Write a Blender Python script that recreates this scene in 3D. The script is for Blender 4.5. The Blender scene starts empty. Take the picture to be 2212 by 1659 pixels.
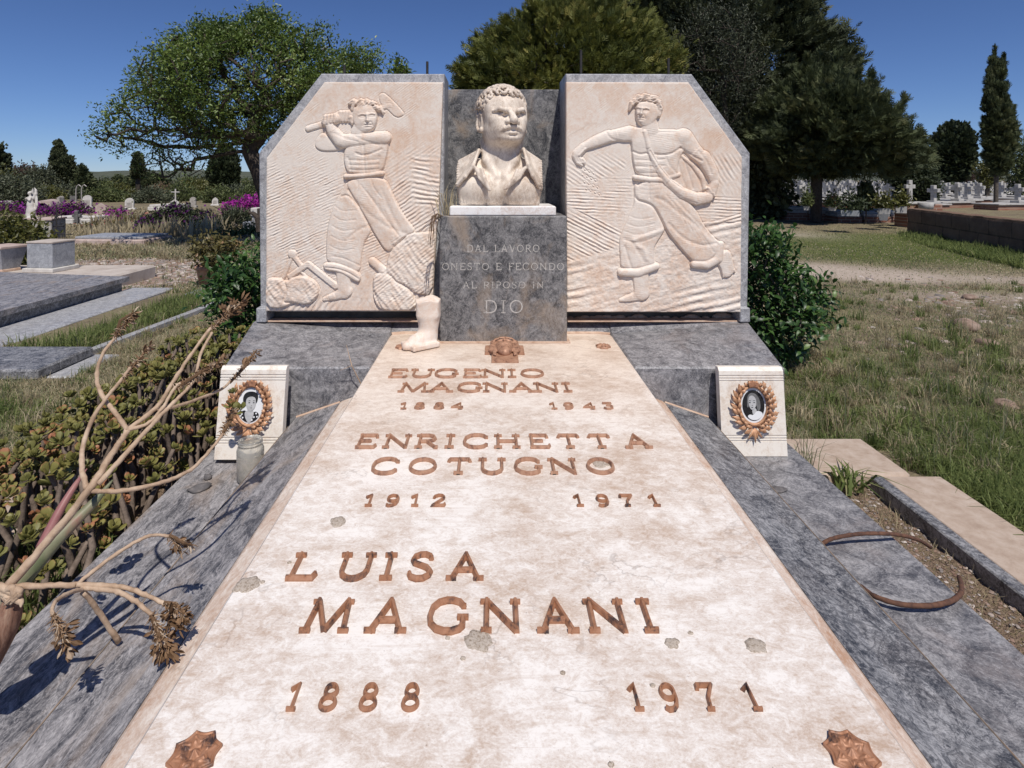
import bpy, math, random
import numpy as np
from math import radians, pi, sin, cos, sqrt
C = bpy.context.scene.collection
S = bpy.context.scene
rng = np.random.default_rng(7)
random.seed(7)

# ---------------------------------------------------------------- camera, sky, sun
F, U0, V0, ZC = 1250.0, 1066.0, 387.0, 1.2      # focal length / principal point in photo pixels (2212 wide), eye height
cam = bpy.data.cameras.new('camera'); camo = bpy.data.objects.new('camera', cam); C.objects.link(camo)
camo.location = (0, 0, ZC); camo.rotation_euler = (pi/2, 0, 0)
cam.sensor_width = 36; cam.lens = F/2212*36
cam.shift_x = (1106-U0)/2212; cam.shift_y = -(829.5-V0)/2212
cam.clip_start = .05; cam.clip_end = 5000
S.camera = camo
SUN = np.array([.25, -1.0, 1.6]); SUN /= np.linalg.norm(SUN)
w = bpy.data.worlds.new('World'); S.world = w; w.use_nodes = True
nt = w.node_tree
sky = nt.nodes.new('ShaderNodeTexSky'); sky.sky_type = 'NISHITA'; sky.sun_disc = False
sky.sun_elevation = math.asin(SUN[2]); sky.sun_rotation = math.atan2(SUN[0], SUN[1])
sky.altitude = 2300; sky.air_density = 1.0; sky.dust_density = 0.15; sky.ozone_density = 5.0
hs = nt.nodes.new('ShaderNodeMix'); hs.data_type = 'RGBA'; hs.blend_type = 'MULTIPLY'; hs.inputs[0].default_value = 1; hs.inputs[7].default_value = (.80, .90, 1.16, 1)   # polarised, deeper blue
nt.links.new(sky.outputs[0], hs.inputs[6]); nt.links.new(hs.outputs[2], nt.nodes['Background'].inputs[0])
nt.nodes['Background'].inputs[1].default_value = .072
sl = bpy.data.lights.new('sun', 'SUN'); so = bpy.data.objects.new('sun', sl); C.objects.link(so)
sl.energy = 4.2; sl.angle = radians(.53); sl.color = (1, .95, .88)
from mathutils import Vector
so.rotation_euler = Vector(SUN).to_track_quat('Z', 'Y').to_euler()
so.location = (3, -8, 14)
S.view_settings.view_transform = 'Standard'; S.view_settings.look = 'None'
S.view_settings.exposure = 0.0; S.view_settings.gamma = 1
S.cycles.max_bounces = 6; S.cycles.transparent_max_bounces = 8; S.cycles.diffuse_bounces = 3

def P(u, v, d):
    return np.array([(u-U0)/F*d, d, ZC-(v-V0)/F*d])
def G(u, v, z=0.0):
    return P(u, v, F*(ZC-z)/(v-V0))

# ---------------------------------------------------------------- object helpers
def meta(o, label, cat, group=None, kind=None):
    if label: o['label'] = label
    if cat: o['category'] = cat
    if group: o['group'] = group
    if kind: o['kind'] = kind
    return o
def thing(name, label, cat, loc=(0, 0, 0), group=None, rz=0):
    o = bpy.data.objects.new(name, None); C.objects.link(o)
    o.location = tuple(float(c) for c in loc); o.rotation_euler = (0, 0, rz); o.empty_display_size = .1
    return meta(o, label, cat, group)
def wloc(o):
    l = np.zeros(3)
    while o is not None:
        l = l + np.array(o.location); o = o.parent
    return l
def obj(name, V, Fc, mat, parent=None, smooth=False, label=None, cat=None, group=None, kind=None, local=False, attr=None, mi=None, auto=None):
    """link one mesh; V in world coordinates unless local"""
    V = np.asarray(V, dtype=np.float64).reshape(-1, 3)
    if parent is not None:
        off = np.zeros(3) if local else wloc(parent)
        origin = np.zeros(3)
    else:
        off = np.zeros(3) if local else np.array([(V[:, 0].min()+V[:, 0].max())/2, (V[:, 1].min()+V[:, 1].max())/2, V[:, 2].min()])
        origin = off
    V = V-off
    m = bpy.data.meshes.new(name)
    if isinstance(Fc, np.ndarray):
        n, k = Fc.shape
        m.vertices.add(len(V)); m.vertices.foreach_set('co', V.astype(np.float32).ravel())
        m.loops.add(n*k); m.loops.foreach_set('vertex_index', Fc.astype(np.int32).ravel())
        m.polygons.add(n); m.polygons.foreach_set('loop_start', np.arange(0, n*k, k, dtype=np.int32))
        m.polygons.foreach_set('loop_total', np.full(n, k, dtype=np.int32))
        m.update(calc_edges=True)
    else:
        m.from_pydata(V.tolist(), [], [list(map(int, f)) for f in Fc]); m.update()
    if smooth: m.polygons.foreach_set('use_smooth', np.ones(len(m.polygons), dtype=bool))
    for mm in (mat if isinstance(mat, (list, tuple)) else [mat]): m.materials.append(mm)
    if mi is not None: m.polygons.foreach_set('material_index', np.asarray(mi, dtype=np.int32))
    if attr is not None:
        a = m.attributes.new('tint', 'FLOAT', 'POINT'); a.data.foreach_set('value', np.asarray(attr, dtype=np.float32))
    if auto:
        try: m.set_sharp_from_angle(angle=auto)
        except Exception: pass
    o = bpy.data.objects.new(name, m); C.objects.link(o)
    if parent is not None: o.parent = parent
    else: o.location = origin
    return meta(o, label, cat, group, kind)
def dup(root, loc, rz=0, label=None, scale=None):
    r = root.copy(); C.objects.link(r); r.location = loc; r.rotation_euler = (0, 0, rz)
    if scale: r.scale = scale
    if label: r['label'] = label
    for ch in list(root.children):
        c = ch.copy(); C.objects.link(c); c.parent = r
        for g in ch.children:
            d = g.copy(); C.objects.link(d); d.parent = c
    return r

class MB:
    def __init__(s): s.v = []; s.f = []; s.n = 0; s.t = []
    def add(s, V, Fc, tint=None):
        V = np.asarray(V, float).reshape(-1, 3)
        s.v.append(V); s.f += [[int(i)+s.n for i in f] for f in Fc]; s.n += len(V)
        s.t.append(np.full(len(V), 0. if tint is None else tint)); return s
    def V(s): return np.concatenate(s.v)
    def box(s, x0, x1, y0, y1, z0, z1, ch=.004, rz=0, c=None):
        """box with chamfered edges"""
        cx, cy, cz = (x0+x1)/2, (y0+y1)/2, (z0+z1)/2
        h = np.array([abs(x1-x0), abs(y1-y0), abs(z1-z0)])/2; ch = min(ch, h.min()*.45)
        V = []; idx = {}
        for sx in (-1, 1):
            for sy in (-1, 1):
                for sz in (-1, 1):
                    for a in range(3):
                        p = h-ch; p[a] = h[a]; idx[(sx, sy, sz, a)] = len(V); V.append([sx*p[0], sy*p[1], sz*p[2]])
        Fc = []
        for a in range(3):
            b, c_ = (a+1) % 3, (a+2) % 3
            for sg in (-1, 1):
                q = []
                for (p, r) in ((-1, -1), (1, -1), (1, 1), (-1, 1)):
                    t = [0, 0, 0]; t[a] = sg; t[b] = p; t[c_] = r; q.append(idx[(*t, a)])
                Fc.append(q if sg > 0 else q[::-1])
            for p in (-1, 1):
                for r in (-1, 1):           # edge along axis a
                    t0 = [0, 0, 0]; t0[a] = -1; t0[b] = p; t0[c_] = r; t1 = list(t0); t1[a] = 1
                    q = [idx[(*t0, b)], idx[(*t1, b)], idx[(*t1, c_)], idx[(*t0, c_)]]
                    Fc.append(q if p*r > 0 else q[::-1])
        for sx in (-1, 1):
            for sy in (-1, 1):
                for sz in (-1, 1):
                    q = [idx[(sx, sy, sz, a)] for a in range(3)]
                    Fc.append(q if sx*sy*sz > 0 else q[::-1])
        V = np.array(V)
        if rz:
            R = np.array([[cos(rz), -sin(rz), 0], [sin(rz), cos(rz), 0], [0, 0, 1]]); V = V@R.T
        return s.add(V+[cx, cy, cz], Fc)
    def prism(s, poly, fa, fb, cap=True):
        """poly: 2-D points; fa, fb map a point to 3-D for the two ends"""
        n = len(poly); V = [fa(*p) for p in poly]+[fb(*p) for p in poly]
        Fc = [[i, (i+1) % n, n+(i+1) % n, n+i] for i in range(n)]
        if cap: Fc += [list(range(n))[::-1], [n+i for i in range(n)]]
        return s.add(V, Fc)
    def tube(s, pts, rad, n=7, tint=None, cap=True):
        pts = np.asarray(pts, float); k = len(pts)
        rad = np.full(k, rad) if np.isscalar(rad) else np.asarray(rad, float)
        T = np.gradient(pts, axis=0); T /= np.linalg.norm(T, axis=1)[:, None]+1e-12
        a = np.array([0, 0, 1.]) if abs(T[0, 2]) < .9 else np.array([1., 0, 0])
        V = []; ang = np.linspace(0, 2*pi, n, endpoint=False)
        u = np.cross(a, T[0]); u /= np.linalg.norm(u)
        for i in range(k):
            u = u-T[i]*np.dot(u, T[i]); u /= np.linalg.norm(u)+1e-12; v = np.cross(T[i], u)
            V.append(pts[i]+rad[i]*(np.cos(ang)[:, None]*u+np.sin(ang)[:, None]*v))
        V = np.concatenate(V); Fc = []
        for i in range(k-1):
            for j in range(n):
                Fc.append([i*n+j, i*n+(j+1) % n, (i+1)*n+(j+1) % n, (i+1)*n+j])
        if cap: Fc += [list(range(n))[::-1], [(k-1)*n+j for j in range(n)]]
        return s.add(V, Fc, tint)
    def lathe(s, prof, c=(0, 0, 0), n=24, a0=0, a1=2*pi):
        full = abs(a1-a0-2*pi) < 1e-6
        ang = np.linspace(a0, a1, n, endpoint=not full); k = len(prof)
        V = [[c[0]+r*cos(t), c[1]+r*sin(t), c[2]+z] for t in ang for r, z in prof]; Fc = []
        for i in range(n if full else n-1):
            j = (i+1) % n
            for q in range(k-1): Fc.append([i*k+q, j*k+q, j*k+q+1, i*k+q+1])
        return s.add(V, Fc)
    def ell(s, c, r, n=10, m=7, R=None):
        V = []; Fc = []
        for i in range(m+1):
            ph = pi*i/m
            for j in range(n): V.append([r[0]*sin(ph)*cos(2*pi*j/n), r[1]*sin(ph)*sin(2*pi*j/n), -r[2]*cos(ph)])
        for i in range(m):
            for j in range(n): Fc.append([i*n+j, i*n+(j+1) % n, (i+1)*n+(j+1) % n, (i+1)*n+j])
        V = np.array(V)
        if R is not None: V = V@np.asarray(R).T
        return s.add(V+np.asarray(c), Fc)
    def obj(s, name, mat, parent=None, **k):
        if 'tint' in k: k.pop('tint'); k['attr'] = np.concatenate(s.t)
        return obj(name, s.V(), s.f, mat, parent, **k)

def rotz(V, a, c=(0, 0)):
    V = np.array(V, float); x, y = V[:, 0]-c[0], V[:, 1]-c[1]
    V[:, 0] = c[0]+x*cos(a)-y*sin(a); V[:, 1] = c[1]+x*sin(a)+y*cos(a); return V

# ---------------------------------------------------------------- numeric noise
def vnoise(x, y, seed=0):
    r = np.random.default_rng(seed).random((256, 256))
    xi = np.floor(x).astype(int); yi = np.floor(y).astype(int); fx = x-xi; fy = y-yi
    fx = fx*fx*(3-2*fx); fy = fy*fy*(3-2*fy); g = lambda a, b: r[a % 256, b % 256]
    return (g(xi, yi)*(1-fx)+g(xi+1, yi)*fx)*(1-fy)+(g(xi, yi+1)*(1-fx)+g(xi+1, yi+1)*fx)*fy
def fbm(x, y, seed=0, o=4, rough=.5):
    t = 0; a = 1; n = 0
    for i in range(o):
        t = t+a*vnoise(x*2**i, y*2**i, seed+i*17); n += a; a *= rough
    return t/n

# ---------------------------------------------------------------- materials
class NT:
    def __init__(s, name):
        s.m = bpy.data.materials.new(name); s.m.use_nodes = True; s.t = s.m.node_tree; s.b = s.t.nodes['Principled BSDF']
        s.co = s.t.nodes.new('ShaderNodeTexCoord').outputs['Object']
    def n(s, ty, **k):
        nd = s.t.nodes.new(ty)
        for a, b in k.items(): setattr(nd, a, b)
        return nd
    def L(s, a, b):
        if hasattr(a, 'node'): s.t.links.new(a, b)
        else: b.default_value = a
    def map(s, scale, rot=(0, 0, 0), src=None):
        m = s.n('ShaderNodeMapping'); m.inputs['Scale'].default_value = scale; m.inputs['Rotation'].default_value = rot
        s.L(src or s.co, m.inputs[0]); return m.outputs[0]
    def noise(s, scale, detail=6, rough=.6, dist=0, co=None, off=None):
        n = s.n('ShaderNodeTexNoise'); n.inputs['Scale'].default_value = scale; n.inputs['Detail'].default_value = detail
        n.inputs['Roughness'].default_value = rough; n.inputs['Distortion'].default_value = dist
        s.L(co or s.co, n.inputs['Vector']); return n.outputs['Fac']
    def voro(s, scale, co=None, feat='F1'):
        n = s.n('ShaderNodeTexVoronoi', feature=feat); n.inputs['Scale'].default_value = scale
        s.L(co or s.co, n.inputs['Vector']); return n
    def ramp(s, f, st, interp='LINEAR'):
        r = s.n('ShaderNodeValToRGB'); r.color_ramp.interpolation = interp
        e = r.color_ramp.elements
        while len(e) < len(st): e.new(.5)
        for i, (p, c) in enumerate(st):
            e[i].position = p; e[i].color = (*c, 1) if not np.isscalar(c) else (c, c, c, 1)
        s.L(f, r.inputs[0]); return r.outputs[0]
    def mix(s, f, a, b, mode='MIX'):
        m = s.n('ShaderNodeMix', data_type='RGBA', blend_type=mode)
        s.L(f, m.inputs[0])
        for x, i in ((a, 6), (b, 7)): s.L(x if hasattr(x, 'node') else (*x, 1), m.inputs[i])
        return m.outputs[2]
    def math(s, op, a, b=0.0, c=None):
        m = s.n('ShaderNodeMath', operation=op); s.L(a, m.inputs[0]); s.L(b, m.inputs[1])
        if c is not None: s.L(c, m.inputs[2])
        return m.outputs[0]
    def vein(s, scale, w=.03, detail=5, dist=.6, co=None):
        f = s.noise(scale, detail, .55, dist, co)
        a = s.math('ABSOLUTE', s.math('SUBTRACT', f, .5))
        return s.ramp(a, [(0, 1.), (w, 0.)])
    def attr(s, name='tint'):
        a = s.n('ShaderNodeAttribute', attribute_name=name); return a.outputs['Fac']
    def bump(s, h, strength=.3, dist=.01):
        b = s.n('ShaderNodeBump'); b.inputs['Strength'].default_value = strength; b.inputs['Distance'].default_value = dist
        s.L(h, b.inputs['Height']); s.L(b.outputs[0], s.b.inputs['Normal'])
    def out(s, col, rough=.6, spec=.5, metal=0):
        s.L(col if hasattr(col, 'node') else (*col, 1), s.b.inputs['Base Color']); s.L(rough, s.b.inputs['Roughness'])
        s.b.inputs['Specular IOR Level'].default_value = spec; s.b.inputs['Metallic'].default_value = metal
        return s.m
def white_marble(name, base, stain, dark, amt=.5, stretch=(1, 2.2, 1), rot=0, scale=1.0, rough=.42, far=None, streak=0):
    t = NT(name); co = t.map(stretch, (0, 0, rot))
    big = t.noise(2.6*scale, 4, .6, .4, co)
    mid = t.noise(19*scale, 10, .78, .7, co)
    fine = t.noise(110*scale, 6, .8, .3, co)
    f = t.math('ADD', t.math('MULTIPLY', big, .50), t.math('ADD', t.math('MULTIPLY', mid, .58), t.math('MULTIPLY', fine, .37)))
    f = t.ramp(f, [(.70-.10*amt, 0.), (.92-.08*amt, 1.)])
    if far:                                      # the stone is peachier towards the head of the tomb
        sx = t.n('ShaderNodeSeparateXYZ'); t.L(t.co, sx.inputs[0]); g = t.math('ADD', t.math('MULTIPLY', sx.outputs[1], .55), t.math('MULTIPLY', t.noise(1.5, 4, .6), .5))
        base = t.mix(t.ramp(g, [(.12, 0.), (.72, 1.)]), base, far)
    col = t.mix(f, base, stain)
    if streak:
        sm = t.map((1.2, 16, 3)); s2 = t.ramp(t.noise(5, 8, .75, .6, sm), [(.54, 0.), (.70, 1.)])
        col = t.mix(t.math('MULTIPLY', s2, streak), col, stain)
    v = t.math('MULTIPLY', t.vein(3*scale, .010, 4, .35, co), t.ramp(t.noise(3*scale, 3, .5), [(.5, 0.), (.68, 1.)]))
    col = t.mix(t.math('MULTIPLY', v, .42), col, dark)
    sp = t.ramp(t.noise(160, 2, .5), [(.72, 0.), (.78, 1.)])
    col = t.mix(t.math('MULTIPLY', sp, .5), col, dark)
    t.bump(t.noise(220, 4, .6), .08, .002)
    return t.out(col, rough, .35)
def grey_marble(name, lo, hi, tan=(.25, .2, .155), tamt=.35, stretch=(1, 1, 1), rot=0, scale=1.0, rough=.45, crack=.3):
    t = NT(name); co = t.map(stretch, (0, 0, rot))
    f = t.math('ADD', t.math('MULTIPLY', t.noise(9*scale, 10, .80, 1.0, co), .58), t.math('MULTIPLY', t.noise(80*scale, 7, .8, .8, co), .42))
    col = t.mix(t.ramp(f, [(.43, 0.), (.58, 1.)]), lo, hi)
    v = t.vein(9*scale, .02, 9, 2.2, co)
    col = t.mix(t.math('MULTIPLY', v, .35), col, tuple(min(1, c*1.55) for c in hi))
    v2 = t.math('MAXIMUM', t.vein(5*scale, .016, 8, 1.0, co), t.vein(16*scale, .03, 6, .7, co))
    col = t.mix(t.math('MULTIPLY', v2, crack), col, tuple(c*.7 for c in lo))
    b = t.ramp(t.noise(3.2*scale, 6, .65, .6, co), [(.52, 0.), (.68, 1.)])
    col = t.mix(t.math('MULTIPLY', b, tamt), col, tan)
    sp = t.ramp(t.noise(300, 2, .5), [(.66, 0.), (.74, 1.)])
    col = t.mix(t.math('MULTIPLY', sp, .3), col, tuple(min(1, c*1.9) for c in hi))
    t.bump(t.noise(260, 3, .6), .06, .002)
    return t.out(col, rough, .4)
def simple(name, cols, scale=20, rough=.7, bump=.2, detail=5, spec=.3, bscale=None, bd=.004):
    t = NT(name); n = t.noise(scale, detail, .65, .3)
    k = len(cols); st = [(.3+.4*i/(k-1 or 1), c) for i, c in enumerate(cols)]
    col = t.ramp(n, st) if k > 1 else cols[0]
    if bump: t.bump(t.noise(bscale or scale*3, 5, .65), bump, bd)
    return t.out(col, rough, spec)
def leafmat(name, lo, hi, rough=.45, trans=.25, spec=.45, third=None):
    """leaf colours vary from leaf to leaf by the point attribute tint"""
    t = NT(name); a = t.attr()
    st = [(0, lo), (1, hi)] if third is None else [(0, lo), (.8, hi), (1, third)]
    col = t.ramp(a, st); t.out(col, rough, spec)
    tr = t.n('ShaderNodeBsdfTranslucent'); t.L(t.mix(.5, col, hi), tr.inputs[0])
    mx = t.n('ShaderNodeMixShader'); mx.inputs[0].default_value = trans
    t.L(t.b.outputs[0], mx.inputs[1]); t.L(tr.outputs[0], mx.inputs[2])
    t.L(mx.outputs[0], t.t.nodes['Material Output'].inputs[0]); return t.m

M = {}
M['slab'] = white_marble('slab_marble', (.86, .815, .765), (.49, .36, .27), (.17, .105, .075), .57, (1, 1.45, 1), 0, 2.0, .42, (.77, .65, .54), .40)
M['slabside'] = white_marble('slab_edge_marble', (.80, .72, .64), (.46, .28, .18), (.20, .11, .07), .95, (1, .6, 2), 0, 1.6)
M['cream'] = white_marble('carved_marble', (.76, .675, .595), (.64, .43, .30), (.40, .26, .18), .52, (1, 1, 1), .4, .75, .6)
M['bust'] = white_marble('bust_marble', (.80, .705, .60), (.40, .29, .21), (.14, .11, .095), .48, (1.5, 1.5, .8), 0, 2.4, .5)
M['white'] = white_marble('white_marble', (.84, .82, .80), (.55, .42, .34), (.4, .3, .24), -.05, (1, 1, 1), 0, 1.5)
M['plaque'] = white_marble('plaque_marble', (.82, .76, .68), (.58, .45, .34), (.4, .28, .2), .1, (1, 1, 1), 0, 2)
M['greyA'] = grey_marble('grey_marble_plinth', (.040, .042, .050), (.36, .355, .36), (.24, .19, .155), .12, (1.15, 1, 1), .5, 1.6, .45, .7)
M['greyB'] = grey_marble('grey_marble_block', (.075, .075, .084), (.36, .35, .355), (.27, .22, .20), .35, (1, 1, 1), 0, 1.6, .45, .4)
M['greyC'] = grey_marble('grey_marble_pedestal', (.042, .042, .046), (.28, .27, .265), (.36, .27, .19), .6, (1, 1, .8), .6, 1.7)
M['greyL'] = grey_marble('grey_marble_tan', (.060, .060, .068), (.42, .40, .40), (.31, .235, .175), .6, (2.2, .8, 1), -.5, 1.3)
M['greyF'] = grey_marble('grey_marble_frame', (.20, .20, .215), (.52, .52, .53), (.42, .37, .32), .3, (1, 1, 1), .3, 2.2)
M['mortar'] = simple('mortar', [(.42, .27, .19), (.55, .39, .29), (.62, .47, .36)], 30, .9, .3)
M['joint'] = simple('joint_filler', [(.15, .12, .095), (.24, .19, .15), (.30, .22, .165)], 25, .95, 0)
M['dark_mortar'] = simple('dark_recess_stone', [(.10, .085, .07), (.22, .19, .16)], 14, .9, .3)
def bronze(name, a, b, c):
    t = NT(name); n = t.noise(55, 5, .6, .3)
    col = t.ramp(n, [(.34, c), (.48, a), (.7, b)])
    t.bump(t.noise(300, 3, .6), .15, .001); return t.out(col, .5, .35, .15)
M['bronze'] = bronze('bronze_letters', (.35, .165, .09), (.44, .235, .145), (.06, .042, .04))
M['bronze3'] = bronze('wreath_copper', (.50, .27, .15), (.60, .36, .22), (.26, .12, .06))
M['bronze2'] = bronze('pale_bronze', (.40, .215, .135), (.47, .28, .185), (.20, .105, .07))
# ================================================================ the tomb
XC = .03                                         # axis of the tomb
def zs(y): return .525+.0176*y                    # top of the white slab
def SL(u, v):                                     # photo pixel -> point of the slab's top
    y = 844/(v-365); return np.array([(u-U0)/F*y, y, zs(y)])

# ---- white slab
slab = thing('tomb_slab', 'long white marble tomb slab with brown stains and raised bronze names', 'tomb slab', (XC, 1.4, .5))
mb = MB(); Y0, Y1 = .42, 2.375
def ring(dx, dz, e): # outline with cut far corners
    c = .022
    return [(XC-.45-dx, Y0-e), (XC+.45+dx, Y0-e), (XC+.45+dx, Y1-c+e), (XC+.45-c+dx, Y1+e), (XC-.45+c-dx, Y1+e), (XC-.45-dx, Y1-c+e)], dz
rs = [ring(.0, -.08, 0), ring(.0, -.005, 0), ring(-.005, 0, -.005)]
V = [[x, y, zs(y)+dz] for pl, dz in rs for x, y in pl]; n = 6
Fc = [[k*n+i, k*n+(i+1) % n, (k+1)*n+(i+1) % n, (k+1)*n+i] for k in range(2) for i in range(n)]+[[2*n+i for i in range(n)]]
mb.add(V, Fc); mb.obj('slab_top', M['slab'], slab)
for sg in (-1, 1):
    mb = MB()
    pr = [(.4505, -.079), (.462, -.083), (.545, -.114), (.552, -.120), (.552, -.17), (.4505, -.17)]
    mb.prism(pr, lambda a, b: (XC+sg*a, Y0-.02, zs(Y0)+b), lambda a, b: (XC+sg*a, 1.967, zs(1.967)+b))
    mb.obj('edge_moulding', M['slabside'], slab)

# ---- bronze letters: strokes swept with a ridge section
GL = {
 'A': (.95, [[(.11, 0), (.475, 1)], [(.475, 1), (.84, 0)], [(.25, .36), (.70, .36)]], [(.11, 0, .14), (.84, 0, .14)]),
 'C': (.95, [[(.90, .78), (.80, .92), (.62, .99), (.45, .99), (.26, .92), (.11, .74), (.07, .5), (.11, .26), (.26, .08), (.45, .01), (.62, .01), (.80, .08), (.90, .22)]], [(.90, .80, .06), (.90, .2, .06)]),
 'D': (.95, [[(.16, 0), (.16, 1)], [(.16, .96), (.5, .96), (.74, .86), (.86, .66), (.88, .5), (.86, .34), (.74, .14), (.5, .04), (.16, .04)]], [(.10, 0, .12), (.10, 1, .12)]),
 'E': (.80, [[(.18, 0), (.18, 1)], [(.10, .96), (.74, .96), (.78, .80)], [(.18, .52), (.58, .52)], [(.10, .04), (.76, .04), (.82, .2)]], [(.58, .52, .03)]),
 'F': (.74, [[(.18, 0), (.18, 1)], [(.10, .96), (.72, .96), (.74, .80)], [(.18, .52), (.56, .52)]], [(.18, 0, .14)]),
 'G': (1.0, [[(.90, .78), (.80, .92), (.62, .99), (.45, .99), (.26, .92), (.11, .74), (.07, .5), (.11, .26), (.26, .08), (.45, .01), (.62, .01), (.80, .08), (.88, .18), (.88, .42)]], [(.88, .44, .14), (.90, .80, .05)]),
 'H': (1.0, [[(.16, 0), (.16, 1)], [(.84, 0), (.84, 1)], [(.16, .5), (.84, .5)]], [(.16, 0, .15), (.84, 0, .15), (.16, 1, .15), (.84, 1, .15)]),
 'I': (.40, [[(.2, 0), (.2, 1)]], [(.2, 0, .17), (.2, 1, .17)]),
 'L': (.78, [[(.18, 0), (.18, 1)], [(.06, .04), (.74, .04), (.80, .22)]], [(.18, 1, .15)]),
 'M': (1.15, [[(.12, 0), (.20, 1)], [(.20, 1), (.575, .04)], [(.575, .04), (.95, 1)], [(.95, 1), (1.03, 0)]], [(.12, 0, .13), (1.03, 0, .13), (.16, 1, .10), (.99, 1, .10)]),
 'N': (1.0, [[(.14, 0), (.14, 1)], [(.14, .98), (.86, .02)], [(.86, 0), (.86, 1)]], [(.14, 0, .13), (.10, 1, .12), (.86, 1, .13)]),
 'O': (1.0, 'O', []),
 'P': (.78, [[(.18, 0), (.18, 1)], [(.18, .96), (.52, .96), (.68, .88), (.74, .73), (.68, .57), (.52, .48), (.18, .48)]], [(.18, 0, .14), (.12, 1, .1)]),
 'R': (.88, [[(.18, 0), (.18, 1)], [(.18, .96), (.52, .96), (.68, .88), (.74, .73), (.68, .57), (.52, .48), (.18, .48)], [(.45, .48), (.80, .03), (.9, .03)]], [(.18, 0, .14), (.12, 1, .1)]),
 'S': (.72, [[(.62, .80), (.60, .90), (.46, .98), (.30, .97), (.16, .88), (.12, .75), (.18, .62), (.36, .53), (.54, .44), (.64, .30), (.60, .14), (.46, .03), (.30, .01), (.14, .08), (.08, .22)]], [(.62, .83, .05), (.09, .18, .05)]),
 'T': (.90, [[(.45, 0), (.45, 1)], [(.06, .82), (.12, .96), (.78, .96), (.84, .82)]], [(.45, 0, .16)]),
 'U': (1.0, [[(.16, 1), (.16, .34), (.22, .16), (.36, .04), (.5, .01), (.64, .04), (.78, .16), (.84, .34), (.84, 1)]], [(.16, 1, .15), (.84, 1, .15)]),
 'V': (.95, [[(.11, 1), (.475, 0)], [(.475, 0), (.84, 1)]], [(.11, 1, .14), (.84, 1, .14)]),
 '1': (.46, [[(.06, .76), (.28, .96), (.28, 0)]], [(.28, 0, .16)]),
 '2': (.66, [[(.10, .72), (.14, .86), (.30, .97), (.46, .95), (.56, .82), (.54, .66), (.40, .46), (.10, .05), (.60, .05), (.64, .2)]], []),
 '3': (.64, [[(.08, .96), (.54, .96), (.30, .58), (.48, .54), (.57, .38), (.54, .16), (.38, .02), (.20, .03), (.07, .16)]], []),
 '4': (.70, [[(.50, 0), (.50, .96), (.05, .30), (.66, .30)]], [(.50, 0, .13)]),
 '7': (.62, [[(.06, .78), (.08, .95), (.58, .95), (.34, .5), (.28, 0)]], [(.28, 0, .13)]),
 '8': (.66, '8', []),
 '9': (.66, '9', []),
}
def circ(cx, cy, rx, ry, a0=0, a1=360, n=22):
    return [(cx+rx*cos(radians(a0+(a1-a0)*i/n)), cy+ry*sin(radians(a0+(a1-a0)*i/n))) for i in range(n+(0 if a1-a0 >= 360 else 1))]
def glyph(ch):
    w_, st, se = GL[ch]; cl = []
    if st == 'O': st = []; cl = [circ(.5, .5, .44, .46)]
    elif st == '8': st = []; cl = [circ(.33, .74, .20, .215), circ(.33, .275, .25, .235)]
    elif st == '9': cl = [circ(.32, .69, .23, .26)]; st = [[(.55, .66), (.55, .42), (.49, .20), (.36, .05), (.2, .02), (.10, .10)]]
    return w_, st, cl, se
def sweep2(mb, pts, closed, wd, t, top=.42, cap=0.0):
    """ridge-section stroke along a flat polyline, z from 0 to t"""
    p = np.array(pts, float); k = len(p)
    if closed: T0 = p-np.roll(p, 1, 0); T1 = np.roll(p, -1, 0)-p
    else:
        d = np.diff(p, axis=0); T0 = np.vstack([d[:1], d]); T1 = np.vstack([d, d[-1:]])
    T0 = T0/np.linalg.norm(T0, axis=1)[:, None]; T1 = T1/np.linalg.norm(T1, axis=1)[:, None]
    N0 = np.c_[-T0[:, 1], T0[:, 0]]; N1 = np.c_[-T1[:, 1], T1[:, 0]]
    B = N0+N1; B /= np.linalg.norm(B, axis=1)[:, None]; B /= np.clip((B*N0).sum(1), .55, 1)[:, None]
    V = []
    for i in range(k):
        for o, z in ((wd/2, 0), (wd/2, t*.35), (wd/2*top, t), (-wd/2*top, t), (-wd/2, t*.35), (-wd/2, 0)):
            V.append([p[i, 0]+B[i, 0]*o, p[i, 1]+B[i, 1]*o, z])
    Fc = []
    for i in range(k if closed else k-1):
        j = (i+1) % k
        for q in range(5): Fc.append([i*6+q, j*6+q, j*6+q+1, i*6+q+1])
    if not closed: Fc += [[0, 1, 2, 3, 4, 5], [(k-1)*6+5-q for q in range(6)]]
    mb.add(V, Fc)
def letter_mesh(ch, h, wd=.15, t=.2, wscale=1.0, serif=.11):
    mb = MB(); w_, st, cl, se = glyph(ch); e = .0
    for s_ in st: sweep2(mb, [((x)*wscale, y) for x, y in s_], False, wd, t-e); e += .004
    for s_ in cl: sweep2(mb, [((x)*wscale, y) for x, y in s_], True, wd, t-e); e += .004
    for x, y, hl in se:
        y2 = min(max(y, .045), .955); mb_ = [((x-hl)*wscale, y2), ((x+hl)*wscale, y2)]; sweep2(mb, mb_, False, serif, t*.93-e, .6); e += .004
    V = mb.V(); V[:, 0] -= w_*wscale/2; return V*h, mb.f
def row(txt, us, v0, v1, wsc=1.0, mat='bronze', wd=.142, serif=.10):
    for ch, u in zip(txt, us):
        a = SL(u, v0); b = SL(u, v1); h = b[1]-a[1]
        x = SL(u, (v0+v1)/2)[0]
        V, Fc = letter_mesh(ch, h, wd, min(.16, .0085/h), wsc, serif)
        V = np.c_[V[:, 0]+x, V[:, 1]+a[1], zs(a[1]+V[:, 1])+V[:, 2]-.0005]
        obj('letter', V, Fc, M[mat], slab)
c4 = lambda x: (800+x/2.765)*.8848
c5 = lambda x: (500+x/2.655)*.8848
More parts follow.
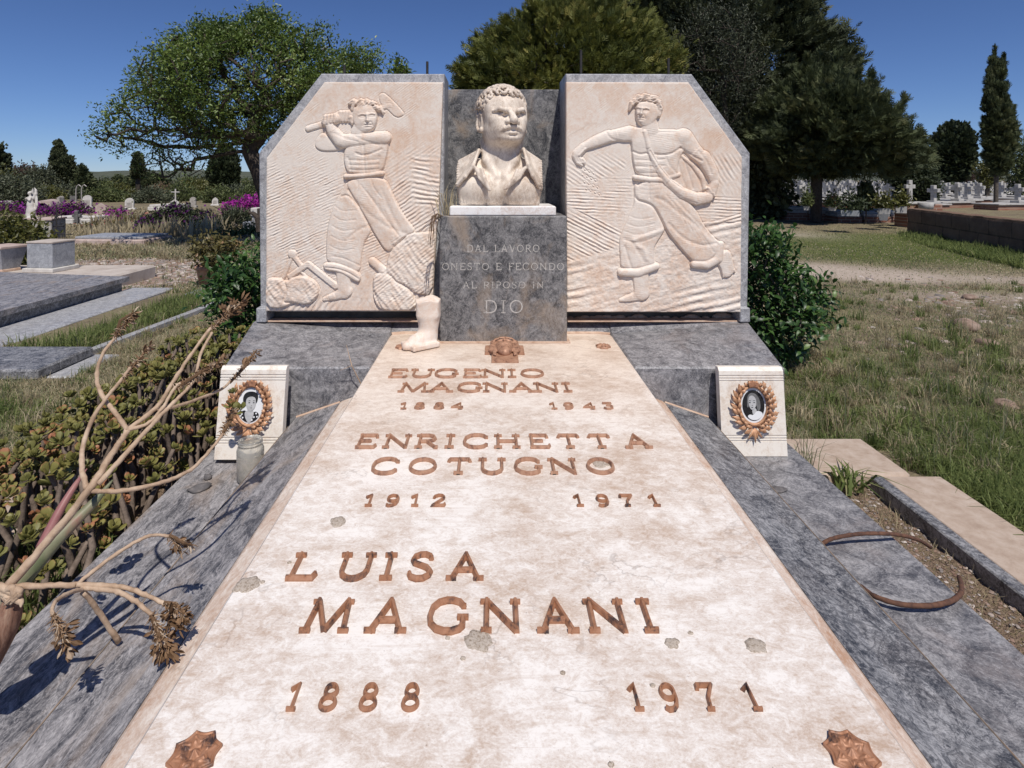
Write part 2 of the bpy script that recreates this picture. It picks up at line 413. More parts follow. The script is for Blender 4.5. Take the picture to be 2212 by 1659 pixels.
c6 = lambda x: (1200+x/2.655)*.8848
y4 = lambda y: (780+y/2.765)*.8848
y5 = lambda y: (1250+y/2.655)*.8848
row('EUGENIO', [c4(x) for x in (470, 637, 800, 966, 1121, 1243, 1381)], y4(397), y4(345), 1.12, 'bronze2', .112, .085)
row('MAGNANI', [c4(x) for x in (583, 765, 957, 1133, 1310, 1480, 1614)], y4(495), y4(437), 1.12, 'bronze2', .112, .085)
row('1884', [c4(x) for x in (512, 622, 752, 878)], y4(610), y4(570), 1.25, 'bronze2', .125, .09)
row('1943', [c4(x) for x in (1521, 1627, 1765, 1890)], y4(610), y4(570), 1.25, 'bronze2', .125, .09)
row('ENRICHETTA', [c4(x) for x in (258, 470, 668, 826, 995, 1211, 1417, 1629, 1838, 2082)], y4(874), y4(789), 1.0, 'bronze2', .12, .09)
row('COTUGNO', [c4(x) for x in (384, 642, 886, 1110, 1350, 1590, 1841)], y4(1050), y4(951), 1.0, 'bronze2', .12, .09)
row('1912', [c4(x) for x in (279, 440, 588, 748)], y4(1267), y4(1193), 1.15)
row('1971', [c4(x) for x in (1690, 1857, 2018, 2200)], y4(1267), y4(1193), 1.15)
row('LUISA', [c5(x) for x in (640, 977, 1191, 1400, 1690)], y5(447), y5(284))
row('MAGNANI', [c5(x) for x in (805, 1190, 1573, 1921)]+[c6(x) for x in (420, 745, 1007)], y5(789), y5(584))
row('1888', [c5(x) for x in (576, 808, 1066, 1337)], y5(1296), y5(1126))
row('1971', [c6(x) for x in (930, 1153, 1399, 1680)], y5(1296), y5(1126))

def grid_faces(n, m):
    i = np.arange(n-1)[:, None]*m+np.arange(m-1)[None, :]
    return np.stack([i, i+1, i+m+1, i+m], -1).reshape(-1, 4)
def rosette(u, v, R, t, mat):
    star8 = lambda a: 1-.5*np.abs(np.sin(4*a))
    c = SL(u, v); nr, na = 30, 128
    r = np.linspace(0, 1, nr)[:, None]; a = np.linspace(0, 2*pi, na, endpoint=False)[None, :]
    star = 1-.17*np.abs(np.sin(4*a))**.9*np.ones_like(r)
    hk = np.zeros_like(a*r)
    for k in range(8): hk = hk+np.exp(-((r*np.cos(a)-.47*cos(k*pi/4))**2+(r*np.sin(a)-.47*sin(k*pi/4))**2)/.075**2)
    h = .78+0*np.cos(8*a)*np.clip(1.6*r, 0, 1)*np.clip(2.6-2.4*r, 0, 1)+.34*np.exp(-((r-.72*(1-.26*np.abs(np.sin(4*a))))/.045)**2)+.42*hk-.30*np.exp(-((r-.86)/.035)**2)
    h = h+.7*np.exp(-(r/.13)**2)-.25*np.exp(-((r-.25)/.06)**2)
    h = np.clip(h, .12, 1.5); h[-1] = 0.0; rr = r.copy(); rr[-1] = rr[-2]
    rr = np.maximum(rr, .0); X = c[0]+R*rr*star*np.cos(a+pi/8); Y = c[1]+R*rr*star*np.sin(a+pi/8)
    Z = zs(Y)+t*h-.001
    V = np.stack([X, Y, Z], -1).reshape(-1, 3)
    i = np.arange(nr-1)[:, None]*na; j = np.arange(na)[None, :]; j2 = (j+1) % na
    Fc = np.stack([i+j+0*i, i+na+j, i+na+j2, i+j2], -1).reshape(-1, 4)
    obj('rosette', V, Fc, M[mat], slab, smooth=True)
rosette(870, 751, .030, .010, 'bronze2'); rosette(1303, 750, .030, .010, 'bronze2')
rosette(420, 1634, .0305, .0062, 'bronze'); rosette(1840, 1632, .0305, .0062, 'bronze')

# mortar spots and chips on the slab
M['spot'] = simple('mortar_speckle', [(.24, .185, .14), (.38, .31, .245), (.55, .48, .41), (.33, .27, .215)], 260, .95, .5)
def spot(u, v, r, asp=1.0, seed=0, name='mortar_spot'):
    c = SL(u, v); n = 34; a = np.linspace(0, 2*pi, n, endpoint=False)
    q = r*.92*(.55+.9*fbm(2+1.6*np.cos(a), 2+1.6*np.sin(a)+seed*3.1, 5, 3))
    V = [[c[0], c[1], zs(c[1])+.0022]]; Fc = []
    for k, (s_, z) in enumerate(((.6, .002), (.92, .0014), (1.0, -.001))):
        for i in range(n):
            x, y = c[0]+q[i]*s_*cos(a[i])*asp, c[1]+q[i]*s_*sin(a[i]); V.append([x, y, zs(y)+z*(1 if k > 1 else .7+.6*random.random())])
    for i in range(n): Fc.append([0, 1+i, 1+(i+1) % n])
    for k in range(2):
        for i in range(n): Fc.append([1+k*n+i, 1+(k+1)*n+i, 1+(k+1)*n+(i+1) % n, 1+k*n+(i+1) % n])
    obj(name, V, Fc, M['spot'], slab, smooth=True)
spot(c4(1845), y4(975), .021, 1.0, 1); spot(c5(862), y5(66), .019, .9, 2); spot(c5(272), y5(470), .021, 1.0, 3)
spot(c5(1772), y5(838), .021, 1.0, 4); spot(c6(1170), y5(852), .010, 1.1, 5); spot(c6(1714), y5(868), .015, 1.15, 6)
for u, v in ((c5(548), y5(330)), (c5(375), y5(458)), (c5(1675), y5(953)), (c5(1575), y5(822)), (c6(1290), y5(788)), (c6(462), y5(1047)), (c6(775), y5(1640)), (c6(1045), y5(1128))):
    spot(u, v, .0035, 1.2, int(u), 'chip')

# ---- plinth: sloped side plates and the base slabs outside them
plinth = thing('tomb_plinth', 'grey veined marble plinth with sloping plates around the white slab', 'tomb plinth', (XC, 1.4, .1))
for sg, mt in ((-1, 'greyL'), (1, 'greyA')):
    mb = MB(); pr = [(.5523, 1), (.699, 2), (.704, 3), (.704, .296), (.5523, .296)]
    zz = lambda y, b: {1: zs(y)-.1185, 2: .391, 3: .386}.get(b, b)
    mb.prism(pr, lambda a, b: (XC+sg*a, .30, zz(.30, b)), lambda a, b: (XC+sg*a, 1.968, zz(1.968, b))); mb.obj('side_plate', M[mt], plinth)
    mb = MB(); x0, x1 = sorted((XC+sg*.44, XC+sg*.985)); mb.box(x0, x1, .1, 2.8, .06, .294, .006); mb.obj('base_slab', M['greyB' if sg > 0 else 'greyL'], plinth)
    mb = MB(); mb.tube([(XC+sg*.7045, .32, .387), (XC+sg*.7045, 1.90, .387)], .0014, 5); mb.obj('crease_joint', M['joint'], plinth)
    # mortar seam between plate and block
    mb = MB(); q = [(XC+sg*.552, 1.967, .4415), (XC+sg*.700, 1.967, .391)]; mb.tube(q, .0042, 6); mb.obj('mortar_seam', M['mortar'], plinth)
mb = MB(); mb.box(XC-.44, XC+.44, .45, 2.34, .1, .44, .004); mb.obj('core', M['dark_mortar'], plinth)

# ---- block under the reliefs, notched round the slab
block = thing('headstone_block', 'broad grey marble block with sloping top carrying the carved panels', 'stone block', (XC, 2.2, .29))
def quadblock(pts_top, zb, mat, name):
    n = len(pts_top); V = [list(p) for p in pts_top]+[[p[0], p[1], zb] for p in pts_top]
    # small chamfer along the rim
    c = np.mean(np.array(pts_top), 0); e = .006
    inn = [[p[0]+(c[0]-p[0])*e/max(.1, abs(c[0]-p[0])), p[1]+(c[1]-p[1])*e/max(.1, abs(c[1]-p[1])), p[2]] for p in pts_top]
    V = inn+[[p[0], p[1], p[2]-e] for p in pts_top]+[[p[0], p[1], zb] for p in pts_top]
    Fc = [[0, 1, 2, 5], [2, 3, 4, 5]]+[[k*n+i, (k+1)*n+i, (k+1)*n+(i+1) % n, k*n+(i+1) % n] for k in range(2) for i in range(n)]
    obj(name, V, Fc, mat, block)
zf, zb = .56, .612
quadblock([(-.919, 1.97, zf), (XC-.4503, 1.97, zf), (XC-.4503, 2.376, .568), (XC-.4503, 2.46, zb), (-.992, 2.46, zb), (-.992, 2.385, zb)], .2945, M['greyB'], 'block_half')
quadblock([(XC+.4503, 1.97, zf), (.99, 1.97, zf), (1.05, 2.385, zb), (1.05, 2.46, zb), (XC+.4503, 2.46, zb), (XC+.4503, 2.376, .568)], .2945, M['greyB'], 'block_half')
mb = MB(); mb.prism([(2.3765, .30), (2.46, .30), (2.46, zb-.001), (2.3765, .567)], lambda y, z: (XC-.4501, y, z), lambda y, z: (XC+.4501, y, z)); mb.obj('block_middle', M['greyB'], block)
mb = MB(); mb.box(-1.0, 1.06, 2.4605, 2.75, .2945, .611, .004); mb.obj('block_back', M['greyF'], block)
for sg in (-1, 1):
    mb = MB(); mb.tube([(XC+sg*.26, 2.377, .566), (XC+sg*.40, 2.377, .566), (XC+sg*.446, 2.362, .566)], .009, 7); mb.obj('mortar_fillet', M['mortar'], block)

# ---- pedestal with its engraved text
def px(u, d): return (u-U0)/F*d
def pz(v, d): return ZC-(v-V0)/F*d
ped = thing('bust_pedestal', 'dark grey marble pedestal with four pale carved lines of text', 'pedestal', (.039, 2.4, .565))
mb = MB(); mb.box(px(949.5, 2.25), px(1225, 2.25), 2.25, 2.55, .566, pz(467, 2.25), .004); mb.obj('pedestal_body', M['greyC'], ped)
mb = MB(); mb.box(px(949, 2.25)-.003, px(1225, 2.25)+.012, 2.238, 2.56, .5638, .570, .002); mb.obj('mortar_bed', M['mortar'], ped)
M['engrave'] = simple('engraved_letter_stone', [(.06, .055, .05), (.41, .39, .36), (.53, .50, .46), (.42, .395, .36)], 130, .9, 0)
def erow(txt, x0, x1, yb, yt, wd):
    cx = lambda x: px((980+x/3.95)*.8848, 2.25); cz = lambda y: pz((480+y/3.95)*.8848, 2.25)
    ws = [.40 if c == ' ' else GL[c][0]*.86 for c in txt]; gap = .22
    tot = sum(ws)+gap*(len(txt)-1); h = cz(yt)-cz(yb); k = (cx(x1)-cx(x0))/tot; x = cx(x0)
    for c, w_ in zip(txt, ws):
        if c != ' ':
            V, Fc = letter_mesh(c, h, wd, .010, k*.86/h, .05)
            V = np.c_[V[:, 0]+x+w_*k/2, 2.2497-V[:, 2], V[:, 1]+cz(yb)]
            obj('engraved_letter', V, [f[::-1] for f in Fc], M['engrave'], ped)
        x += (w_+gap)*k
erow('DAL LAVORO', 632, 1330, 534, 464, .10); erow('ONESTO E FECONDO', 392, 1568, 708, 640, .10)
erow('AL RIPOSO IN', 592, 1372, 884, 820, .10); erow('DIO', 800, 1172, 1124, 998, .095)
mb = MB(); mb.box(px(971, 2.272), px(1201, 2.272), 2.272, 2.53, pz(467, 2.25)+.0004, pz(445.5, 2.272), .004)
mb.obj('marble_slab', M['white'], None, label='low white marble slab between the bust and its dark pedestal', cat='base slab')

# ---- relief panels: frame, recessed foot, carved slab
def seg_d(X, Y, a, b):
    ax, ay = a; bx, by = b; dx, dy = bx-ax, by-ay; t = np.clip(((X-ax)*dx+(Y-ay)*dy)/(dx*dx+dy*dy+1e-9), 0, 1)
    return np.hypot(X-ax-t*dx, Y-ay-t*dy), t
def poly_sd(X, Y, pts):
    """signed distance, positive inside"""
    d = np.full(X.shape, 1e9); ins = np.zeros(X.shape, bool); n = len(pts)
    for i in range(n):
        a, b = pts[i], pts[(i+1) % n]; d = np.minimum(d, seg_d(X, Y, a, b)[0])
        c = (a[1] > Y) != (b[1] > Y)
        with np.errstate(divide='ignore', invalid='ignore'): ins ^= c & (X < (b[0]-a[0])*(Y-a[1])/(b[1]-a[1]+1e-12)+a[0])
    return np.where(ins, d, -d)
def smooth_poly(pts, it=2):
    p = [np.array(q, float) for q in pts]
    for _ in range(it):
        p = [r for i in range(len(p)) for r in (p[i]*.75+p[(i+1) % len(p)]*.25, p[i]*.25+p[(i+1) % len(p)]*.75)]
    return [tuple(q) for q in p]
class Relief:
    def __init__(s, X, Y): s.X, s.Y = X, Y; s.h = np.zeros_like(X); s.m = np.zeros(X.shape, bool)
    def put(s, h, d, aa=3.0, over=False):
        """lay a shape over what is there (a later shape covers an earlier one by at least a lip)"""
        w_ = np.clip(d/aa+.5, 0, 1)
        s.h = s.h*(1-w_)+w_*(h if over else np.maximum(s.h*.985, h)); s.m |= d > 0
    def limb(s, pts, h, r0=None, base=0, flat=.5, over=False):
        D = np.full(s.X.shape, -1e9); Hh = np.zeros_like(s.X)
        for (x0, y0, ra), (x1, y1, rb) in zip(pts[:-1], pts[1:]):
            d, t = seg_d(s.X, s.Y, (x0, y0), (x1, y1)); r = ra+(rb-ra)*t; q = r-d
            pr = np.sqrt(np.clip(1-(d/r)**2, 0, 1)); Hh = np.where(q > D, pr*r/max(ra, rb), Hh); D = np.maximum(D, q)
        s.put(base+h*((1-flat)*Hh+flat*np.clip(Hh*2, 0, 1)), D, over=over)
    def poly(s, pts, h, edge=18, base=0, it=2, over=False, tilt=None):
        d = poly_sd(s.X, s.Y, smooth_poly(pts, it) if it else pts)
        q_ = lambda e: np.sqrt(np.clip(1-(1-np.clip(e, 0, 1))**2, 0, 1)); hh = h*(.62*q_(d/11)+.38*q_(d/(edge*1.4)))
        if tilt is not None: hh = hh*(1+tilt(s.X, s.Y))
        s.put(base+hh, d, over=over)
    def line(s, pts, depth, wd):
        for a, b in zip(pts[:-1], pts[1:]):
            d, t = seg_d(s.X, s.Y, a, b); s.h = s.h-depth*np.exp(-(d/wd)**2)*np.where(s.m, 1, 1)/(1.0)
    def curve(s, pts, depth, wd):
        depth *= 1.35; wd *= .9; D = np.full(s.X.shape, 1e9)
        p = [np.array(q, float) for q in pts]
        for _ in range(2): p = [p[0]]+[r for i in range(len(p)-1) for r in (p[i]*.75+p[i+1]*.25, p[i]*.25+p[i+1]*.75)]+[p[-1]]
        for a, b in zip(p[:-1], p[1:]): D = np.minimum(D, seg_d(s.X, s.Y, a, b)[0])
        s.h = s.h-depth*np.exp(-(D/wd)**2)
    def bump(s, x, y, rx, ry, h, rot=0, clip=True):
        c, q = cos(radians(rot)), sin(radians(rot)); dx, dy = s.X-x, s.Y-y
        e = np.exp(-(((dx*c+dy*q)/rx)**2+((-dx*q+dy*c)/ry)**2)); s.h = s.h+h*e*(s.m if clip else 1)
def blur(a, n=1):
    for _ in range(n):
        a = (np.roll(a, 1, 0)+2*a+np.roll(a, -1, 0))/4; a = (np.roll(a, 1, 1)+2*a+np.roll(a, -1, 1))/4
    return a
def chisel(X, Y, ang, per, amp, seed, jit=1.0, ln=5.0):
    """rows of broken gouge strokes running along ang"""
    c, s_ = cos(radians(ang)), sin(radians(ang)); u = X*c+Y*s_; v = -X*s_+Y*c
    ph = fbm(u/(per*3), v/(per*3), seed, 3)*jit*6.28
    k = np.sin(2*pi*v/per+ph*.45); k = np.sign(k)*np.abs(k)**.7
    br = .25+1.1*np.clip(vnoise(u/(per*ln)+v*.37/per, v/(per*.9), seed+3)*1.6-.35, 0, 1)
    pre = np.clip((fbm(u/(per*7)+5, v/(per*7), seed+21, 3)-.30)*3.2, .12, 1)
    return amp*.52*(k*br*pre+1.1*(fbm(u/per*1.0, v/per*2.4, seed+9, 4)-.5))

def face(R, cx, cy, sc, rot, turn, fr=1.0):
    """small carved face: turn shifts the midline towards the viewer's right"""
    c, s_ = cos(radians(rot)), sin(radians(rot))
    T = lambda x, y: (cx+sc*(x*c-y*s_), cy+sc*(x*s_+y*c))
    mx = turn
    R.bump(*T(mx*.5, .10), .62*sc, .9*sc, 9*fr, rot)
    for sg in (-1, 1):
        ex = mx+sg*.34*(1-.35*abs(turn)*(1 if sg*turn > 0 else -.2))
        R.bump(*T(ex, -.09), .20*sc, .11*sc, -9*fr, rot); R.bump(*T(ex, -.06), .13*sc, .065*sc, 6.5*fr, rot)
        R.curve([T(ex-.24, -.19-.05*sg*0), T(ex, -.27), T(ex+.22, -.20)], -5.5*fr, .06*sc)
        R.curve([T(ex-.2, -.03), T(ex, .01), T(ex+.2, -.03)], 2.2*fr, .03*sc)
        R.bump(*T(mx+sg*.42, .26), .20*sc, .22*sc, 4*fr, rot)
        R.curve([T(mx+sg*.17, .24), T(mx+sg*.3, .42), T(mx+sg*.34, .6)], 4*fr, .05*sc)
    R.curve([T(mx, -.22), T(mx*1.15, .05), T(mx*1.25, .24)], -13*fr, .10*sc)
    R.bump(*T(mx*1.2, .25), .15*sc, .10*sc, 10*fr, rot)
    R.curve([T(mx*1.2-.16, .36), T(mx*1.2+.16, .36)], 5*fr, .05*sc)
    R.curve([T(mx*1.1-.24, .52), T(mx*1.1, .50), T(mx*1.1+.24, .53)], 8*fr, .045*sc)
    R.bump(*T(mx*1.1, .45), .22*sc, .07*sc, 5*fr, rot); R.bump(*T(mx*1.1, .60), .18*sc, .06*sc, 5*fr, rot)
    R.bump(*T(mx, .80), .20*sc, .12*sc, 6*fr, rot)
    R.curve([T(mx-.2, .70), T(mx+.2, .70)], 3*fr, .05*sc)

def worker(R):
    X, Y = R.X, R.Y
    # tool handle and hammer head, far behind
    R.poly([(826, 222), (838, 200), (868, 196), (986, 318), (984, 336), (938, 354), (876, 292), (842, 268)], 6, 8, it=1)
    R.limb([(800, 300, 14), (900, 276, 14)], 10)
    R.limb([(388, 420, 19), (500, 386, 19), (700, 330, 17)], 16, flat=.3)
    R.bump(386, 421, 12, 16, 3)
    # far arm and fist
    R.poly([(428, 536), (436, 490), (478, 436), (520, 470), (560, 510), (610, 520), (600, 556), (480, 564)], 18, 30)
    R.limb([(585, 345, 34), (655, 335, 34)], 26, flat=.2)
    for i in range(4): R.limb([(590+i*20, 318, 13), (584+i*21, 372, 11)], 30, flat=.1)
    # trousers
    L = [(632, 735), (606, 800), (556, 880), (520, 980), (503, 1080), (500, 1200), (506, 1250), (600, 1262), (716, 1330), (724, 1200), (742, 1120), (792, 1050), (735, 940), (690, 860)]
    R.poly(L, 24, 55, tilt=lambda x, y: .12*np.sin(x/26.+y/140.))
    Rl = [(616, 735), (860, 712), (905, 800), (945, 890), (1000, 980), (1068, 1060), (1000, 1085), (950, 1130), (884, 1200), (820, 1110), (760, 1000), (700, 890), (650, 815)]
    R.poly(Rl, 30, 55, tilt=lambda x, y: .10*np.sin((x-y)/34.))
    R.curve([(640, 800), (690, 880), (740, 970), (800, 1080), (876, 1194)], 9, 7)
    R.curve([(600, 840), (640, 830), (700, 900)], 7, 7); R.curve([(690, 870), (780, 960), (900, 1040), (1000, 1070)], 4, 14)
    R.curve([(850, 800), (900, 930), (960, 1040)], 4, 14); R.curve([(640, 1100), (700, 1050), (770, 1020)], 4, 10)
    R.curve([(640, 1000), (645, 1150), (660, 1260)], -3, 30)
    for a in range(5): R.curve([(560-a*8, 900+a*62), (600, 935+a*62), (690-a*4, 925+a*60)], 2.6, 6)
    for a in range(5): R.curve([(720+a*36, 770+a*40), (790+a*36, 860+a*50), (850+a*34, 960+a*40)], 2.6, 7)
    R.curve([(700, 745), (705, 800), (690, 850)], 3, 6); R.curve([(780, 725), (800, 790), (850, 850)], 3, 7); R.curve([(540, 1210), (620, 1225), (710, 1270)], 3.5, 7)
    # leg, foot, cuffs
    R.limb([(608, 1310, 46), (612, 1400, 42), (615, 1440, 40)], 24); R.limb([(625, 1432, 40), (560, 1462, 26), (490, 1482, 14)], 26, flat=.3)
    for i in range(4): R.curve([(478+i*13, 1470), (490+i*13, 1492)], 4, 4)
    R.poly([(478, 1275), (496, 1250), (560, 1252), (640, 1275), (722, 1322), (716, 1372), (690, 1376), (620, 1330), (560, 1308), (500, 1302)], 34, 16)
    R.curve([(500, 1282), (570, 1288), (640, 1310), (705, 1352)], 7, 5)
    R.bump(772, 1286, 26, 26, -22, clip=False); R.limb([(790, 1246, 26), (868, 1314, 26)], 30, flat=.3)
    # torso
    R.poly([(610, 560), (640, 520), (690, 470), (760, 445), (850, 432), (890, 468), (895, 520), (880, 600), (855, 700), (640, 705), (612, 640)], 34, 46)
    R.bump(680, 560, 60, 34, 6); R.bump(800, 552, 62, 34, 7)
    R.curve([(690, 572), (730, 588), (780, 578), (850, 548)], 7, 8); R.curve([(738, 520), (740, 600), (744, 690)], 5, 8)
    for yy in (615, 645, 675): R.curve([(650, yy), (742, yy+4), (830, yy-4)], 4, 7)
    R.curve([(640, 600), (655, 650), (660, 700)], 4, 9); R.curve([(835, 590), (825, 640), (820, 690)], 4, 9)
    R.bump(700, 630, 24, 14, 4); R.bump(700, 660, 24, 14, 4); R.bump(785, 628, 24, 14, 4); R.bump(785, 658, 24, 14, 4)
    R.limb([(625, 718, 17), (740, 712, 15), (850, 698, 17)], 42, flat=.3); R.curve([(612, 730), (740, 724), (862, 710)], 5, 4)
    # head
    R.limb([(700, 440, 46), (720, 400, 44)], 36)
    R.poly([(664, 330), (680, 280), (740, 262), (806, 282), (826, 340), (816, 400), (786, 440), (740, 452), (700, 430), (672, 390)], 44, 40)
    face(R, 752, 352, 88, -4, .12, 1.25)
    R.limb([(657, 352, 17), (664, 386, 11)], 42, flat=.2); R.bump(658, 362, 7, 14, -8)
    for i, (a, b, c_, d) in enumerate(((645, 262, 700, 250), (660, 300, 700, 256), (690, 268, 745, 248), (730, 282, 775, 250), (760, 276, 815, 262), (790, 290, 840, 300), (815, 300, 862, 318), (700, 290, 760, 266))):
        R.limb([(a, b, 9), ((a+c_)/2, min(b, d)-6, 12), (c_, d, 6)], 46+i % 3*3, flat=.15); R.limb([(a+6, b+8, 6), ((a+c_)/2+8, min(b, d)+4, 8), (c_-4, d+12, 5)], 46+i % 2*4, flat=.15)
    # near arm and fist
    R.limb([(866, 478, 44), (760, 484, 40), (610, 500, 44)], 54, flat=.25)
    R.limb([(590, 496, 42), (545, 440, 38), (522, 392, 30)], 58, flat=.25)
    R.bump(800, 470, 50, 20, 5); R.curve([(560, 450), (620, 480), (700, 500)], 4, 10); R.curve([(690, 470), (760, 500), (830, 520)], 4, 9)
    R.limb([(504, 376, 32), (560, 358, 34)], 56, flat=.2)
    for i in range(4): R.limb([(498+i*20, 344-i*3, 12), (494+i*21, 392-i*4, 11)], 62, flat=.1)
    # rocks
    R.poly([(884, 1210), (930, 1150), (985, 1110), (1010, 1074), (1100, 1062), (1192, 1060), (1180, 1250), (1166, 1460), (1060, 1450), (1000, 1390), (930, 1370), (872, 1330)], 34, 40, it=1)
    R.poly([(788, 1400), (795, 1330), (840, 1310), (900, 1325), (945, 1372), (1030, 1420), (1080, 1550), (850, 1556), (800, 1500)], 40, 34, it=1)
    R.poly([(124, 1390), (140, 1345), (230, 1350), (250, 1372), (300, 1340), (380, 1335), (440, 1370), (466, 1430), (430, 1500), (360, 1516), (300, 1500), (230, 1540), (128, 1530)], 40, 30, it=1)
    R.curve([(248, 1372), (262, 1440), (230, 1500), (300, 1500)], 12, 7); R.curve([(790, 1350), (800, 1440), (850, 1540)], 10, 8)
    R.curve([(905, 1330), (950, 1385), (1040, 1425)], 12, 6); R.bump(360, 1420, 70, 60, -9)
    rk = np.clip((Y-1340)/20, 0, 1)*np.clip((475-X)/12, 0, 1)+np.clip((X-868-.30*(1200-Y))/16, 0, 1)*np.clip((Y-1075)/25, 0, 1)+np.clip((X-790)/12, 0, 1)*np.clip((Y-1320)/14, 0, 1)
    R.h = R.h+np.clip(rk, 0, 1)*(chisel(X, Y, -38, 19, 9, 55, 1.4, 3)+chisel(X, Y, 52, 34, 5, 57, 1.6, 3)+16*(fbm(X/34, Y/34, 58, 5)-.5))
    # compasses and square
    R.limb([(280, 1235, 12), (238, 1345, 12)], 14); R.limb([(300, 1215, 15), (345, 1275, 14)], 16); R.limb([(275, 1340, 16), (388, 1262, 18)], 18, flat=.9)
    R.limb([(388, 1262, 19), (560, 1400, 19)], 18, flat=.9); R.limb([(290, 1200, 28), (291, 1201, 28)], 20, flat=.5); R.limb([(330, 1300, 8), (440, 1400, 8)], 10)
def worker_bg(X, Y):
    b = chisel(X, Y, -36, 13, 1.2, 3)
    lo = np.clip((Y-560-.15*(X-600))/220, 0, 1); b = b*(1-lo)+lo*chisel(X, Y, -24, 17, 3.8, 5, 1.6, 4)
    rt = np.clip((X-850)/120, 0, 1)*np.clip((Y-500)/120, 0, 1); b = b*(1-rt)+rt*chisel(X, Y, -34, 22, 5.6, 8, 1.3, 5)
    r2 = np.clip((X-1010)/60, 0, 1)*np.clip((Y-560)/60, 0, 1)*np.clip((960-Y)/80, 0, 1); b = b*(1-r2)+r2*chisel(X, Y, 8, 30, 6.0, 18, 1.8, 4)
    bt = np.clip((Y-1300)/100, 0, 1); b = b*(1-bt)+bt*chisel(X, Y, -60, 34, 7, 11, 1.5, 3)
    return b
def sower(R):
    X, Y = R.X, R.Y
    # sack behind the arm
    R.poly([(760, 600), (800, 575), (880, 640), (940, 700), (960, 780), (900, 830), (800, 790), (700, 720)], 14, 30)
    R.curve([(810, 600), (840, 690), (870, 790)], 5, 8); R.curve([(850, 640), (900, 720), (930, 790)], 5, 8); R.curve([(780, 640), (800, 720), (830, 790)], 4, 8)
    # trousers
    Lg = [(512, 745), (500, 800), (508, 880), (470, 960), (430, 1050), (408, 1120), (416, 1220), (420, 1300), (640, 1286), (628, 1200), (632, 1150), (680, 1080), (700, 1040), (660, 960), (628, 900), (600, 860)]
    R.poly(Lg, 28, 60, tilt=lambda x, y: .08*np.sin(x/24.))
    Rg = [(520, 745), (690, 742), (760, 800), (850, 880), (895, 930), (930, 1010), (1010, 1108), (1062, 1136), (1050, 1220), (980, 1280), (900, 1276), (830, 1210), (760, 1130), (700, 1050), (660, 960), (620, 895), (560, 872), (515, 880)]
    R.poly(Rg, 36, 60, tilt=lambda x, y: .08*np.sin((x-y)/30.))
    R.curve([(500, 800), (512, 860), (560, 874), (620, 898), (660, 965), (700, 1050)], 10, 8); R.curve([(596, 750), (596, 850)], 5, 6)
    R.curve([(640, 850), (700, 870), (760, 930), (880, 1010), (1000, 1110)], 5, 14); R.curve([(720, 1010), (800, 1100), (920, 1150), (1010, 1130)], 6, 12)
    R.curve([(500, 1110), (600, 1080), (690, 1045)], -8, 16); R.curve([(520, 1150), (570, 1170), (580, 1230)], -7, 14); R.curve([(445, 1150), (470, 1240), (490, 1290)], 6, 10)
    R.curve([(440, 1100), (500, 1130), (560, 1240)], 4, 12); R.curve([(760, 860), (850, 960), (960, 1060)], 4, 10)
    for a in range(4): R.curve([(470-a*10, 960+a*50), (530, 985+a*50), (620+a*6, 970+a*40)], 2.4, 6)
    for a in range(5): R.curve([(700+a*44, 830+a*44), (760+a*46, 900+a*52), (820+a*44, 1010+a*44)], 2.6, 7)
    for a in range(3): R.curve([(540, 770+a*26), (590, 778+a*26), (660, 770+a*26)], 1.6, 5)
    # feet and cuffs
    R.limb([(545, 1330, 52), (548, 1410, 46), (552, 1440, 52)], 26); R.limb([(560, 1444, 44), (500, 1470, 28), (420, 1488, 12)], 24, flat=.3)
    R.poly([(1055, 1185), (1085, 1170), (1108, 1192), (1122, 1260), (1132, 1312), (1090, 1352), (1050, 1342), (1040, 1290), (1020, 1262)], 28, 24)
    for i in range(5): R.limb([(1056+i*17, 1318-i*5, 9), (1058+i*18, 1342-i*8, 8)], 26, flat=.1)
    R.limb([(424, 1312, 26), (530, 1316, 28), (640, 1276, 24)], 44, flat=.3); R.curve([(410, 1290), (530, 1290), (650, 1252)], 5, 6)
    R.limb([(876, 1262, 24), (960, 1268, 27), (1028, 1230, 27), (1046, 1140, 20)], 44, flat=.3); R.curve([(870, 1240), (950, 1244), (1010, 1210), (1024, 1140)], 5, 6)
    # torso
    R.poly([(470, 410), (560, 412), (650, 425), (770, 425), (850, 440), (880, 500), (810, 560), (775, 640), (784, 724), (520, 724), (492, 620), (484, 500)], 36, 50)
    R.bump(530, 500, 56, 50, 9); R.bump(680, 530, 78, 48, 10)
    R.curve([(490, 560), (540, 582), (590, 570), (640, 582), (720, 584), (790, 540)], 8, 8); R.curve([(585, 450), (592, 570), (604, 720)], 5, 9)
    for yy in (610, 650, 690): R.curve([(510, yy+4), (600, yy+8), (690, yy)], 4, 7)
    for xx, yy in ((545, 630), (650, 628), (545, 668), (650, 666)): R.bump(xx, yy, 30, 15, 5)
    R.curve([(700, 600), (720, 650), (760, 690)], 4, 9); R.curve([(560, 428), (600, 450), (640, 440), (760, 440)], 5, 8)
    R.limb([(512, 724, 19), (600, 738, 18), (690, 738, 19)], 44, flat=.3); R.limb([(690, 730, 18), (780, 706, 15)], 36, flat=.3)
    # head
    R.limb([(600, 430, 58), (598, 380, 50)], 40)
    R.poly([(508, 300), (520, 262), (570, 245), (640, 262), (662, 310), (654, 350), (620, 390), (575, 414), (540, 405), (516, 370)], 46, 40)
    face(R, 566, 314, 78, 6, -.26, 1.25)
    R.limb([(668, 300, 14), (660, 342, 10)], 46, flat=.2); R.bump(667, 314, 6, 14, -9)
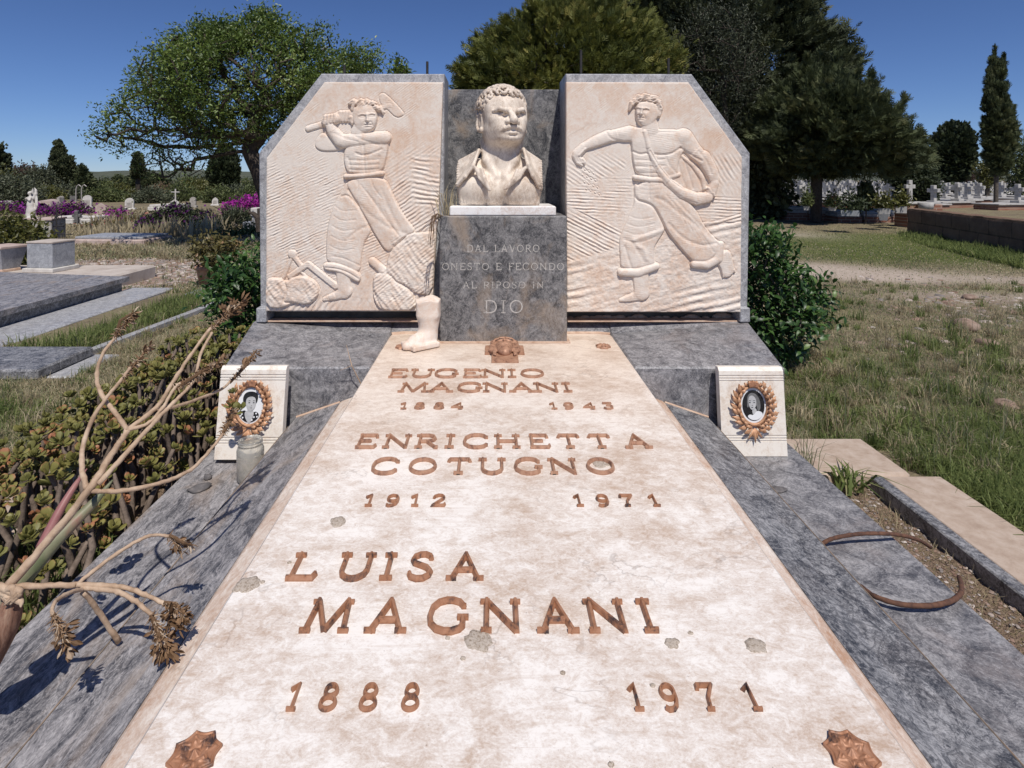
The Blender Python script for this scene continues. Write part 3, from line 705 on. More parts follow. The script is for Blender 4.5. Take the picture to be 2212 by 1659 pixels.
    for i, (a, b, c_, d) in enumerate(((480, 290, 530, 246), (500, 262, 560, 222), (540, 250, 600, 215), (580, 250, 650, 225), (620, 255, 668, 250), (640, 270, 676, 290), (560, 240, 620, 240), (474, 305, 496, 262), (650, 300, 662, 262))):
        R.limb([(a, b, 8), ((a+c_)/2, min(b, d)-4, 12), (c_, d, 8)], 48+i % 3*3, flat=.15); R.limb([(a+8, b-6, 6), ((a+c_)/2+6, min(b, d)+8, 9), (c_+2, d+10, 6)], 48+i % 2*4, flat=.15)
    # arms
    R.limb([(478, 452, 50), (400, 462, 40), (345, 470, 36)], 38, flat=.25); R.limb([(350, 468, 40), (270, 498, 36), (200, 530, 26)], 40, flat=.25)
    R.curve([(330, 440), (350, 480), (420, 500)], 4, 8); R.bump(420, 448, 40, 20, 6)
    R.limb([(190, 536, 28), (150, 578, 30)], 34, flat=.3); R.limb([(136, 590, 20), (150, 630, 13), (180, 648, 9)], 30, flat=.2)
    for i in range(3): R.limb([(150+i*16, 600+i*4, 11), (168+i*14, 634-i*4, 9), (196, 622+i*12, 6)], 28, flat=.1)
    R.limb([(198, 545, 10), (160, 585, 10)], 40, flat=.1)
    for q in range(16):
        R.limb([(170+q % 4*24+q*3, 660+q*11, 5), (176+q % 4*24+q*3, 668+q*11, 4)], 6, flat=.1)
    R.limb([(812, 480, 62), (880, 560, 48), (930, 610, 44)], 44, flat=.25); R.limb([(935, 600, 46), (985, 690, 42), (1005, 760, 30)], 46, flat=.25)
    R.curve([(790, 540), (850, 580), (920, 620)], 7, 8); R.curve([(900, 560), (950, 620), (980, 700)], 4, 9); R.bump(810, 470, 46, 34, 7); R.curve([(850, 440), (880, 500), (880, 540)], 4, 10)
    R.limb([(1004, 760, 30), (985, 810, 34)], 48, flat=.3)
    for i in range(4): R.limb([(964+i*4, 790+i*9, 11), (1000-i*2, 838-i*6, 12)], 50, flat=.1)
    # strap and hanging bag rim
    R.limb([(566, 440, 16), (590, 540, 18), (640, 650, 24), (710, 750, 30), (800, 822, 36), (890, 858, 40), (960, 848, 34)], 56, flat=.45)
    R.curve([(600, 560), (650, 650), (720, 735), (800, 795), (900, 820)], 8, 6); R.curve([(610, 620), (690, 760), (790, 850), (890, 885)], 4, 8)
    R.limb([(800, 590, 10), (870, 650, 14), (930, 730, 16), (940, 790, 14)], 26, flat=.3)
def sower_bg(X, Y):
    b = chisel(X, Y, -38, 12, 1.0, 23)
    z1 = np.clip((Y-690-.0*(X))/40, 0, 1); b = b*(1-z1)+z1*chisel(X, Y, 3, 20, 4.4, 25, .8, 5)
    z2 = np.clip((Y-880-.48*(X-80))/16, 0, 1)*np.clip((450-X)/20, 0, 1); b = b*(1-z2)+z2*chisel(X, Y, 27, 22, 6.0, 27, .6, 7)
    z2b = np.clip((690+.35*(430-X)-Y)/20, 0, 1)*np.clip((460-X)/20, 0, 1)*np.clip((Y-560)/60, 0, 1); b = b*(1-z2b)+z2b*chisel(X, Y, 34, 24, 2.8, 29, .7, 6)
    z3 = np.clip((X-880)/20, 0, 1)*np.clip((Y-560-.0*X)/60, 0, 1)*np.clip((850-Y)/20, 0, 1); b = b*(1-z3)+z3*chisel(X, Y, 58, 26, 3.6, 31, .6, 6)
    z4 = np.clip((X-860)/20, 0, 1)*np.clip((Y-1005+.28*(X-920))/16, 0, 1); b = b*(1-z4)+z4*chisel(X, Y, -16, 23, 6.0, 33, .6, 7)
    z5 = np.clip((Y-1240+.30*(X-90))/22, 0, 1)*(Y > 1000); b = b*(1-z5)+z5*(chisel(X, Y, -13, 50, 11, 35, .9, 6)+5.5*(fbm(X/22, Y/22, 40, 4)-.5))
    return b

def panel(name, label, ox, oy, outer, inner, figfn, bgfn, flab, DF=2.40, DB=2.36):
    """outer/inner outlines in enlarged-photo pixels"""
    k = .8848/2.552
    U = lambda X: (ox*.8848+X*k); Vv = lambda Y: (oy*.8848+Y*k)
    wx = lambda X, d: (U(X)-U0)/F*d; wz = lambda Y, d: ZC-(Vv(Y)-V0)/F*d
    o = np.array([[wx(x, DF), wz(y, DF)] for x, y in outer])
    root = thing(name, label, 'relief panel', ((o[:, 0].min()+o[:, 0].max())/2, 2.5, o[:, 1].min()))
    # frame: bevelled outline extruded
    n = len(o); c = o.mean(0); inn = o+(c-o)/np.linalg.norm(c-o, axis=1)[:, None]*.006
    V = [[x, DF, z] for x, z in inn]+[[x, DF+.006, z] for x, z in o]+[[x, 2.62, z] for x, z in o]
    Fc = [list(range(n)), [2*n+i for i in range(n)][::-1]]+[[q*n+i, q*n+(i+1) % n, (q+1)*n+(i+1) % n, (q+1)*n+i][::-1] for q in range(2) for i in range(n)]
    obj('frame', V, Fc, M['greyF'], root)
    # carved slab as a height field
    xs = [p[0] for p in inner]; ys = [p[1] for p in inner]; st = 2.7
    gx = np.arange(min(xs)-1, max(xs)+1+st, st); gy = np.arange(min(ys)-1, max(ys)+1+st, st)
    X, Y = np.meshgrid(gx, gy, indexing='ij')
    R = Relief(X, Y); figfn(R)
    fig = R.h*.55+.26*5.0*np.sqrt(np.maximum(R.h, 0)/5.0+.0)*0; fig = blur(fig, 1); bg = bgfn(X, Y)
    msk = R.m; mm = blur(msk.astype(float), 2)
    tool = chisel(X, Y, -8, 11, 1.05, 77, 1.2, 4)+2.2*(fbm(X/26, Y/26, 91, 5)-.5)
    H = bg*(1-mm)+(fig*1.0+tool)*mm
    H -= 5*np.clip(1-np.abs(blur(msk.astype(float), 6)-.35)/.3, 0, 1)*(1-mm)      # cut-back halo round the figure
    sd = poly_sd(X, Y, inner); H = np.where(sd < 6, np.minimum(H, H*.6)-(6-np.clip(sd, 0, 6))*.6, H)
    m_px = k*DB/F; hy = H*m_px
    wX = (U(X)-U0)/F*DB; wZ = ZC-(Vv(Y)-V0)/F*DB
    VV = np.stack([wX, DB-hy, wZ], -1).reshape(-1, 3); nx, ny = X.shape
    Fq = grid_faces(nx, ny)
    ins = (sd > -.5).ravel()
    # snap the border vertices onto the outline by dropping faces outside
    keep = ins[Fq].all(1); fm = msk.ravel()[Fq].sum(1) >= 3
    def sub(sel, nm, lab=None):
        f = Fq[sel]; u_, inv = np.unique(f, return_inverse=True); ob = obj(nm, VV[u_], inv.reshape(-1, 4), M['cream'], root, smooth=True)
        if lab: ob['label'] = lab
    sub(keep & ~fm, 'carved_background'); sub(keep & fm, 'carved_figure', flab)
    # solid edge of the slab behind the height field
    p = np.array([[wx(x, DB), wz(y, DB)] for x, y in inner]); n = len(p)
    V = [[x, DB+.004, z] for x, z in p]+[[x, DF+.004, z] for x, z in p]
    Fc = [list(range(n)), [n+i for i in range(n)][::-1]]+[[i, (i+1) % n, n+(i+1) % n, n+i][::-1] for i in range(n)]
    obj('carved_slab', V, Fc, M['cream'], root)
    return root
panel('relief_panel', 'marble panel carved with a bare-chested labourer swinging a long hammer', 600, 150,
      [(90, 1530), (80, 572), (470, 75), (1238, 77), (1232, 1560), (90, 1560)], [(125, 1556), (128, 602), (490, 128), (1228, 130), (1200, 960), (1188, 1060), (1160, 1556)],
      worker, worker_bg, 'labourer in wide trousers with raised hammer')
panel('relief_panel', 'marble panel carved with a striding sower carrying a seed bag', 1350, 150,
      [(80, 1560), (80, 76), (866, 78), (1229, 573), (1213, 1560)], [(88, 1562), (82, 128), (845, 130), (1178, 592), (1170, 1562)],
      sower, sower_bg, 'sower scattering seed from a shoulder bag')
# recessed foot course under the panels
mb = MB(); mb.box(-.93, .985, 2.455, 2.62, .6125, .657, .003); mb.obj('foot_course', M['dark_mortar'], block)
for u0, u1 in ((553.5, 575.5), (1598, 1620)):
    mb = MB(); mb.box(px(u0, 2.37), px(u1, 2.37), 2.366, 2.60, .6135, pz(665, 2.37), .004); mb.obj('corner_block', M['greyF'], block)
mb = MB()
for k in range(26):
    x = .15+k*.032+random.random()*.02; r = .008+.018*random.random()**2
    mb.ell((x, 2.445, .612), (r*1.8, .012, r), 8, 6)
mb.obj('mortar_lumps', M['mortar'], block)
for u0, u1, mt in ((575, 946, 'mortar'), (1226, 1600, 'mortar')):
    mb = MB(); mb.box(px(u0, 2.39), px(u1, 2.39), 2.386, 2.44, .610, .6165, .002); mb.obj('mortar_strip', M[mt], block)
# back slab between the panels
mb = MB(); mb.box(px(955, 2.62), px(1226, 2.62), 2.615, 2.67, 1.0, pz(193.5, 2.62), .004)
mb.obj('back_slab', M['greyC'], None, label='plain dark grey marble slab upright behind the bust', cat='stone slab')
M['iron'] = simple('rusty_iron', [(.05, .03, .025), (.12, .06, .04), (.17, .085, .05)], 60, .85, .3)
M['iron_dark'] = simple('dark_iron', [(.02, .02, .022), (.05, .045, .045)], 40, .8, .1)
for u, v0, v1, lb in ((744, 140, 170, 'thin dark iron rod rising behind the labourer panel, under the leafy tree'), (923, 133, 170, 'thin dark iron rod above the labourer panel against open sky'), (1255, 108, 170, 'thin dark iron rod above the sower panel, nearer the bust'), (1444, 126, 170, 'thin dark iron rod above the sower panel near its sloping corner')):
    d = 2.66; mb = MB(); mb.tube([(px(u, d), d, pz(v1, d)-.3), (px(u, d), d, pz(v0, d))], .0058, 8); mb.obj('iron_rod', M['iron_dark'], None, label=lb, cat='iron rod', group='iron rods behind the panels')
# ================================================================ sculpture: signed-distance solids turned into one mesh
class Solid:
    def __init__(s, lo, hi, h):
        s.lo = np.array(lo, float); s.h = h
        s.sh = np.ceil((np.array(hi)-s.lo)/h).astype(int)+1
        s.g = np.full(s.sh, 1.0, np.float32)
        s.ax = [(s.lo[i]+h*np.arange(s.sh[i])).astype(np.float32) for i in range(3)]
    def win(s, c, r):
        a = np.maximum(np.floor((np.asarray(c)-r-s.lo)/s.h).astype(int), 0); b = np.minimum(np.ceil((np.asarray(c)+r-s.lo)/s.h).astype(int)+1, s.sh)
        return tuple(slice(a[i], max(a[i]+1, b[i])) for i in range(3))
    def pts(s, w):
        return np.meshgrid(s.ax[0][w[0]], s.ax[1][w[1]], s.ax[2][w[2]], indexing='ij')
    def comb(s, w, d, k, sub=False):
        a = s.g[w]
        if sub: d = -d; h = np.clip(.5-.5*(d-a)/k, 0, 1); s.g[w] = d*(1-h)+a*h+k*h*(1-h) if False else np.maximum(a, d)+np.maximum(k-np.abs(a-d), 0)**2/(4*k)
        else: s.g[w] = np.minimum(a, d)-np.maximum(k-np.abs(a-d), 0)**2/(4*k)
    def ell(s, c, r, k=.01, R=None, sub=False):
        c = np.asarray(c, float); r = np.asarray(r, float); w = s.win(c, r.max()*1.05+k*2+.01); X, Y, Z = s.pts(w); X = X-c[0]; Y = Y-c[1]; Z = Z-c[2]
        if R is not None:
            R = np.asarray(R); X, Y, Z = R[0, 0]*X+R[1, 0]*Y+R[2, 0]*Z, R[0, 1]*X+R[1, 1]*Y+R[2, 1]*Z, R[0, 2]*X+R[1, 2]*Y+R[2, 2]*Z
        q = np.sqrt((X/r[0])**2+(Y/r[1])**2+(Z/r[2])**2); q2 = np.sqrt((X/r[0]**2)**2+(Y/r[1]**2)**2+(Z/r[2]**2)**2)+1e-6
        s.comb(w, q*(q-1)/q2, k, sub)
    def cap(s, a, b, ra, rb, k=.01, sub=False):
        a = np.asarray(a, float); b = np.asarray(b, float); w = s.win((a+b)/2, np.linalg.norm(b-a)/2+max(ra, rb)+2*k+.01); X, Y, Z = s.pts(w); d = b-a
        t = np.clip(((X-a[0])*d[0]+(Y-a[1])*d[1]+(Z-a[2])*d[2])/(d@d+1e-9), 0, 1)
        D = np.sqrt((X-a[0]-t*d[0])**2+(Y-a[1]-t*d[1])**2+(Z-a[2]-t*d[2])**2)-(ra+(rb-ra)*t); s.comb(w, D, k, sub)
    def path(s, pts, rs, k=.008, sub=False):
        for i in range(len(pts)-1): s.cap(pts[i], pts[i+1], rs[i], rs[i+1], k, sub)
    def box(s, c, hx, rd=.005, k=.01, R=None, sub=False):
        c = np.asarray(c, float); hx = np.asarray(hx, float); w = s.win(c, np.linalg.norm(hx)+2*k+.01); X, Y, Z = s.pts(w); X = X-c[0]; Y = Y-c[1]; Z = Z-c[2]
        if R is not None:
            R = np.asarray(R); X, Y, Z = R[0, 0]*X+R[1, 0]*Y+R[2, 0]*Z, R[0, 1]*X+R[1, 1]*Y+R[2, 1]*Z, R[0, 2]*X+R[1, 2]*Y+R[2, 2]*Z
        qx, qy, qz = np.abs(X)-hx[0]+rd, np.abs(Y)-hx[1]+rd, np.abs(Z)-hx[2]+rd
        D = np.sqrt(np.maximum(qx, 0)**2+np.maximum(qy, 0)**2+np.maximum(qz, 0)**2)+np.minimum(np.maximum(qx, np.maximum(qy, qz)), 0)-rd
        s.comb(w, D, k, sub)
    def tri(s, a, b, c, th, k=.006, sub=False):
        a, b, c = (np.asarray(q, float) for q in (a, b, c)); ce = (a+b+c)/3; w = s.win(ce, max(np.linalg.norm(q-ce) for q in (a, b, c))+th+2*k+.01)
        X, Y, Z = s.pts(w); p = np.stack([X, Y, Z], -1).astype(np.float64)
        ba, cb, ac = b-a, c-b, a-c; pa, pb, pc = p-a, p-b, p-c; n = np.cross(ba, ac)
        ins = np.sign(pa@np.cross(ba, n))+np.sign(pb@np.cross(cb, n))+np.sign(pc@np.cross(ac, n)) < 2
        def ed(e, q): t = np.clip((q@e)/(e@e), 0, 1)[..., None]; v = e*t-q; return (v*v).sum(-1)
        D = np.sqrt(np.where(ins, np.minimum(np.minimum(ed(ba, pa), ed(cb, pb)), ed(ac, pc)), (pa@n)**2/(n@n)))-th
        s.comb(w, D.astype(np.float32), k, sub)
    def mesh(s):
        g = s.g; n = np.array(g.shape)-1; ins = g < 0
        cnt = np.zeros(n, np.int8)
        sl_ = lambda o: tuple(slice(o[i], o[i]+n[i]) for i in range(3))
        for o in np.ndindex(2, 2, 2): cnt += ins[sl_(o)]
        act = (cnt > 0) & (cnt < 8); cid = np.argwhere(act); idx = np.full(n, -1, np.int64); idx[act] = np.arange(len(cid))
        acc = np.zeros((len(cid), 3)); num = np.zeros(len(cid))
        for ax in range(3):
            for o in np.ndindex(2, 2):
                a = np.insert(np.array(o), ax, 0); b = a.copy(); b[ax] = 1
                pa = cid+a; pb = cid+b; va = g[tuple(pa.T)]; vb = g[tuple(pb.T)]; cr = (va < 0) != (vb < 0)
                t = np.where(cr, va/(va-vb+1e-20), 0); q = a[None, :]+np.eye(3)[ax][None, :]*t[:, None]
                acc += np.where(cr[:, None], q, 0); num += cr
        V = s.lo+s.h*(cid+acc/num[:, None]); Fq = []
        for ax in range(3):
            b, c = (ax+1) % 3, (ax+2) % 3
            lo = [slice(None)]*3; hi = [slice(None)]*3; lo[ax] = slice(0, n[ax]); hi[ax] = slice(1, n[ax]+1)
            for q in (b, c): lo[q] = slice(1, n[q]); hi[q] = slice(1, n[q])
            A = ins[tuple(lo)]; B = ins[tuple(hi)]; cr = np.argwhere(A != B)
            if not len(cr): continue
            fl = A[tuple(cr.T)]; base = cr.copy(); base[:, b] += 1; base[:, c] += 1
            def at(db, dc): p = base.copy(); p[:, b] += db; p[:, c] += dc; return idx[tuple(p.T)]
            q = np.stack([at(-1, -1), at(0, -1), at(0, 0), at(-1, 0)], -1); q[~fl] = q[~fl][:, ::-1]; Fq.append(q)
        return V, np.concatenate(Fq)
def relax(V, Fq, it=2):
    for _ in range(it):
        acc = np.zeros_like(V); n = np.zeros(len(V))
        for k in range(4):
            for j in (1, 3):
                np.add.at(acc, Fq[:, k], V[Fq[:, (k+j) % 4]]); np.add.at(n, Fq[:, k], 1)
        V = V*.5+acc/n[:, None]*.5
    return V
def rot3(yaw, pitch, roll=0):
    cy, sy = cos(yaw), sin(yaw); cp, sp = cos(pitch), sin(pitch); cr, sr = cos(roll), sin(roll)
    return np.array([[cy, -sy, 0], [sy, cy, 0], [0, 0, 1]])@np.array([[1, 0, 0], [0, cp, -sp], [0, sp, cp]])@np.array([[cr, 0, sr], [0, 1, 0], [-sr, 0, cr]])

def build_bust():
    s = Solid((-.215, -.16, -.004), (.215, .145, .505), .0024)
    # local frame: x to the viewer's right, y away from the viewer, z up; front of the figure is -y
    # chest, cut square at the bottom
    s.ell((-.004, .035, .085), (.178, .085, .105), .01)
    s.box((-.004, .02, .050), (.165, .075, .055), .02, .04)
    s.ell((-.075, -.045, .065), (.085, .052, .068), .025); s.ell((.067, -.045, .065), (.085, .052, .068), .025)
    s.ell((-.115, .03, .150), (.062, .065, .042), .03); s.ell((.107, .03, .150), (.062, .065, .042), .03)
    # neck
    s.cap((.0, .030, .08), (.010, .020, .29), .084, .080, .02)
    for g in (-1, 1): s.path([(.005+g*.075, .02, .26), (.0+g*.055, -.03, .18), (g*.018, -.062, .118)], [.014, .014, .010], .02)
    s.ell((.010, -.045, .272), (.058, .04, .035), .03)
    # head frame
    R = rot3(radians(19), radians(-7)); O = np.array([.010, .005, .364])
    T = lambda r, f, z: O+R@np.array([r, -f, z])
    Rm = R
    E = lambda r, f, z, rr, k=.01, sub=False: s.ell(T(r, f, z), rr, k, Rm, sub)
    E(0, -.020, .028, (.087, .104, .086), .01)
    E(0, .022, -.035, (.084, .086, .080), .03)
    for g in (-1, 1):
        E(g*.046, .014, -.062, (.036, .055, .036), .03); E(g*.052, .062, -.028, (.026, .026, .024), .02); E(g*.072, .02, .01, (.02, .05, .04), .02)
        E(g*.036, .074, -.068, (.026, .026, .026), .02)
    E(0, .036, .036, (.076, .054, .046), .025)
    E(0, .082, -.104, (.034, .024, .018), .015); E(0, .050, -.098, (.058, .050, .026), .02)
    E(0, .092, -.074, (.038, .020, .022), .012)
    for g in (-1, 1):    # sockets, eyeballs, lids, brows
        E(g*.036, .109, -.019, (.023, .019, .0125), .009, True)
        E(g*.034, .0835, -.021, (.0155, .0125, .0105), .003)
        s.path([T(g*.015, .092, -.019), T(g*.034, .0985, -.011), T(g*.052, .088, -.016)], [.0028, .0036, .003], .003)
        s.path([T(g*.016, .091, -.027), T(g*.034, .0955, -.0315), T(g*.051, .087, -.026)], [.0026, .0032, .0026], .004)
        s.path([T(g*.009, .102, -.004), T(g*.026, .108, .001), T(g*.047, .101, .008), T(g*.067, .080, .001)], [.009, .0095, .009, .006], .005)
        s.path([T(g*.021, .099, -.046), T(g*.034, .092, -.060), T(g*.046, .083, -.078)], [.004, .005, .004], .01)
    s.path([T(0, .099, .002), T(0, .110, -.016), T(0, .127, -.042)], [.0105, .0115, .0168], .006)
    for g in (-1, 1): E(g*.018, .108, -.046, (.013, .015, .011), .005); s.cap(T(g*.009, .118, -.056), T(g*.009, .109, -.051), .004, .0035, .003, True)
    # moustache and lips
    for g in (-1, 1): s.path([T(0, .112, -.064), T(g*.016, .111, -.0665), T(g*.032, .1045, -.0715), T(g*.046, .094, -.080)], [.006, .0088, .0075, .0035], .0035)
    s.path([T(-.030, .1055, -.0845), T(-.012, .1125, -.0815), T(0, .1145, -.082), T(.012, .1125, -.0815), T(.030, .1055, -.0845)], [.0022, .0035, .0036, .0035, .0022], .0025, True)
    s.path([T(-.025, .098, -.0895), T(-.008, .1065, -.0895), T(.008, .1065, -.0895), T(.025, .098, -.0895)], [.0045, .0072, .0072, .0045], .004)
    s.path([T(-.016, .1085, -.1000), T(.016, .1085, -.1000)], [.0035, .0035], .006, True)
    # ears
    for g in (-1, 1):
        c = (g*.094, -.004, -.024)
        pts = [T(c[0]+g*.010*max(0, cos(a+.6)), c[1]-.020*cos(a)*1.0-.004, c[2]+.037*sin(a)) for a in np.linspace(-1.9, 2.4, 12)]
        s.ell(T(c[0]-g*.002, c[1]-.004, c[2]+.002), (.010, .020, .036), .006, Rm); s.path(pts, [.0056]*12, .004)
        s.ell(T(c[0]+g*.010, c[1]+.002, c[2]+.004), (.008, .012, .021), .004, Rm, True); s.ell(T(c[0]+g*.001, c[1]+.004, c[2]-.036), (.009, .011, .012), .006, Rm)
    # curly hair: short fat commas over the skull
    r = np.random.default_rng(4); done = []
    for i in range(9000):
        th = r.uniform(0, 2*pi); z = r.uniform(-.35, 1); q = sqrt(max(0, 1-z*z)); dx, df, dz = q*cos(th), q*sin(th), z
        line = (.53-.08*cos(3*dx)-.50*max(0, abs(dx)-.5)*2) if df > .05 else (-.30 if df < -.2 else .0)
        if abs(dx) > .70 and df < .55: line = min(line, .02)
        if dz < line: continue
        p = np.array([.0915*dx, -.018+.110*df, .033+.091*dz])
        if done and np.min(np.sum((np.array(done)-p)**2, 1)) < .0165**2: continue
        done.append(p)
        nn = np.array([dx, df, dz]); t1 = np.cross(nn, r.normal(size=3)); t1 /= np.linalg.norm(t1); t2 = np.cross(nn, t1)
        R0 = r.uniform(.0095, .0140); a0 = r.uniform(0, 6.28); pp = []
        for a in np.linspace(0, 4.6, 7): pp.append(T(*(p+nn*(.004+.0075*a/4.6)+(t1*cos(a0+a)+t2*sin(a0+a))*R0*(1-.10*a))))
        s.path(pp, [.004, .0060, .0072, .0074, .0068, .0050, .0030], .0016)
        if len(done) > 190: break
    for g in (-1, 1):
        for i in range(26):
            p = np.array([g*r.uniform(.080, .089), r.uniform(-.06, .040), r.uniform(.0, .06)])
            s.path([T(*(p)), T(*(p+[g*.003, -.006, -.008])), T(*(p+[0, -.012, -.020]))], [.005, .006, .003], .003)
    # open shirt: wide lapels and placket edges
    def lap(pts, th, k=.006):
        for i in range(1, len(pts)-1): s.tri(pts[0], pts[i], pts[i+1], th, k)
    lap([(-.086, -.02, .222), (-.112, -.080, .160), (-.172, -.066, .085), (-.186, -.015, .080), (-.168, .0, .180)], .0065)
    lap([(.094, -.02, .226), (.112, -.080, .165), (.150, -.078, .085), (.172, -.03, .070), (.176, .0, .172)], .0065)
    s.path([(-.088, -.028, .226), (-.108, -.088, .158), (-.140, -.088, .115), (-.178, -.062, .080)], [.0055, .0065, .0065, .005], .006)
    s.path([(.095, -.028, .230), (.108, -.088, .162), (.126, -.090, .12), (.158, -.070, .068)], [.0055, .0065, .0065, .005], .006)
    lap([(-.100, -.088, .150), (-.072, -.096, .140), (-.060, -.112, .095), (-.045, -.116, .066), (-.085, -.105, .11)], .005)
    lap([(.098, -.088, .150), (.064, -.096, .138), (.052, -.110, .105), (.022, -.118, .070), (.075, -.106, .11)], .005)
    s.path([(-.076, -.094, .146), (-.064, -.108, .110), (-.043, -.120, .064)], [.006, .007, .005], .006); s.path([(.066, -.094, .142), (.050, -.114, .104), (.016, -.122, .068)], [.006, .007, .005], .006)
    # square cuts: bottom, sides, rough-tooled lower edge
    w = (slice(None),)*3; X, Y, Z = s.pts(w)
    cut = np.maximum(np.maximum(-Z, np.where(Z < .25, np.abs(X+.004)-.176+.05*np.clip(.06-Z, 0, 1)*0, -1)), Y-.125)
    s.g = np.maximum(s.g, cut.astype(np.float32))
    tool = .0018*np.sin(X*420+3*np.sin(Z*60))*np.clip(1-np.abs(Z-.018)/.022, 0, 1)*np.clip((-Y-.02)/.03, 0, 1); s.g = s.g+tool.astype(np.float32)
    side = .0013*np.sin(Z*620+X*30)*np.clip((np.abs(X+.004)-.160)/.012, 0, 1)*(Z < .2); s.g = s.g+side.astype(np.float32)
    V, Fq = s.mesh(); V = relax(V, Fq, 1)
    V = V+np.array([.028, 2.385, pz(445.5, 2.272)+.0006])
    obj('bust', V, Fq, M['bust'], None, smooth=True, label='carved marble bust of a curly-haired man with moustache and open collar', cat='bust')
build_bust()

def build_boot():
    s = Solid((-.09, -.10, -.002), (.075, .075, .20), .0032)
    s.path([(.018, .01, .03), (.020, .012, .10), (.018, .012, .20)], [.037, .038, .046], .02)
    s.box((.018, .012, .15), (.042, .04, .045), .012, .02)
    s.path([(.008, .0, .03), (-.025, -.035, .018), (-.055, -.06, .012)], [.032, .026, .018], .02)
    s.box((-.008, -.022, .009), (.058, .050, .010), .004, .01, rot3(radians(38), 0))
    X, Y, Z = s.pts((slice(None),)*3)
    top = .176+.006*np.sin(X*60)+.005*np.sin(Y*90+1); s.g = np.maximum(s.g, np.maximum(Z-top, -Z).astype(np.float32))
    V, Fq = s.mesh(); V = relax(V, Fq, 1); b = P(917, 737, 2.23)
    y = 2.215; V = V+np.array([px(917, y)-.005, y, zs(y)+.0015])
    obj('broken_boot', V, Fq, M['cream'], None, smooth=True, label='broken marble carving of a booted foot beside the dark pedestal', cat='carving fragment')
build_boot()

# ---- bronze cross plate with the thorn-crowned head
def build_cross():
    c = SL(1090, 765); root_loc = c
    cr = thing('bronze_cross', 'small bronze cross plate bearing a thorn-crowned head, set on the slab', 'bronze cross', c)
    mb = MB(); t = .011
    def pl(x0, x1, y0, y1):
        mb.prism([(x0, y0), (x1, y0), (x1, y1), (x0, y1)], lambda a, b: (c[0]+a, c[1]+b, zs(c[1]+b)+.0005), lambda a, b: (c[0]+a*.97, c[1]+b*.985, zs(c[1]+b)+t))
    pl(-.048, .048, -.098, .105); pl(-.073, -.0485, -.012, .070); pl(.0485, .073, -.012, .070)
    mb.obj('cross_plate', M['bronze2'], cr)
    s = Solid((-.066, -.095, -.004), (.066, .11, .06), .002)
    s.ell((0, .0, .014), (.034, .046, .030), .01); s.ell((0, -.030, .012), (.024, .032, .024), .012)
    s.path([(0, .02, .043), (0, -.004, .050)], [.004, .0065], .006)
    for g in (-1, 1):
        s.ell((g*.014, .014, .044), (.009, .006, .006), .004, None, True); s.path([(g*.005, .022, .043), (g*.024, .02, .038)], [.004, .003], .004)
        for j in range(5):
            x0 = g*(.030+.005*j); s.path([(x0*.9, .05, .02), (x0+g*.008*sin(j), .015, .016), (x0+g*.006*cos(j*2), -.02, .012), (x0*.95+g*.007*sin(j+1), -.065+.008*j, .008)], [.008, .008, .007, .004], .003)
    s.path([(-.010, -.022, .039), (.010, -.022, .039)], [.003, .003], .003, True); s.path([(-.009, -.028, .037), (.009, -.028, .037)], [.004, .004], .004)
    r = np.random.default_rng(3)
    for j in range(26):
        a = r.uniform(0, pi); q = r.uniform(-.006, .006); s.path([(.040*cos(a)+q, .038+.020*sin(a)+q, .026+.012*sin(a)), (.040*cos(a+.5), .038+.020*sin(a+.5)-q, .028+.012*sin(a+.5))], [.0028, .0028], .002)
    V, Fq = s.mesh(); V = V[:, :]*[1, 1.05, .85]+[c[0], c[1]+.01, zs(c[1])+.008]
    obj('thorn_crowned_head', V, Fq, M['bronze2'], cr, smooth=True)
build_cross()

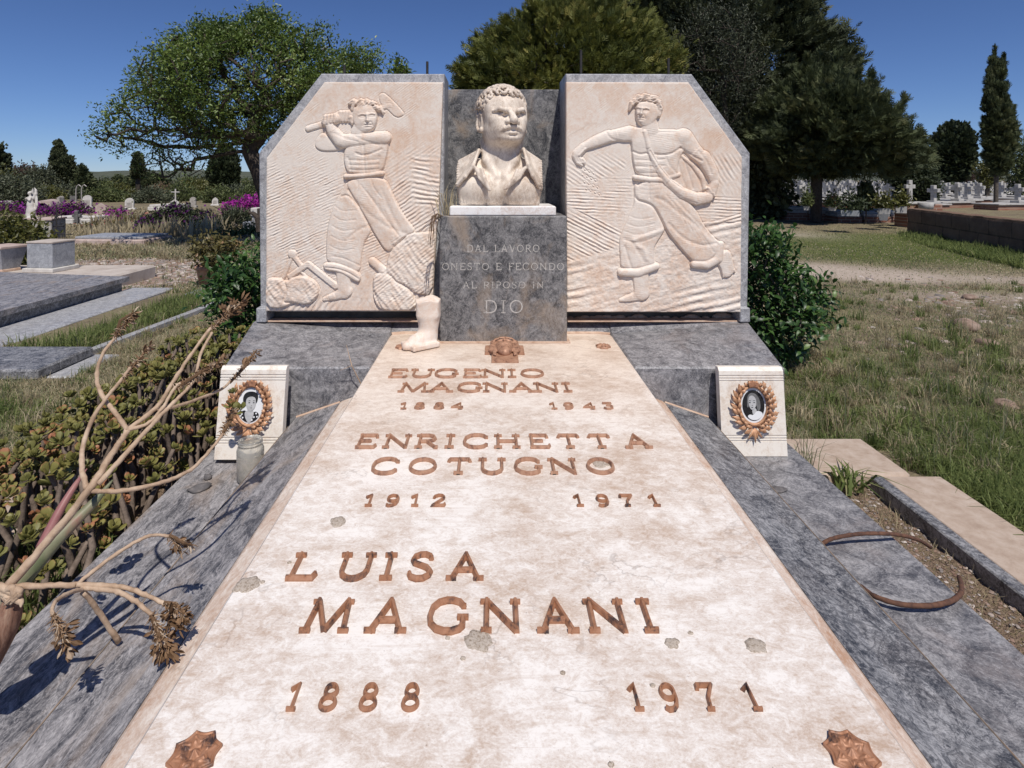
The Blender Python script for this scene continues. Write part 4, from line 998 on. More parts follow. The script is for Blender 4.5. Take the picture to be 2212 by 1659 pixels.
# ---- plaques with oval portraits in bronze wreaths
M['enamel'] = simple('enamel_white', [(.78, .79, .80)], 10, .18, 0, spec=.5)
M['photo_grey'] = simple('portrait_pale_grey', [(.52, .52, .53), (.60, .60, .61)], 60, .25, 0)
M['photo_skin'] = simple('portrait_face_grey', [(.40, .40, .40), (.55, .55, .55)], 55, .25, 0)
M['photo_mid'] = simple('portrait_mid_grey', [(.12, .12, .12), (.2, .2, .2)], 90, .25, 0)
M['photo_dark'] = simple('portrait_black', [(.012, .012, .014), (.03, .03, .032)], 60, .22, 0)
def plaque(name, label, base, rz, lean, w_, h, slant, kind, broken=False):
    th = .030; root = thing(name, label, 'plaque', base, rz=0)
    Rm = rot3(rz, -lean, slant)                    # local x right, y back, z up
    W = lambda x, y, z: np.asarray(base)+Rm@np.array([x, y, z])
    def put(mbv, f, nm, mat, smooth=False, parent=root, lab=None):
        V = np.array([W(*p) for p in mbv]); return obj(nm, V, f, mat, parent, smooth=smooth, label=lab)
    # stone with three grooves near top and bottom
    mb = MB(); cuts = [0, .070, .077, .083, .089, .096, .102, .78, .786, .79, .80]
    gz = sorted([h*.17, h*.20, h*.23, h*.845, h*.875, h*.905]); prof = [(0, 0)]
    for z in gz: prof += [(0, z-.0022), (.0035, z-.0012), (.0035, z+.0012), (0, z+.0022)]
    prof += [(0, h-.012), (.010, h), (th, h), (th, 0)]
    mb.prism(prof, lambda y, z: (-w_/2, y, z), lambda y, z: (w_/2, y, z)); put(mb.V(), [f[::-1] for f in mb.f], 'plaque_stone', M['plaque'])
    cz = h*.575
    # oval frame and portrait
    a = np.linspace(0, 2*pi, 48, endpoint=False); ra, rb = .0415, .0555
    mb = MB(); V = []; Fc = []
    prof = [(1.22, -.001), (1.20, -.008), (1.11, -.012), (1.02, -.010), (1.0, -.006)]
    for r_, y in prof:
        for t in a: V.append((ra*r_*cos(t), y, cz+rb*r_*sin(t)))
    n = len(a)
    for k in range(len(prof)-1):
        for i in range(n): Fc.append([k*n+i, k*n+(i+1) % n, (k+1)*n+(i+1) % n, (k+1)*n+i])
    fr = put(V, Fc, 'oval_frame', M['bronze3'], True)
    def disc(nm, mat, pts, y, par):
        q = smooth_poly(pts, 2); n_ = len(q); c = np.mean(q, 0)
        V = [(x, y, cz+z) for x, z in q]+[(x, y+.0012, cz+z) for x, z in q]
        Fc = [list(range(n_))[::-1]]+[[i, (i+1) % n_, n_+(i+1) % n_, n_+i] for i in range(n_)]
        return put(V, [f[::-1] for f in Fc], nm, mat, False, par)
    ov = lambda k: [(ra*k*cos(t), rb*k*sin(t)) for t in np.linspace(0, 2*pi, 24, endpoint=False)]
    sc = lambda L: [(x*ra, z*rb) for x, z in L]
    por = disc('portrait', M['enamel'], ov(1.05), -.0055, root); por['label'] = 'oval black and white portrait of a woman'
    if kind == 'light':
        disc('backdrop', M['photo_grey'] if False else M['enamel'], ov(.93), -.0068, por)
        disc('shoulders', M['photo_dark'], sc([(-.86, -.40), (-.45, -.22), (-.2, -.35), (.1, -.5), (.4, -.28), (.75, -.45), (.62, -.72), (.2, -.92), (-.3, -.9), (-.7, -.66)]), -.0074, por)
        disc('neckline', M['photo_skin'], sc([(-.32, -.25), (.25, -.25), (.35, -.45), (.1, -.95), (-.12, -.95), (-.42, -.5)]), -.0078, por)
        for x, z in ((-.6, -.45), (-.52, -.65), (.5, -.42), (.35, -.62), (.58, -.6), (-.68, -.55), (.2, -.78)):
            disc('dress_dot', M['enamel'], sc([(x+.07*cos(t), z+.055*sin(t)) for t in np.linspace(0, 6.28, 7)[:-1]]), -.0082, por)
        disc('hair', M['photo_dark'], sc([(-.55, .15), (-.60, .45), (-.45, .70), (-.1, .80), (.35, .76), (.58, .58), (.56, .30), (.45, .1), (.2, .2), (-.4, -.05)]), -.0082, por)
        disc('face', M['photo_skin'], sc([(-.36, .30), (-.20, .48), (.15, .52), (.40, .42), (.44, .15), (.40, -.08), (.18, -.28), (-.05, -.30), (-.28, -.12)]), -.0090, por)
        fx = .10
    else:
        disc('backdrop', M['photo_dark'], ov(.88), -.0068, por)
        disc('blouse', M['enamel'], sc([(-.55, -.62), (-.30, -.50), (-.05, -.58), (.22, -.30), (.55, -.34), (.72, -.48), (.55, -.68), (.2, -.84), (-.25, -.82)]), -.0078, por)
        disc('neckline', M['photo_skin'], sc([(-.12, -.15), (.2, -.15), (.24, -.42), (.02, -.6), (-.12, -.45)]), -.0074, por)
        disc('hair', M['photo_mid'], sc([(-.52, .2), (-.45, .56), (-.15, .74), (.25, .66), (.52, .3), (.55, -.2), (.3, -.35), (.2, .1), (-.3, .1), (-.5, -.2)]), -.0080, por)
        disc('face', M['photo_skin'], sc([(-.42, .34), (-.30, .54), (-.05, .58), (.18, .42), (.22, .12), (.12, -.12), (-.12, -.27), (-.30, -.16), (-.40, .08)]), -.0090, por)
        fx = -.13
    for g in (-1, 1):
        ex = fx+g*.17; disc('eye', M['photo_dark'], sc([(ex-.09, .17), (ex, .21), (ex+.09, .17), (ex, .145)]), -.0097, por)
        disc('eyebrow', M['photo_dark'], sc([(ex-.12, .26), (ex, .31), (ex+.12, .27), (ex, .28)]), -.0097, por)
    disc('nose', M['photo_mid'], sc([(fx-.03, -.005), (fx+.05, -.005), (fx+.06, .02), (fx, .035)]), -.0097, por)
    disc('mouth', M['photo_mid' if kind == 'light' else 'photo_dark'], sc([(fx-.10, -.105), (fx, -.085), (fx+.10, -.105), (fx, -.135)]), -.0097, por)
    # wreath: laurel left, oak right, tied at the foot; each leaf folded
    mb = MB()
    def leaf(cx, cz_, ang, L, Wd, lift=.012, lob=False):
        k = 7; V = []; Fc = []
        for i in range(k):
            t = i/(k-1); wd = Wd*sin(pi*min(1, t*.95+.05))**.8*(1+(.35*(-1)**i if lob else 0))
            for sgn, yy in ((-1, 0), (0, -.0045), (1, 0)):
                lx, lz = t*L, sgn*wd; y = -.006-lift*sin(pi*t*.8)*.8+yy
                V.append((cx+lx*cos(ang)-lz*sin(ang), y, cz+cz_+lx*sin(ang)+lz*cos(ang)))
        for i in range(k-1):
            for q in range(2): Fc.append([i*3+q, i*3+q+1, (i+1)*3+q+1, (i+1)*3+q])
        mb.add(V, Fc)
    r = np.random.default_rng(5)
    for i in range(9):                                            # laurel, left side
        t = radians(262-i*14.0); x, z = ra*1.27*cos(t), rb*1.25*sin(t)
        if broken and 6 <= i <= 10: continue
        leaf(x, z, t-pi/2+.60+r.uniform(-.2, .2), .036, .0068); leaf(x, z, t-pi/2-.25+r.uniform(-.2, .2), .028, .0056, .016)
    for i in range(10):                                            # oak, right side
        t = radians(278+i*14.0); x, z = ra*1.25*cos(t), rb*1.22*sin(t)
        leaf(x, z, t+pi/2-.70+r.uniform(-.2, .2), .034, .0075, .014, True); leaf(x*.96, z*.96, t+pi/2+.15+r.uniform(-.1, .1), .024, .0055, .02, True)
    for an, L in ((-2.2, .042), (-1.9, .03), (-1.35, .034), (-.95, .040), (-1.6, .046)):
        leaf(0, -rb*1.28, an, L, .004, .008)
    for i in range(6): leaf(ra*1.1*cos(radians(60+i*13)), rb*1.15*sin(radians(60+i*13)), radians(60+i*13)+.3, .018, .006, .006)
    wr = put(mb.V(), mb.f, 'bronze_wreath', M['bronze3'], True)
    mb = MB(); V = []; tt = np.linspace(radians(72), radians(108), 9)
    for r_, y in ((1.06, -.009), (1.10, -.017), (1.36, -.017), (1.40, -.006)):
        for t in tt: V.append((ra*r_*cos(t), y, cz+rb*r_*sin(t)))
    Fc = [[k*9+i, k*9+i+1, (k+1)*9+i+1, (k+1)*9+i] for k in range(3) for i in range(8)]
    put(V, Fc, 'wreath_clasp', M['bronze'], False)
plaque('memorial_plaque', 'leaning cream plaque behind the glass jar, portrait on a pale ground', (px(533, 1.83), 1.835, .3105), 0, radians(10), .212, .285, 0, 'light')
mb = MB(); mb.box(px(478, 1.85), px(604, 1.85), 1.85, 1.91, .295, .3095, .003); mb.obj('setting_stone', M['dark_mortar'], None, label='thin dark bed stone under the plaque behind the jar', cat='bed stone')
plaque('memorial_plaque', 'upright cream plaque on the right-hand base slab, portrait on a black ground', (px(1632, 1.885), 1.888, .2955), 0, radians(6.5), .213, .282, 0, 'dark')

# ---- glass jar with a burnt-down candle
def build_jar():
    b = np.array([px(541, 1.745), 1.745, .2945]); j = thing('candle_jar', 'dusty glass candle jar standing before the left plaque', 'jar', b)
    t = NT('dusty_glass'); t.out((.80, .79, .74), .22, .5); t.b.inputs['Transmission Weight'].default_value = .72; t.b.inputs['IOR'].default_value = 1.3
    M['glass'] = t.m
    M['wax'] = simple('dirty_wax', [(.36, .30, .24), (.50, .44, .38), (.60, .55, .5)], 50, .7, .2)
    JH = .92; prof = [(.0, .002), (.034, .0), (.0385, .006), (.039, .10), (.037, .108), (.033, .114), (.0325, .118), (.035, .119), (.0355, .123), (.033, .125), (.0345, .127), (.034, .131), (.031, .131), (.0305, .118), (.033, .110), (.0362, .10), (.0362, .085)]
    prof = [(q, z*JH) for q, z in prof]; mb = MB(); mb.lathe(prof, b, 32); mb.obj('glass_body', M['glass'], j, smooth=True)
    mb = MB(); mb.lathe([(0, .004), (.034, .004), (.0360, .012), (.0360, .082), (.030, .079), (0, .078)], b, 28); mb.obj('candle_wax', M['wax'], j, smooth=True)
    mb = MB(); mb.tube([b+[0, 0, .078], b+[.001, 0, .088], b+[.004, .001, .094]], .0012, 5); mb.obj('wick', M['iron_dark'], j)
build_jar()
# ---- rusty bent rods coming out from under the side plate
def bez(pts, n=24):
    p = np.array(pts, float); t = np.linspace(0, 1, n)[:, None]
    from math import comb as cb
    k = len(p)-1; return sum(cb(k, i)*(1-t)**(k-i)*t**i*p[i] for i in range(k+1))
def catmull(p, n=8):
    p = np.array(p, float); p = np.vstack([2*p[0]-p[1], p, 2*p[-1]-p[-2]]); o = []
    for i in range(1, len(p)-2):
        for t in np.linspace(0, 1, n, endpoint=False):
            o.append(.5*((2*p[i])+(-p[i-1]+p[i+1])*t+(2*p[i-1]-5*p[i]+4*p[i+1]-p[i+2])*t*t+(-p[i-1]+3*p[i]-3*p[i+1]+p[i+2])*t**3))
    o.append(p[-2]); return np.array(o)
def gz(u, v, z): return G(u, v, z)
rp = [gz(1772, 1177, .303), gz(1800, 1163, .318), gz(1860, 1153, .325), gz(1930, 1154, .315), gz(1980, 1165, .28), gz(2010, 1182, .20)]
mb = MB(); p = catmull(rp); mb.tube(p, .0046*(1+.08*np.sin(np.arange(len(p))*2.1)), 9); mb.obj('bent_rod', M['iron'], None, smooth=True, label='rusty bent rod arching away over the side slab, the farther of two', cat='bent rod', group='rusty rods by the right side slab')
rp = [gz(1858, 1266, .303), gz(1890, 1288, .310), gz(1945, 1305, .312), gz(2010, 1308, .312), gz(2055, 1298, .310), gz(2075, 1282, .30), gz(2076, 1262, .27), gz(2072, 1248, .23)]
mb = MB(); p = catmull(rp); mb.tube(p, .0052*(1+.08*np.sin(np.arange(len(p))*1.7)), 9); mb.obj('bent_rod', M['iron'], None, smooth=True, label='rusty hooked rod curling up at its end, the nearer of two', cat='bent rod', group='rusty rods by the right side slab')
# ================================================================ ground
def sst(x, a, b): t = np.clip((x-a)/(b-a), 0, 1); return t*t*(3-2*t)
def zg(x, y):
    x = np.asarray(x, float); y = np.asarray(y, float)
    return .085*(1-sst(np.hypot(x, y-2), 3.2, 7.5))+.05*(fbm(x*.35+30, y*.35+30, 50, 3)-.5)*sst(np.hypot(x, y-2), 2.2, 4.5)
def GG(u, v):
    """photo pixel -> point on the ground"""
    p = G(u, v, 0)
    for _ in range(4): p = G(u, v, float(zg(p[0], p[1])))
    return p
def axis(n0, lim, far):
    a = list(np.arange(0, lim, n0)); s_ = n0
    while a[-1] < far: s_ *= 1.25; a.append(a[-1]+s_)
    return np.array(a)
ax_ = axis(.11, 11, 900); gxs = np.concatenate([-ax_[:0:-1], ax_]); gys = np.concatenate([-np.array([30., 12, 5, 2, 1, .5, .2])[:], axis(.11, 17, 1500)]); gys = np.sort(gys)
X, Y = np.meshgrid(gxs, gys, indexing='ij'); Z = zg(X, Y)
# patches of bare sand / pale rubble / lush grass (real ground cover, placed where they lie)
def blob(u, v, rx, ry, rot=0):
    c = GG(u, v); dx, dy = X-c[0], Y-c[1]; a = radians(rot); p = dx*cos(a)+dy*sin(a); q = -dx*sin(a)+dy*cos(a)
    return np.exp(-((p/rx)**2+(q/ry)**2))
nz = fbm(X*1.3+40, Y*1.3+40, 60, 4)
sand = blob(1790, 590, 1.5, .55)+blob(1720, 575, .9, .5)+.55*blob(2150, 605, 2.2, .4)+.55*blob(2180, 640, 1.5, .3)+.5*blob(1700, 505, 1.0, 1.2)
rub = blob(300, 585, 1.9, .75)+blob(220, 575, 1.5, .6)+.8*blob(400, 600, .9, .6)+.5*blob(330, 618, 1.0, .4)+.45*blob(2150, 680, .5, .5)+.5*blob(2100, 650, .7, .3)
lush = blob(1850, 530, 2.6, 2.0)+blob(2000, 520, 2.6, 1.6)+blob(2120, 560, 2.2, .6)*.7
cov = np.stack([np.clip(sand*(.45+1.1*nz), 0, 1), np.clip(rub*(.45+1.1*nz), 0, 1), np.clip(lush*(.5+nz), 0, 1)], -1)
t = NT('ground_soil')
def vat(name): return t.attr(name)
soil = t.ramp(t.noise(9, 8, .7), [(.30, (.105, .08, .058)), (.48, (.19, .15, .105)), (.60, (.22, .185, .12)), (.72, (.30, .245, .18))])
straw = t.ramp(t.noise(60, 6, .8, .5), [(.35, (.10, .085, .05)), (.5, (.24, .205, .12)), (.65, (.36, .31, .20))])
g0 = t.mix(t.ramp(t.noise(1.6, 7, .72), [(.43, 0.), (.57, 1.)]), soil, straw); g0 = t.mix(t.ramp(t.noise(.55, 6, .7), [(.52, 0.), (.66, .55)]), g0, (.10, .078, .06))
green = t.ramp(t.noise(35, 7, .75, .4), [(.35, (.045, .065, .018)), (.5, (.10, .125, .035)), (.66, (.19, .18, .07))])
sandc = t.ramp(t.noise(25, 8, .75), [(.32, (.30, .235, .185)), (.5, (.46, .38, .31)), (.68, (.58, .50, .43))])
vo = t.voro(17); vo2 = t.voro(41)
rubc = t.mix(t.ramp(vo.outputs['Distance'], [(.15, 1.), (.45, 0.)]), t.ramp(t.noise(14, 5, .6), [(.4, (.22, .15, .11)), (.6, (.36, .29, .23))]), t.ramp(vo.outputs['Color'], [(.2, (.42, .33, .28)), (.5, (.62, .56, .52)), (.8, (.70, .66, .63))]))
col = t.mix(vat('lush'), g0, green); col = t.mix(vat('sand'), col, sandc); col = t.mix(vat('rubble'), col, rubc)
t.bump(t.math('ADD', t.noise(50, 6, .7), t.math('MULTIPLY', vo2.outputs['Distance'], .6)), .7, .02); t.out(col, .95, .1); M['ground'] = t.m
V = np.stack([X, Y, Z-.0], -1).reshape(-1, 3); nx, ny = X.shape
go = obj('ground', V, grid_faces(nx, ny)[:, ::-1], M['ground'], None, kind='structure', smooth=True)
for k, nm in enumerate(('sand', 'rubble', 'lush')):
    a = go.data.attributes.new(nm, 'FLOAT', 'POINT'); a.data.foreach_set('value', cov[..., k].ravel().astype(np.float32))
def cover(k, x, y):
    i = np.clip(np.searchsorted(gxs, x), 0, nx-1); j = np.clip(np.searchsorted(gys, y), 0, ny-1); return cov[i, j, k]

# ---- concrete path and kerbs beside the tomb
M['concrete'] = simple('tan_concrete', [(.36, .27, .21), (.45, .355, .285), (.52, .43, .36)], 22, .95, .4, 8, .1, 200, .003)
mb = MB(); mb.box(1.374, 1.60, .2, 2.07, .0, .142, .012); mb.box(1.03, 1.50, 2.0735, 2.36, .0, .146, .012); mb.obj('path', M['concrete'], None, kind='structure')
mb = MB(); mb.box(-1.62, -1.40, .4, 2.4, .0, .15, .012); mb.obj('path', M['concrete'], None, kind='structure')
mb = MB(); mb.box(1.33, 1.3725, .2, 2.045, .0, .152, .004); mb.obj('stone_kerb', M['greyA'], None, label='low dark marble kerb between the gravel bed and the tan path', cat='kerb')
M['bed'] = simple('dry_gravel_bed', [(.12, .085, .055), (.24, .17, .12), (.36, .26, .19), (.20, .16, .08), (.5, .4, .32)], 90, .95, 1.0, 6, .1, 120, .02)
xs = np.linspace(1.0, 1.332, 22); ys = np.linspace(.2, 2.07, 90); Xb, Yb = np.meshgrid(xs, ys, indexing='ij')
Zb = .088+.03*fbm(Xb*14, Yb*14, 71, 3)
obj('gravel_bed', np.stack([Xb, Yb, Zb], -1).reshape(-1, 3), grid_faces(22, 90)[:, ::-1], M['bed'], None, kind='structure', smooth=True)
xs = np.linspace(-1.42, -.90, 30); ys = np.linspace(.4, 2.7, 90); Xb, Yb = np.meshgrid(xs, ys, indexing='ij')
obj('planting_bed', np.stack([Xb, Yb, .10+.05*fbm(Xb*9, Yb*9, 72, 3)], -1).reshape(-1, 3), grid_faces(30, 90)[:, ::-1], M['bed'], None, kind='structure', smooth=True)

# ================================================================ foliage tools
def rnd_unit(n, r):
    v = r.normal(size=(n, 3)); return v/np.linalg.norm(v, axis=1)[:, None]
def leaf_quads(p, d, nrm, L, W, fold=.25):
    """diamond leaves from p along d"""
    s_ = np.cross(d, nrm); s_ /= np.linalg.norm(s_, axis=1)[:, None]+1e-9; n2 = np.cross(s_, d)
    L = np.broadcast_to(L, (len(p),))[:, None]; W = np.broadcast_to(W, (len(p),))[:, None]
    m = p+d*L*.45
    V = np.stack([p, m+s_*W/2+n2*W*fold, p+d*L-n2*L*.08, m-s_*W/2+n2*W*fold], 1).reshape(-1, 3)
    i = np.arange(len(p))[:, None]*4
    return V, np.concatenate([i+[[0, 1, 2]], i+[[0, 2, 3]]], 1).reshape(-1, 3)
def join(parts):
    Vs, Fs, n = [], [], 0
    for V, Fq in parts: Vs.append(V); Fs.append(Fq+n); n += len(V)
    return np.concatenate(Vs), np.concatenate(Fs)
def in_poly(pts, n, r, edge=0):
    """random points in a pixel outline and their inside distance"""
    p = np.array(pts, float); lo, hi = p.min(0), p.max(0); out = []; ds = []; tot = 0
    while tot < n:
        q = r.uniform(lo, hi, (n*2, 2)); d = poly_sd(q[:, 0], q[:, 1], pts); k = d > edge; out.append(q[k]); ds.append(d[k]); tot += k.sum()
    return np.concatenate(out)[:n], np.concatenate(ds)[:n]
def skeleton(base, tips, step, r, upw=.2):
    """branches joined tip by tip to the nearest limb; returns nodes, parents"""
    nodes = [np.array(b, float) for b in base]; par = [-1]+list(range(len(base)-1))
    N = np.array(nodes); plen = list(np.concatenate([[0], np.cumsum(np.linalg.norm(np.diff(N, axis=0), axis=1))])) if len(N) > 1 else [0.]
    st = max(0, len(nodes)//2)
    order = np.argsort(np.linalg.norm(tips-N[-1], axis=1))
    for t in tips[order]:
        A = np.array(nodes[st:]); d = np.linalg.norm(A-t, axis=1)+upw*np.maximum(0, A[:, 2]-t[2])*2+.12*np.array(plen[st:])
        j = int(np.argmin(d))+st; a = nodes[j]; D = np.linalg.norm(t-a); k = max(1, int(D/step)); prev = j
        bend = r.normal(size=3)*.10*D+np.array([0, 0, -.08*D])
        for q in range(1, k+1):
            f = q/k; nodes.append(a+(t-a)*f+bend*4*f*(1-f)*.5); par.append(prev); plen.append(plen[prev]+D/k); prev = len(nodes)-1
    return np.array(nodes), np.array(par)
def wood_mesh(nodes, par, r0, rmin, power=.45, n=5):
    w = np.zeros(len(nodes)); kids = np.zeros(len(nodes), int)
    for p in par[1:]: kids[p] += 1
    for i in range(len(nodes)-1, -1, -1):
        if kids[i] == 0: w[i] = 1
        if par[i] >= 0: w[par[i]] += w[i]
    rad = np.maximum(rmin, r0*(w/w[0])**power)
    i = np.arange(1, len(nodes)); a = nodes[par[i]]; b = nodes[i]; d = b-a; d /= np.linalg.norm(d, axis=1)[:, None]+1e-9
    ref = np.where(np.abs(d[:, 2:3]) < .9, [[0, 0, 1.]], [[1., 0, 0]]); u = np.cross(ref, d); u /= np.linalg.norm(u, axis=1)[:, None]; v = np.cross(d, u)
    ang = np.linspace(0, 2*pi, n, endpoint=False); ra = np.minimum(rad[par[i]], rad[i]*1.5); rb = rad[i]
    ring = lambda c, R: c[:, None, :]+R[:, None, None]*(np.cos(ang)[None, :, None]*u[:, None, :]+np.sin(ang)[None, :, None]*v[:, None, :])
    V = np.concatenate([ring(a, ra), ring(b+d*rb[:, None]*.3, rb)], 1).reshape(-1, 3)
    k = np.arange(len(i))[:, None, None]*2*n; j = np.arange(n)[None, :, None]
    Fq = np.concatenate([k+j, k+(j+1) % n, k+n+(j+1) % n, k+n+j], -1).reshape(-1, 4)
    return V, Fq
M['bark'] = simple('grey_bark', [(.05, .04, .032), (.10, .085, .07), (.16, .135, .11)], 22, .95, .8)
M['bark_dark'] = simple('dark_bark', [(.03, .024, .02), (.06, .048, .038), (.09, .07, .055)], 22, .95, .8)

def crown_pts(poly, d, n, r, depth, shell=.5, dmin=None):
    """points through a crown whose outline is measured at distance d; shell pulls them outwards"""
    q, s_ = in_poly(poly, n, r); mx = s_.max(); hw = depth*np.sqrt(np.clip(s_/mx, .02, 1))
    t = r.uniform(-1, 1, n); t = np.sign(t)*np.abs(t)**(1-shell*.6)
    y = d+t*hw; sc = 1
    return np.stack([(q[:, 0]-U0)/F*d, y, ZC-(q[:, 1]-V0)/F*d], -1), s_/mx
def tree(name, label, group, poly, d, trunk, mat, kind='leaf', n_tips=300, per=40, L=.05, W=.02, spread=.22, depth=1.5, seed=1, bark='bark', r0=.12, step=.25, shell=.5, cat='tree', up=.5, droop=0, dens=None, twig=.004, plumes=()):
    r = np.random.default_rng(seed)
    tips, s_ = crown_pts(poly, d, n_tips, r, depth, shell); spt = np.full(len(tips), spread)
    for (u0, v0, u1, v1) in plumes:                                          # leading shoots that stick out of the outline
        q = 12; f = np.linspace(0, 1, q)[:, None]; dd = d+r.uniform(-.5, .5)*depth; a, b = P(u0, v0, dd), P(u1, v1, dd)
        tips = np.concatenate([tips, a+(b-a)*f+r.normal(size=(q, 3))*spread*.10]); spt = np.concatenate([spt, spread*(.55-.45*f[:, 0])])
    tr = np.array([[x, y, z] for x, y, z in trunk], float)
    root = thing(name, label, cat, tr[0], group)
    nodes, par = skeleton(tr, tips, step, r)
    V, Fq = wood_mesh(nodes, par, r0, twig); obj('trunk', V, Fq, M[bark], root, smooth=True)
    c = tips.mean(0)
    k = r.poisson(per*spt/spread).clip(3) if dens is None else r.poisson(per*dens(tips)).clip(0)
    ti = np.repeat(np.arange(len(tips)), k); n = len(ti)
    out = tips[ti]-c; out /= np.linalg.norm(out, axis=1)[:, None]+1e-9
    cl = (r.random(len(tips))*.75)[ti]                                       # whole clumps are lighter or darker green
    if kind == 'leaf':
        off = r.normal(size=(n, 3))*spt[ti][:, None]*.55; p = tips[ti]+off
        dr = rnd_unit(n, r)+out*.5+np.array([0, 0, .35]); dr /= np.linalg.norm(dr, axis=1)[:, None]
        nr = rnd_unit(n, r)*.9+np.array([0, 0, up]); sz = r.uniform(.7, 1.25, n)
        V, Fq = leaf_quads(p, dr, nr, L*sz, W*sz); tint = np.repeat(np.clip(cl+r.normal(0, .16, n)+.1, 0, 1), 4)
    else:                                                                    # conifer sprays: flat little fans of scale foliage
        m = n; p0 = tips[ti]+r.normal(size=(m, 3))*spt[ti][:, None]*.45
        ax = out*(.7 if kind == 'spray' else .45)+rnd_unit(m, r)*.6+np.array([0, 0, up]); ax /= np.linalg.norm(ax, axis=1)[:, None]
        nr = rnd_unit(m, r); sd = np.cross(ax, nr); sd /= np.linalg.norm(sd, axis=1)[:, None]
        sz = r.uniform(.6, 1.3, m); parts = []; tt = []
        tv = np.clip(cl+r.normal(0, .15, m)+.1, 0, 1)
        for f, a, l in ((0, 0, 1.0), (.15, .75, .55), (.15, -.75, .55), (.38, .65, .5), (.38, -.65, .5), (.6, .55, .38), (.6, -.55, .38)):
            dd = ax*cos(a)+sd*sin(a)+np.array([0, 0, -droop])*(f+.2); dd /= np.linalg.norm(dd, axis=1)[:, None]
            parts.append(leaf_quads(p0+ax*(L*sz*f)[:, None], dd, nr, L*sz*l, W*sz, .15)); tt.append(np.repeat(np.clip(tv+.12*f, 0, 1), 4))
        V, Fq = join(parts); tint = np.concatenate(tt)
    ob = obj('crown', V, Fq, mat, root, attr=tint)
    return root
M['leaf_tree'] = leafmat('tree_leaves', (.040, .070, .015), (.175, .25, .055), .42, .3, .5, (.30, .34, .11))
M['leaf_gold'] = leafmat('golden_conifer', (.05, .068, .016), (.175, .185, .042), .6, .3, .3, (.28, .25, .07))
M['leaf_cyp'] = leafmat('cypress_foliage', (.022, .030, .015), (.085, .10, .046), .65, .15, .25, (.15, .155, .08))
M['leaf_jun'] = leafmat('juniper_foliage', (.030, .043, .020), (.105, .125, .055), .65, .2, .25, (.18, .18, .085))
M['leaf_dark'] = leafmat('dark_round_cypress', (.018, .027, .012), (.055, .072, .030), .6, .15, .3)
M['leaf_grey'] = leafmat('grey_green_leaves', (.045, .056, .03), (.15, .165, .10), .5, .2, .4)
M['leaf_greyd'] = leafmat('dusty_dark_leaves', (.026, .034, .02), (.085, .095, .055), .5, .2, .35)
M['leaf_far'] = leafmat('distant_green', (.06, .08, .03), (.165, .19, .07), .6, .25, .3)
M['leaf_red'] = leafmat('reddish_foliage', (.05, .035, .028), (.14, .085, .065), .6, .2, .3)
M['leaf_bush'] = leafmat('glossy_bush_leaves', (.016, .045, .012), (.065, .135, .032), .42, .25, .45, (.16, .24, .07))
M['leaf_olive'] = leafmat('yellow_green_leaves', (.05, .06, .014), (.17, .165, .045), .4, .25, .5)
def T(u, v, d): return tuple(P(u, v, d))

# ---- trees nearest the tomb
tree('leafy_tree', 'broad spreading green tree with dark forked limbs behind the labourer panel', None,
     [(233, 282), (233, 318), (262, 332), (313, 320), (395, 322), (450, 318), (517, 306), (600, 306), (680, 270), (760, 215), (826, 158), (809, 109), (755, 116), (738, 71), (687, 58), (650, 100), (626, 48), (571, 42), (517, 48), (493, 58), (435, 66), (398, 80), (354, 92), (313, 133), (323, 163), (293, 190), (313, 206), (276, 226), (245, 270)],
     10, [T(597, 545, 10), T(585, 450, 10), T(560, 370, 10), T(540, 325, 10), T(552, 250, 10)], M['leaf_tree'], 'leaf', 560, 105, .066, .028, .19, 1.5, 11, 'bark_dark', .14, .22, .35, up=.9, dens=lambda p: np.clip((fbm(p[:, 0]*1.5+p[:, 1]*.7+9, p[:, 2]*2.6+20, 33, 2)-.31)*6, .42, 1.25)*(.55+.45*sst(p[:, 2], 1.7, 2.9)), twig=.0034)
# bare lower twigs of the same kind of growth stay part of that tree
lt = [o for o in C.objects if o.name == 'leafy_tree'][0]
r = np.random.default_rng(5)
tp = np.array([T(u, v, 10+r.uniform(-.6, .6)) for u, v in [(318, 356), (330, 362), (345, 352), (360, 345), (372, 338), (390, 352), (405, 362), (415, 345), (440, 335), (470, 330), (350, 330), (425, 330), (380, 365), (335, 345)]])
tp = np.concatenate([tp+r.normal(size=tp.shape)*.12 for _ in range(4)])
nd, pr_ = skeleton(np.array([T(540, 325, 10), T(500, 330, 10), T(460, 338, 10.1), T(420, 345, 10)]), tp, .2, r); V, Fq = wood_mesh(nd, pr_, .035, .004); obj('limb', V, Fq, M['bark_dark'], lt, smooth=True)
k = 14; p = np.repeat(tp, k, 0)+r.normal(size=(len(tp)*k, 3))*.09; dr = rnd_unit(len(p), r); V, Fq = leaf_quads(p, dr, rnd_unit(len(p), r)+[0, 0, .8], .055, .022); obj('lower_leaves', V, Fq, M['leaf_tree'], lt, attr=np.repeat(r.random(len(p))*.6, 4))
tree('leafy_sapling', 'small green sprig just clearing the top edge of the labourer panel', None, [(850, 160), (852, 138), (862, 128), (874, 140), (876, 162)], 9, [T(862, 540, 9), T(862, 300, 9), T(862, 165, 9)], M['leaf_tree'], 'leaf', 22, 16, .075, .03, .10, .15, 12, 'bark_dark', .02, .2)
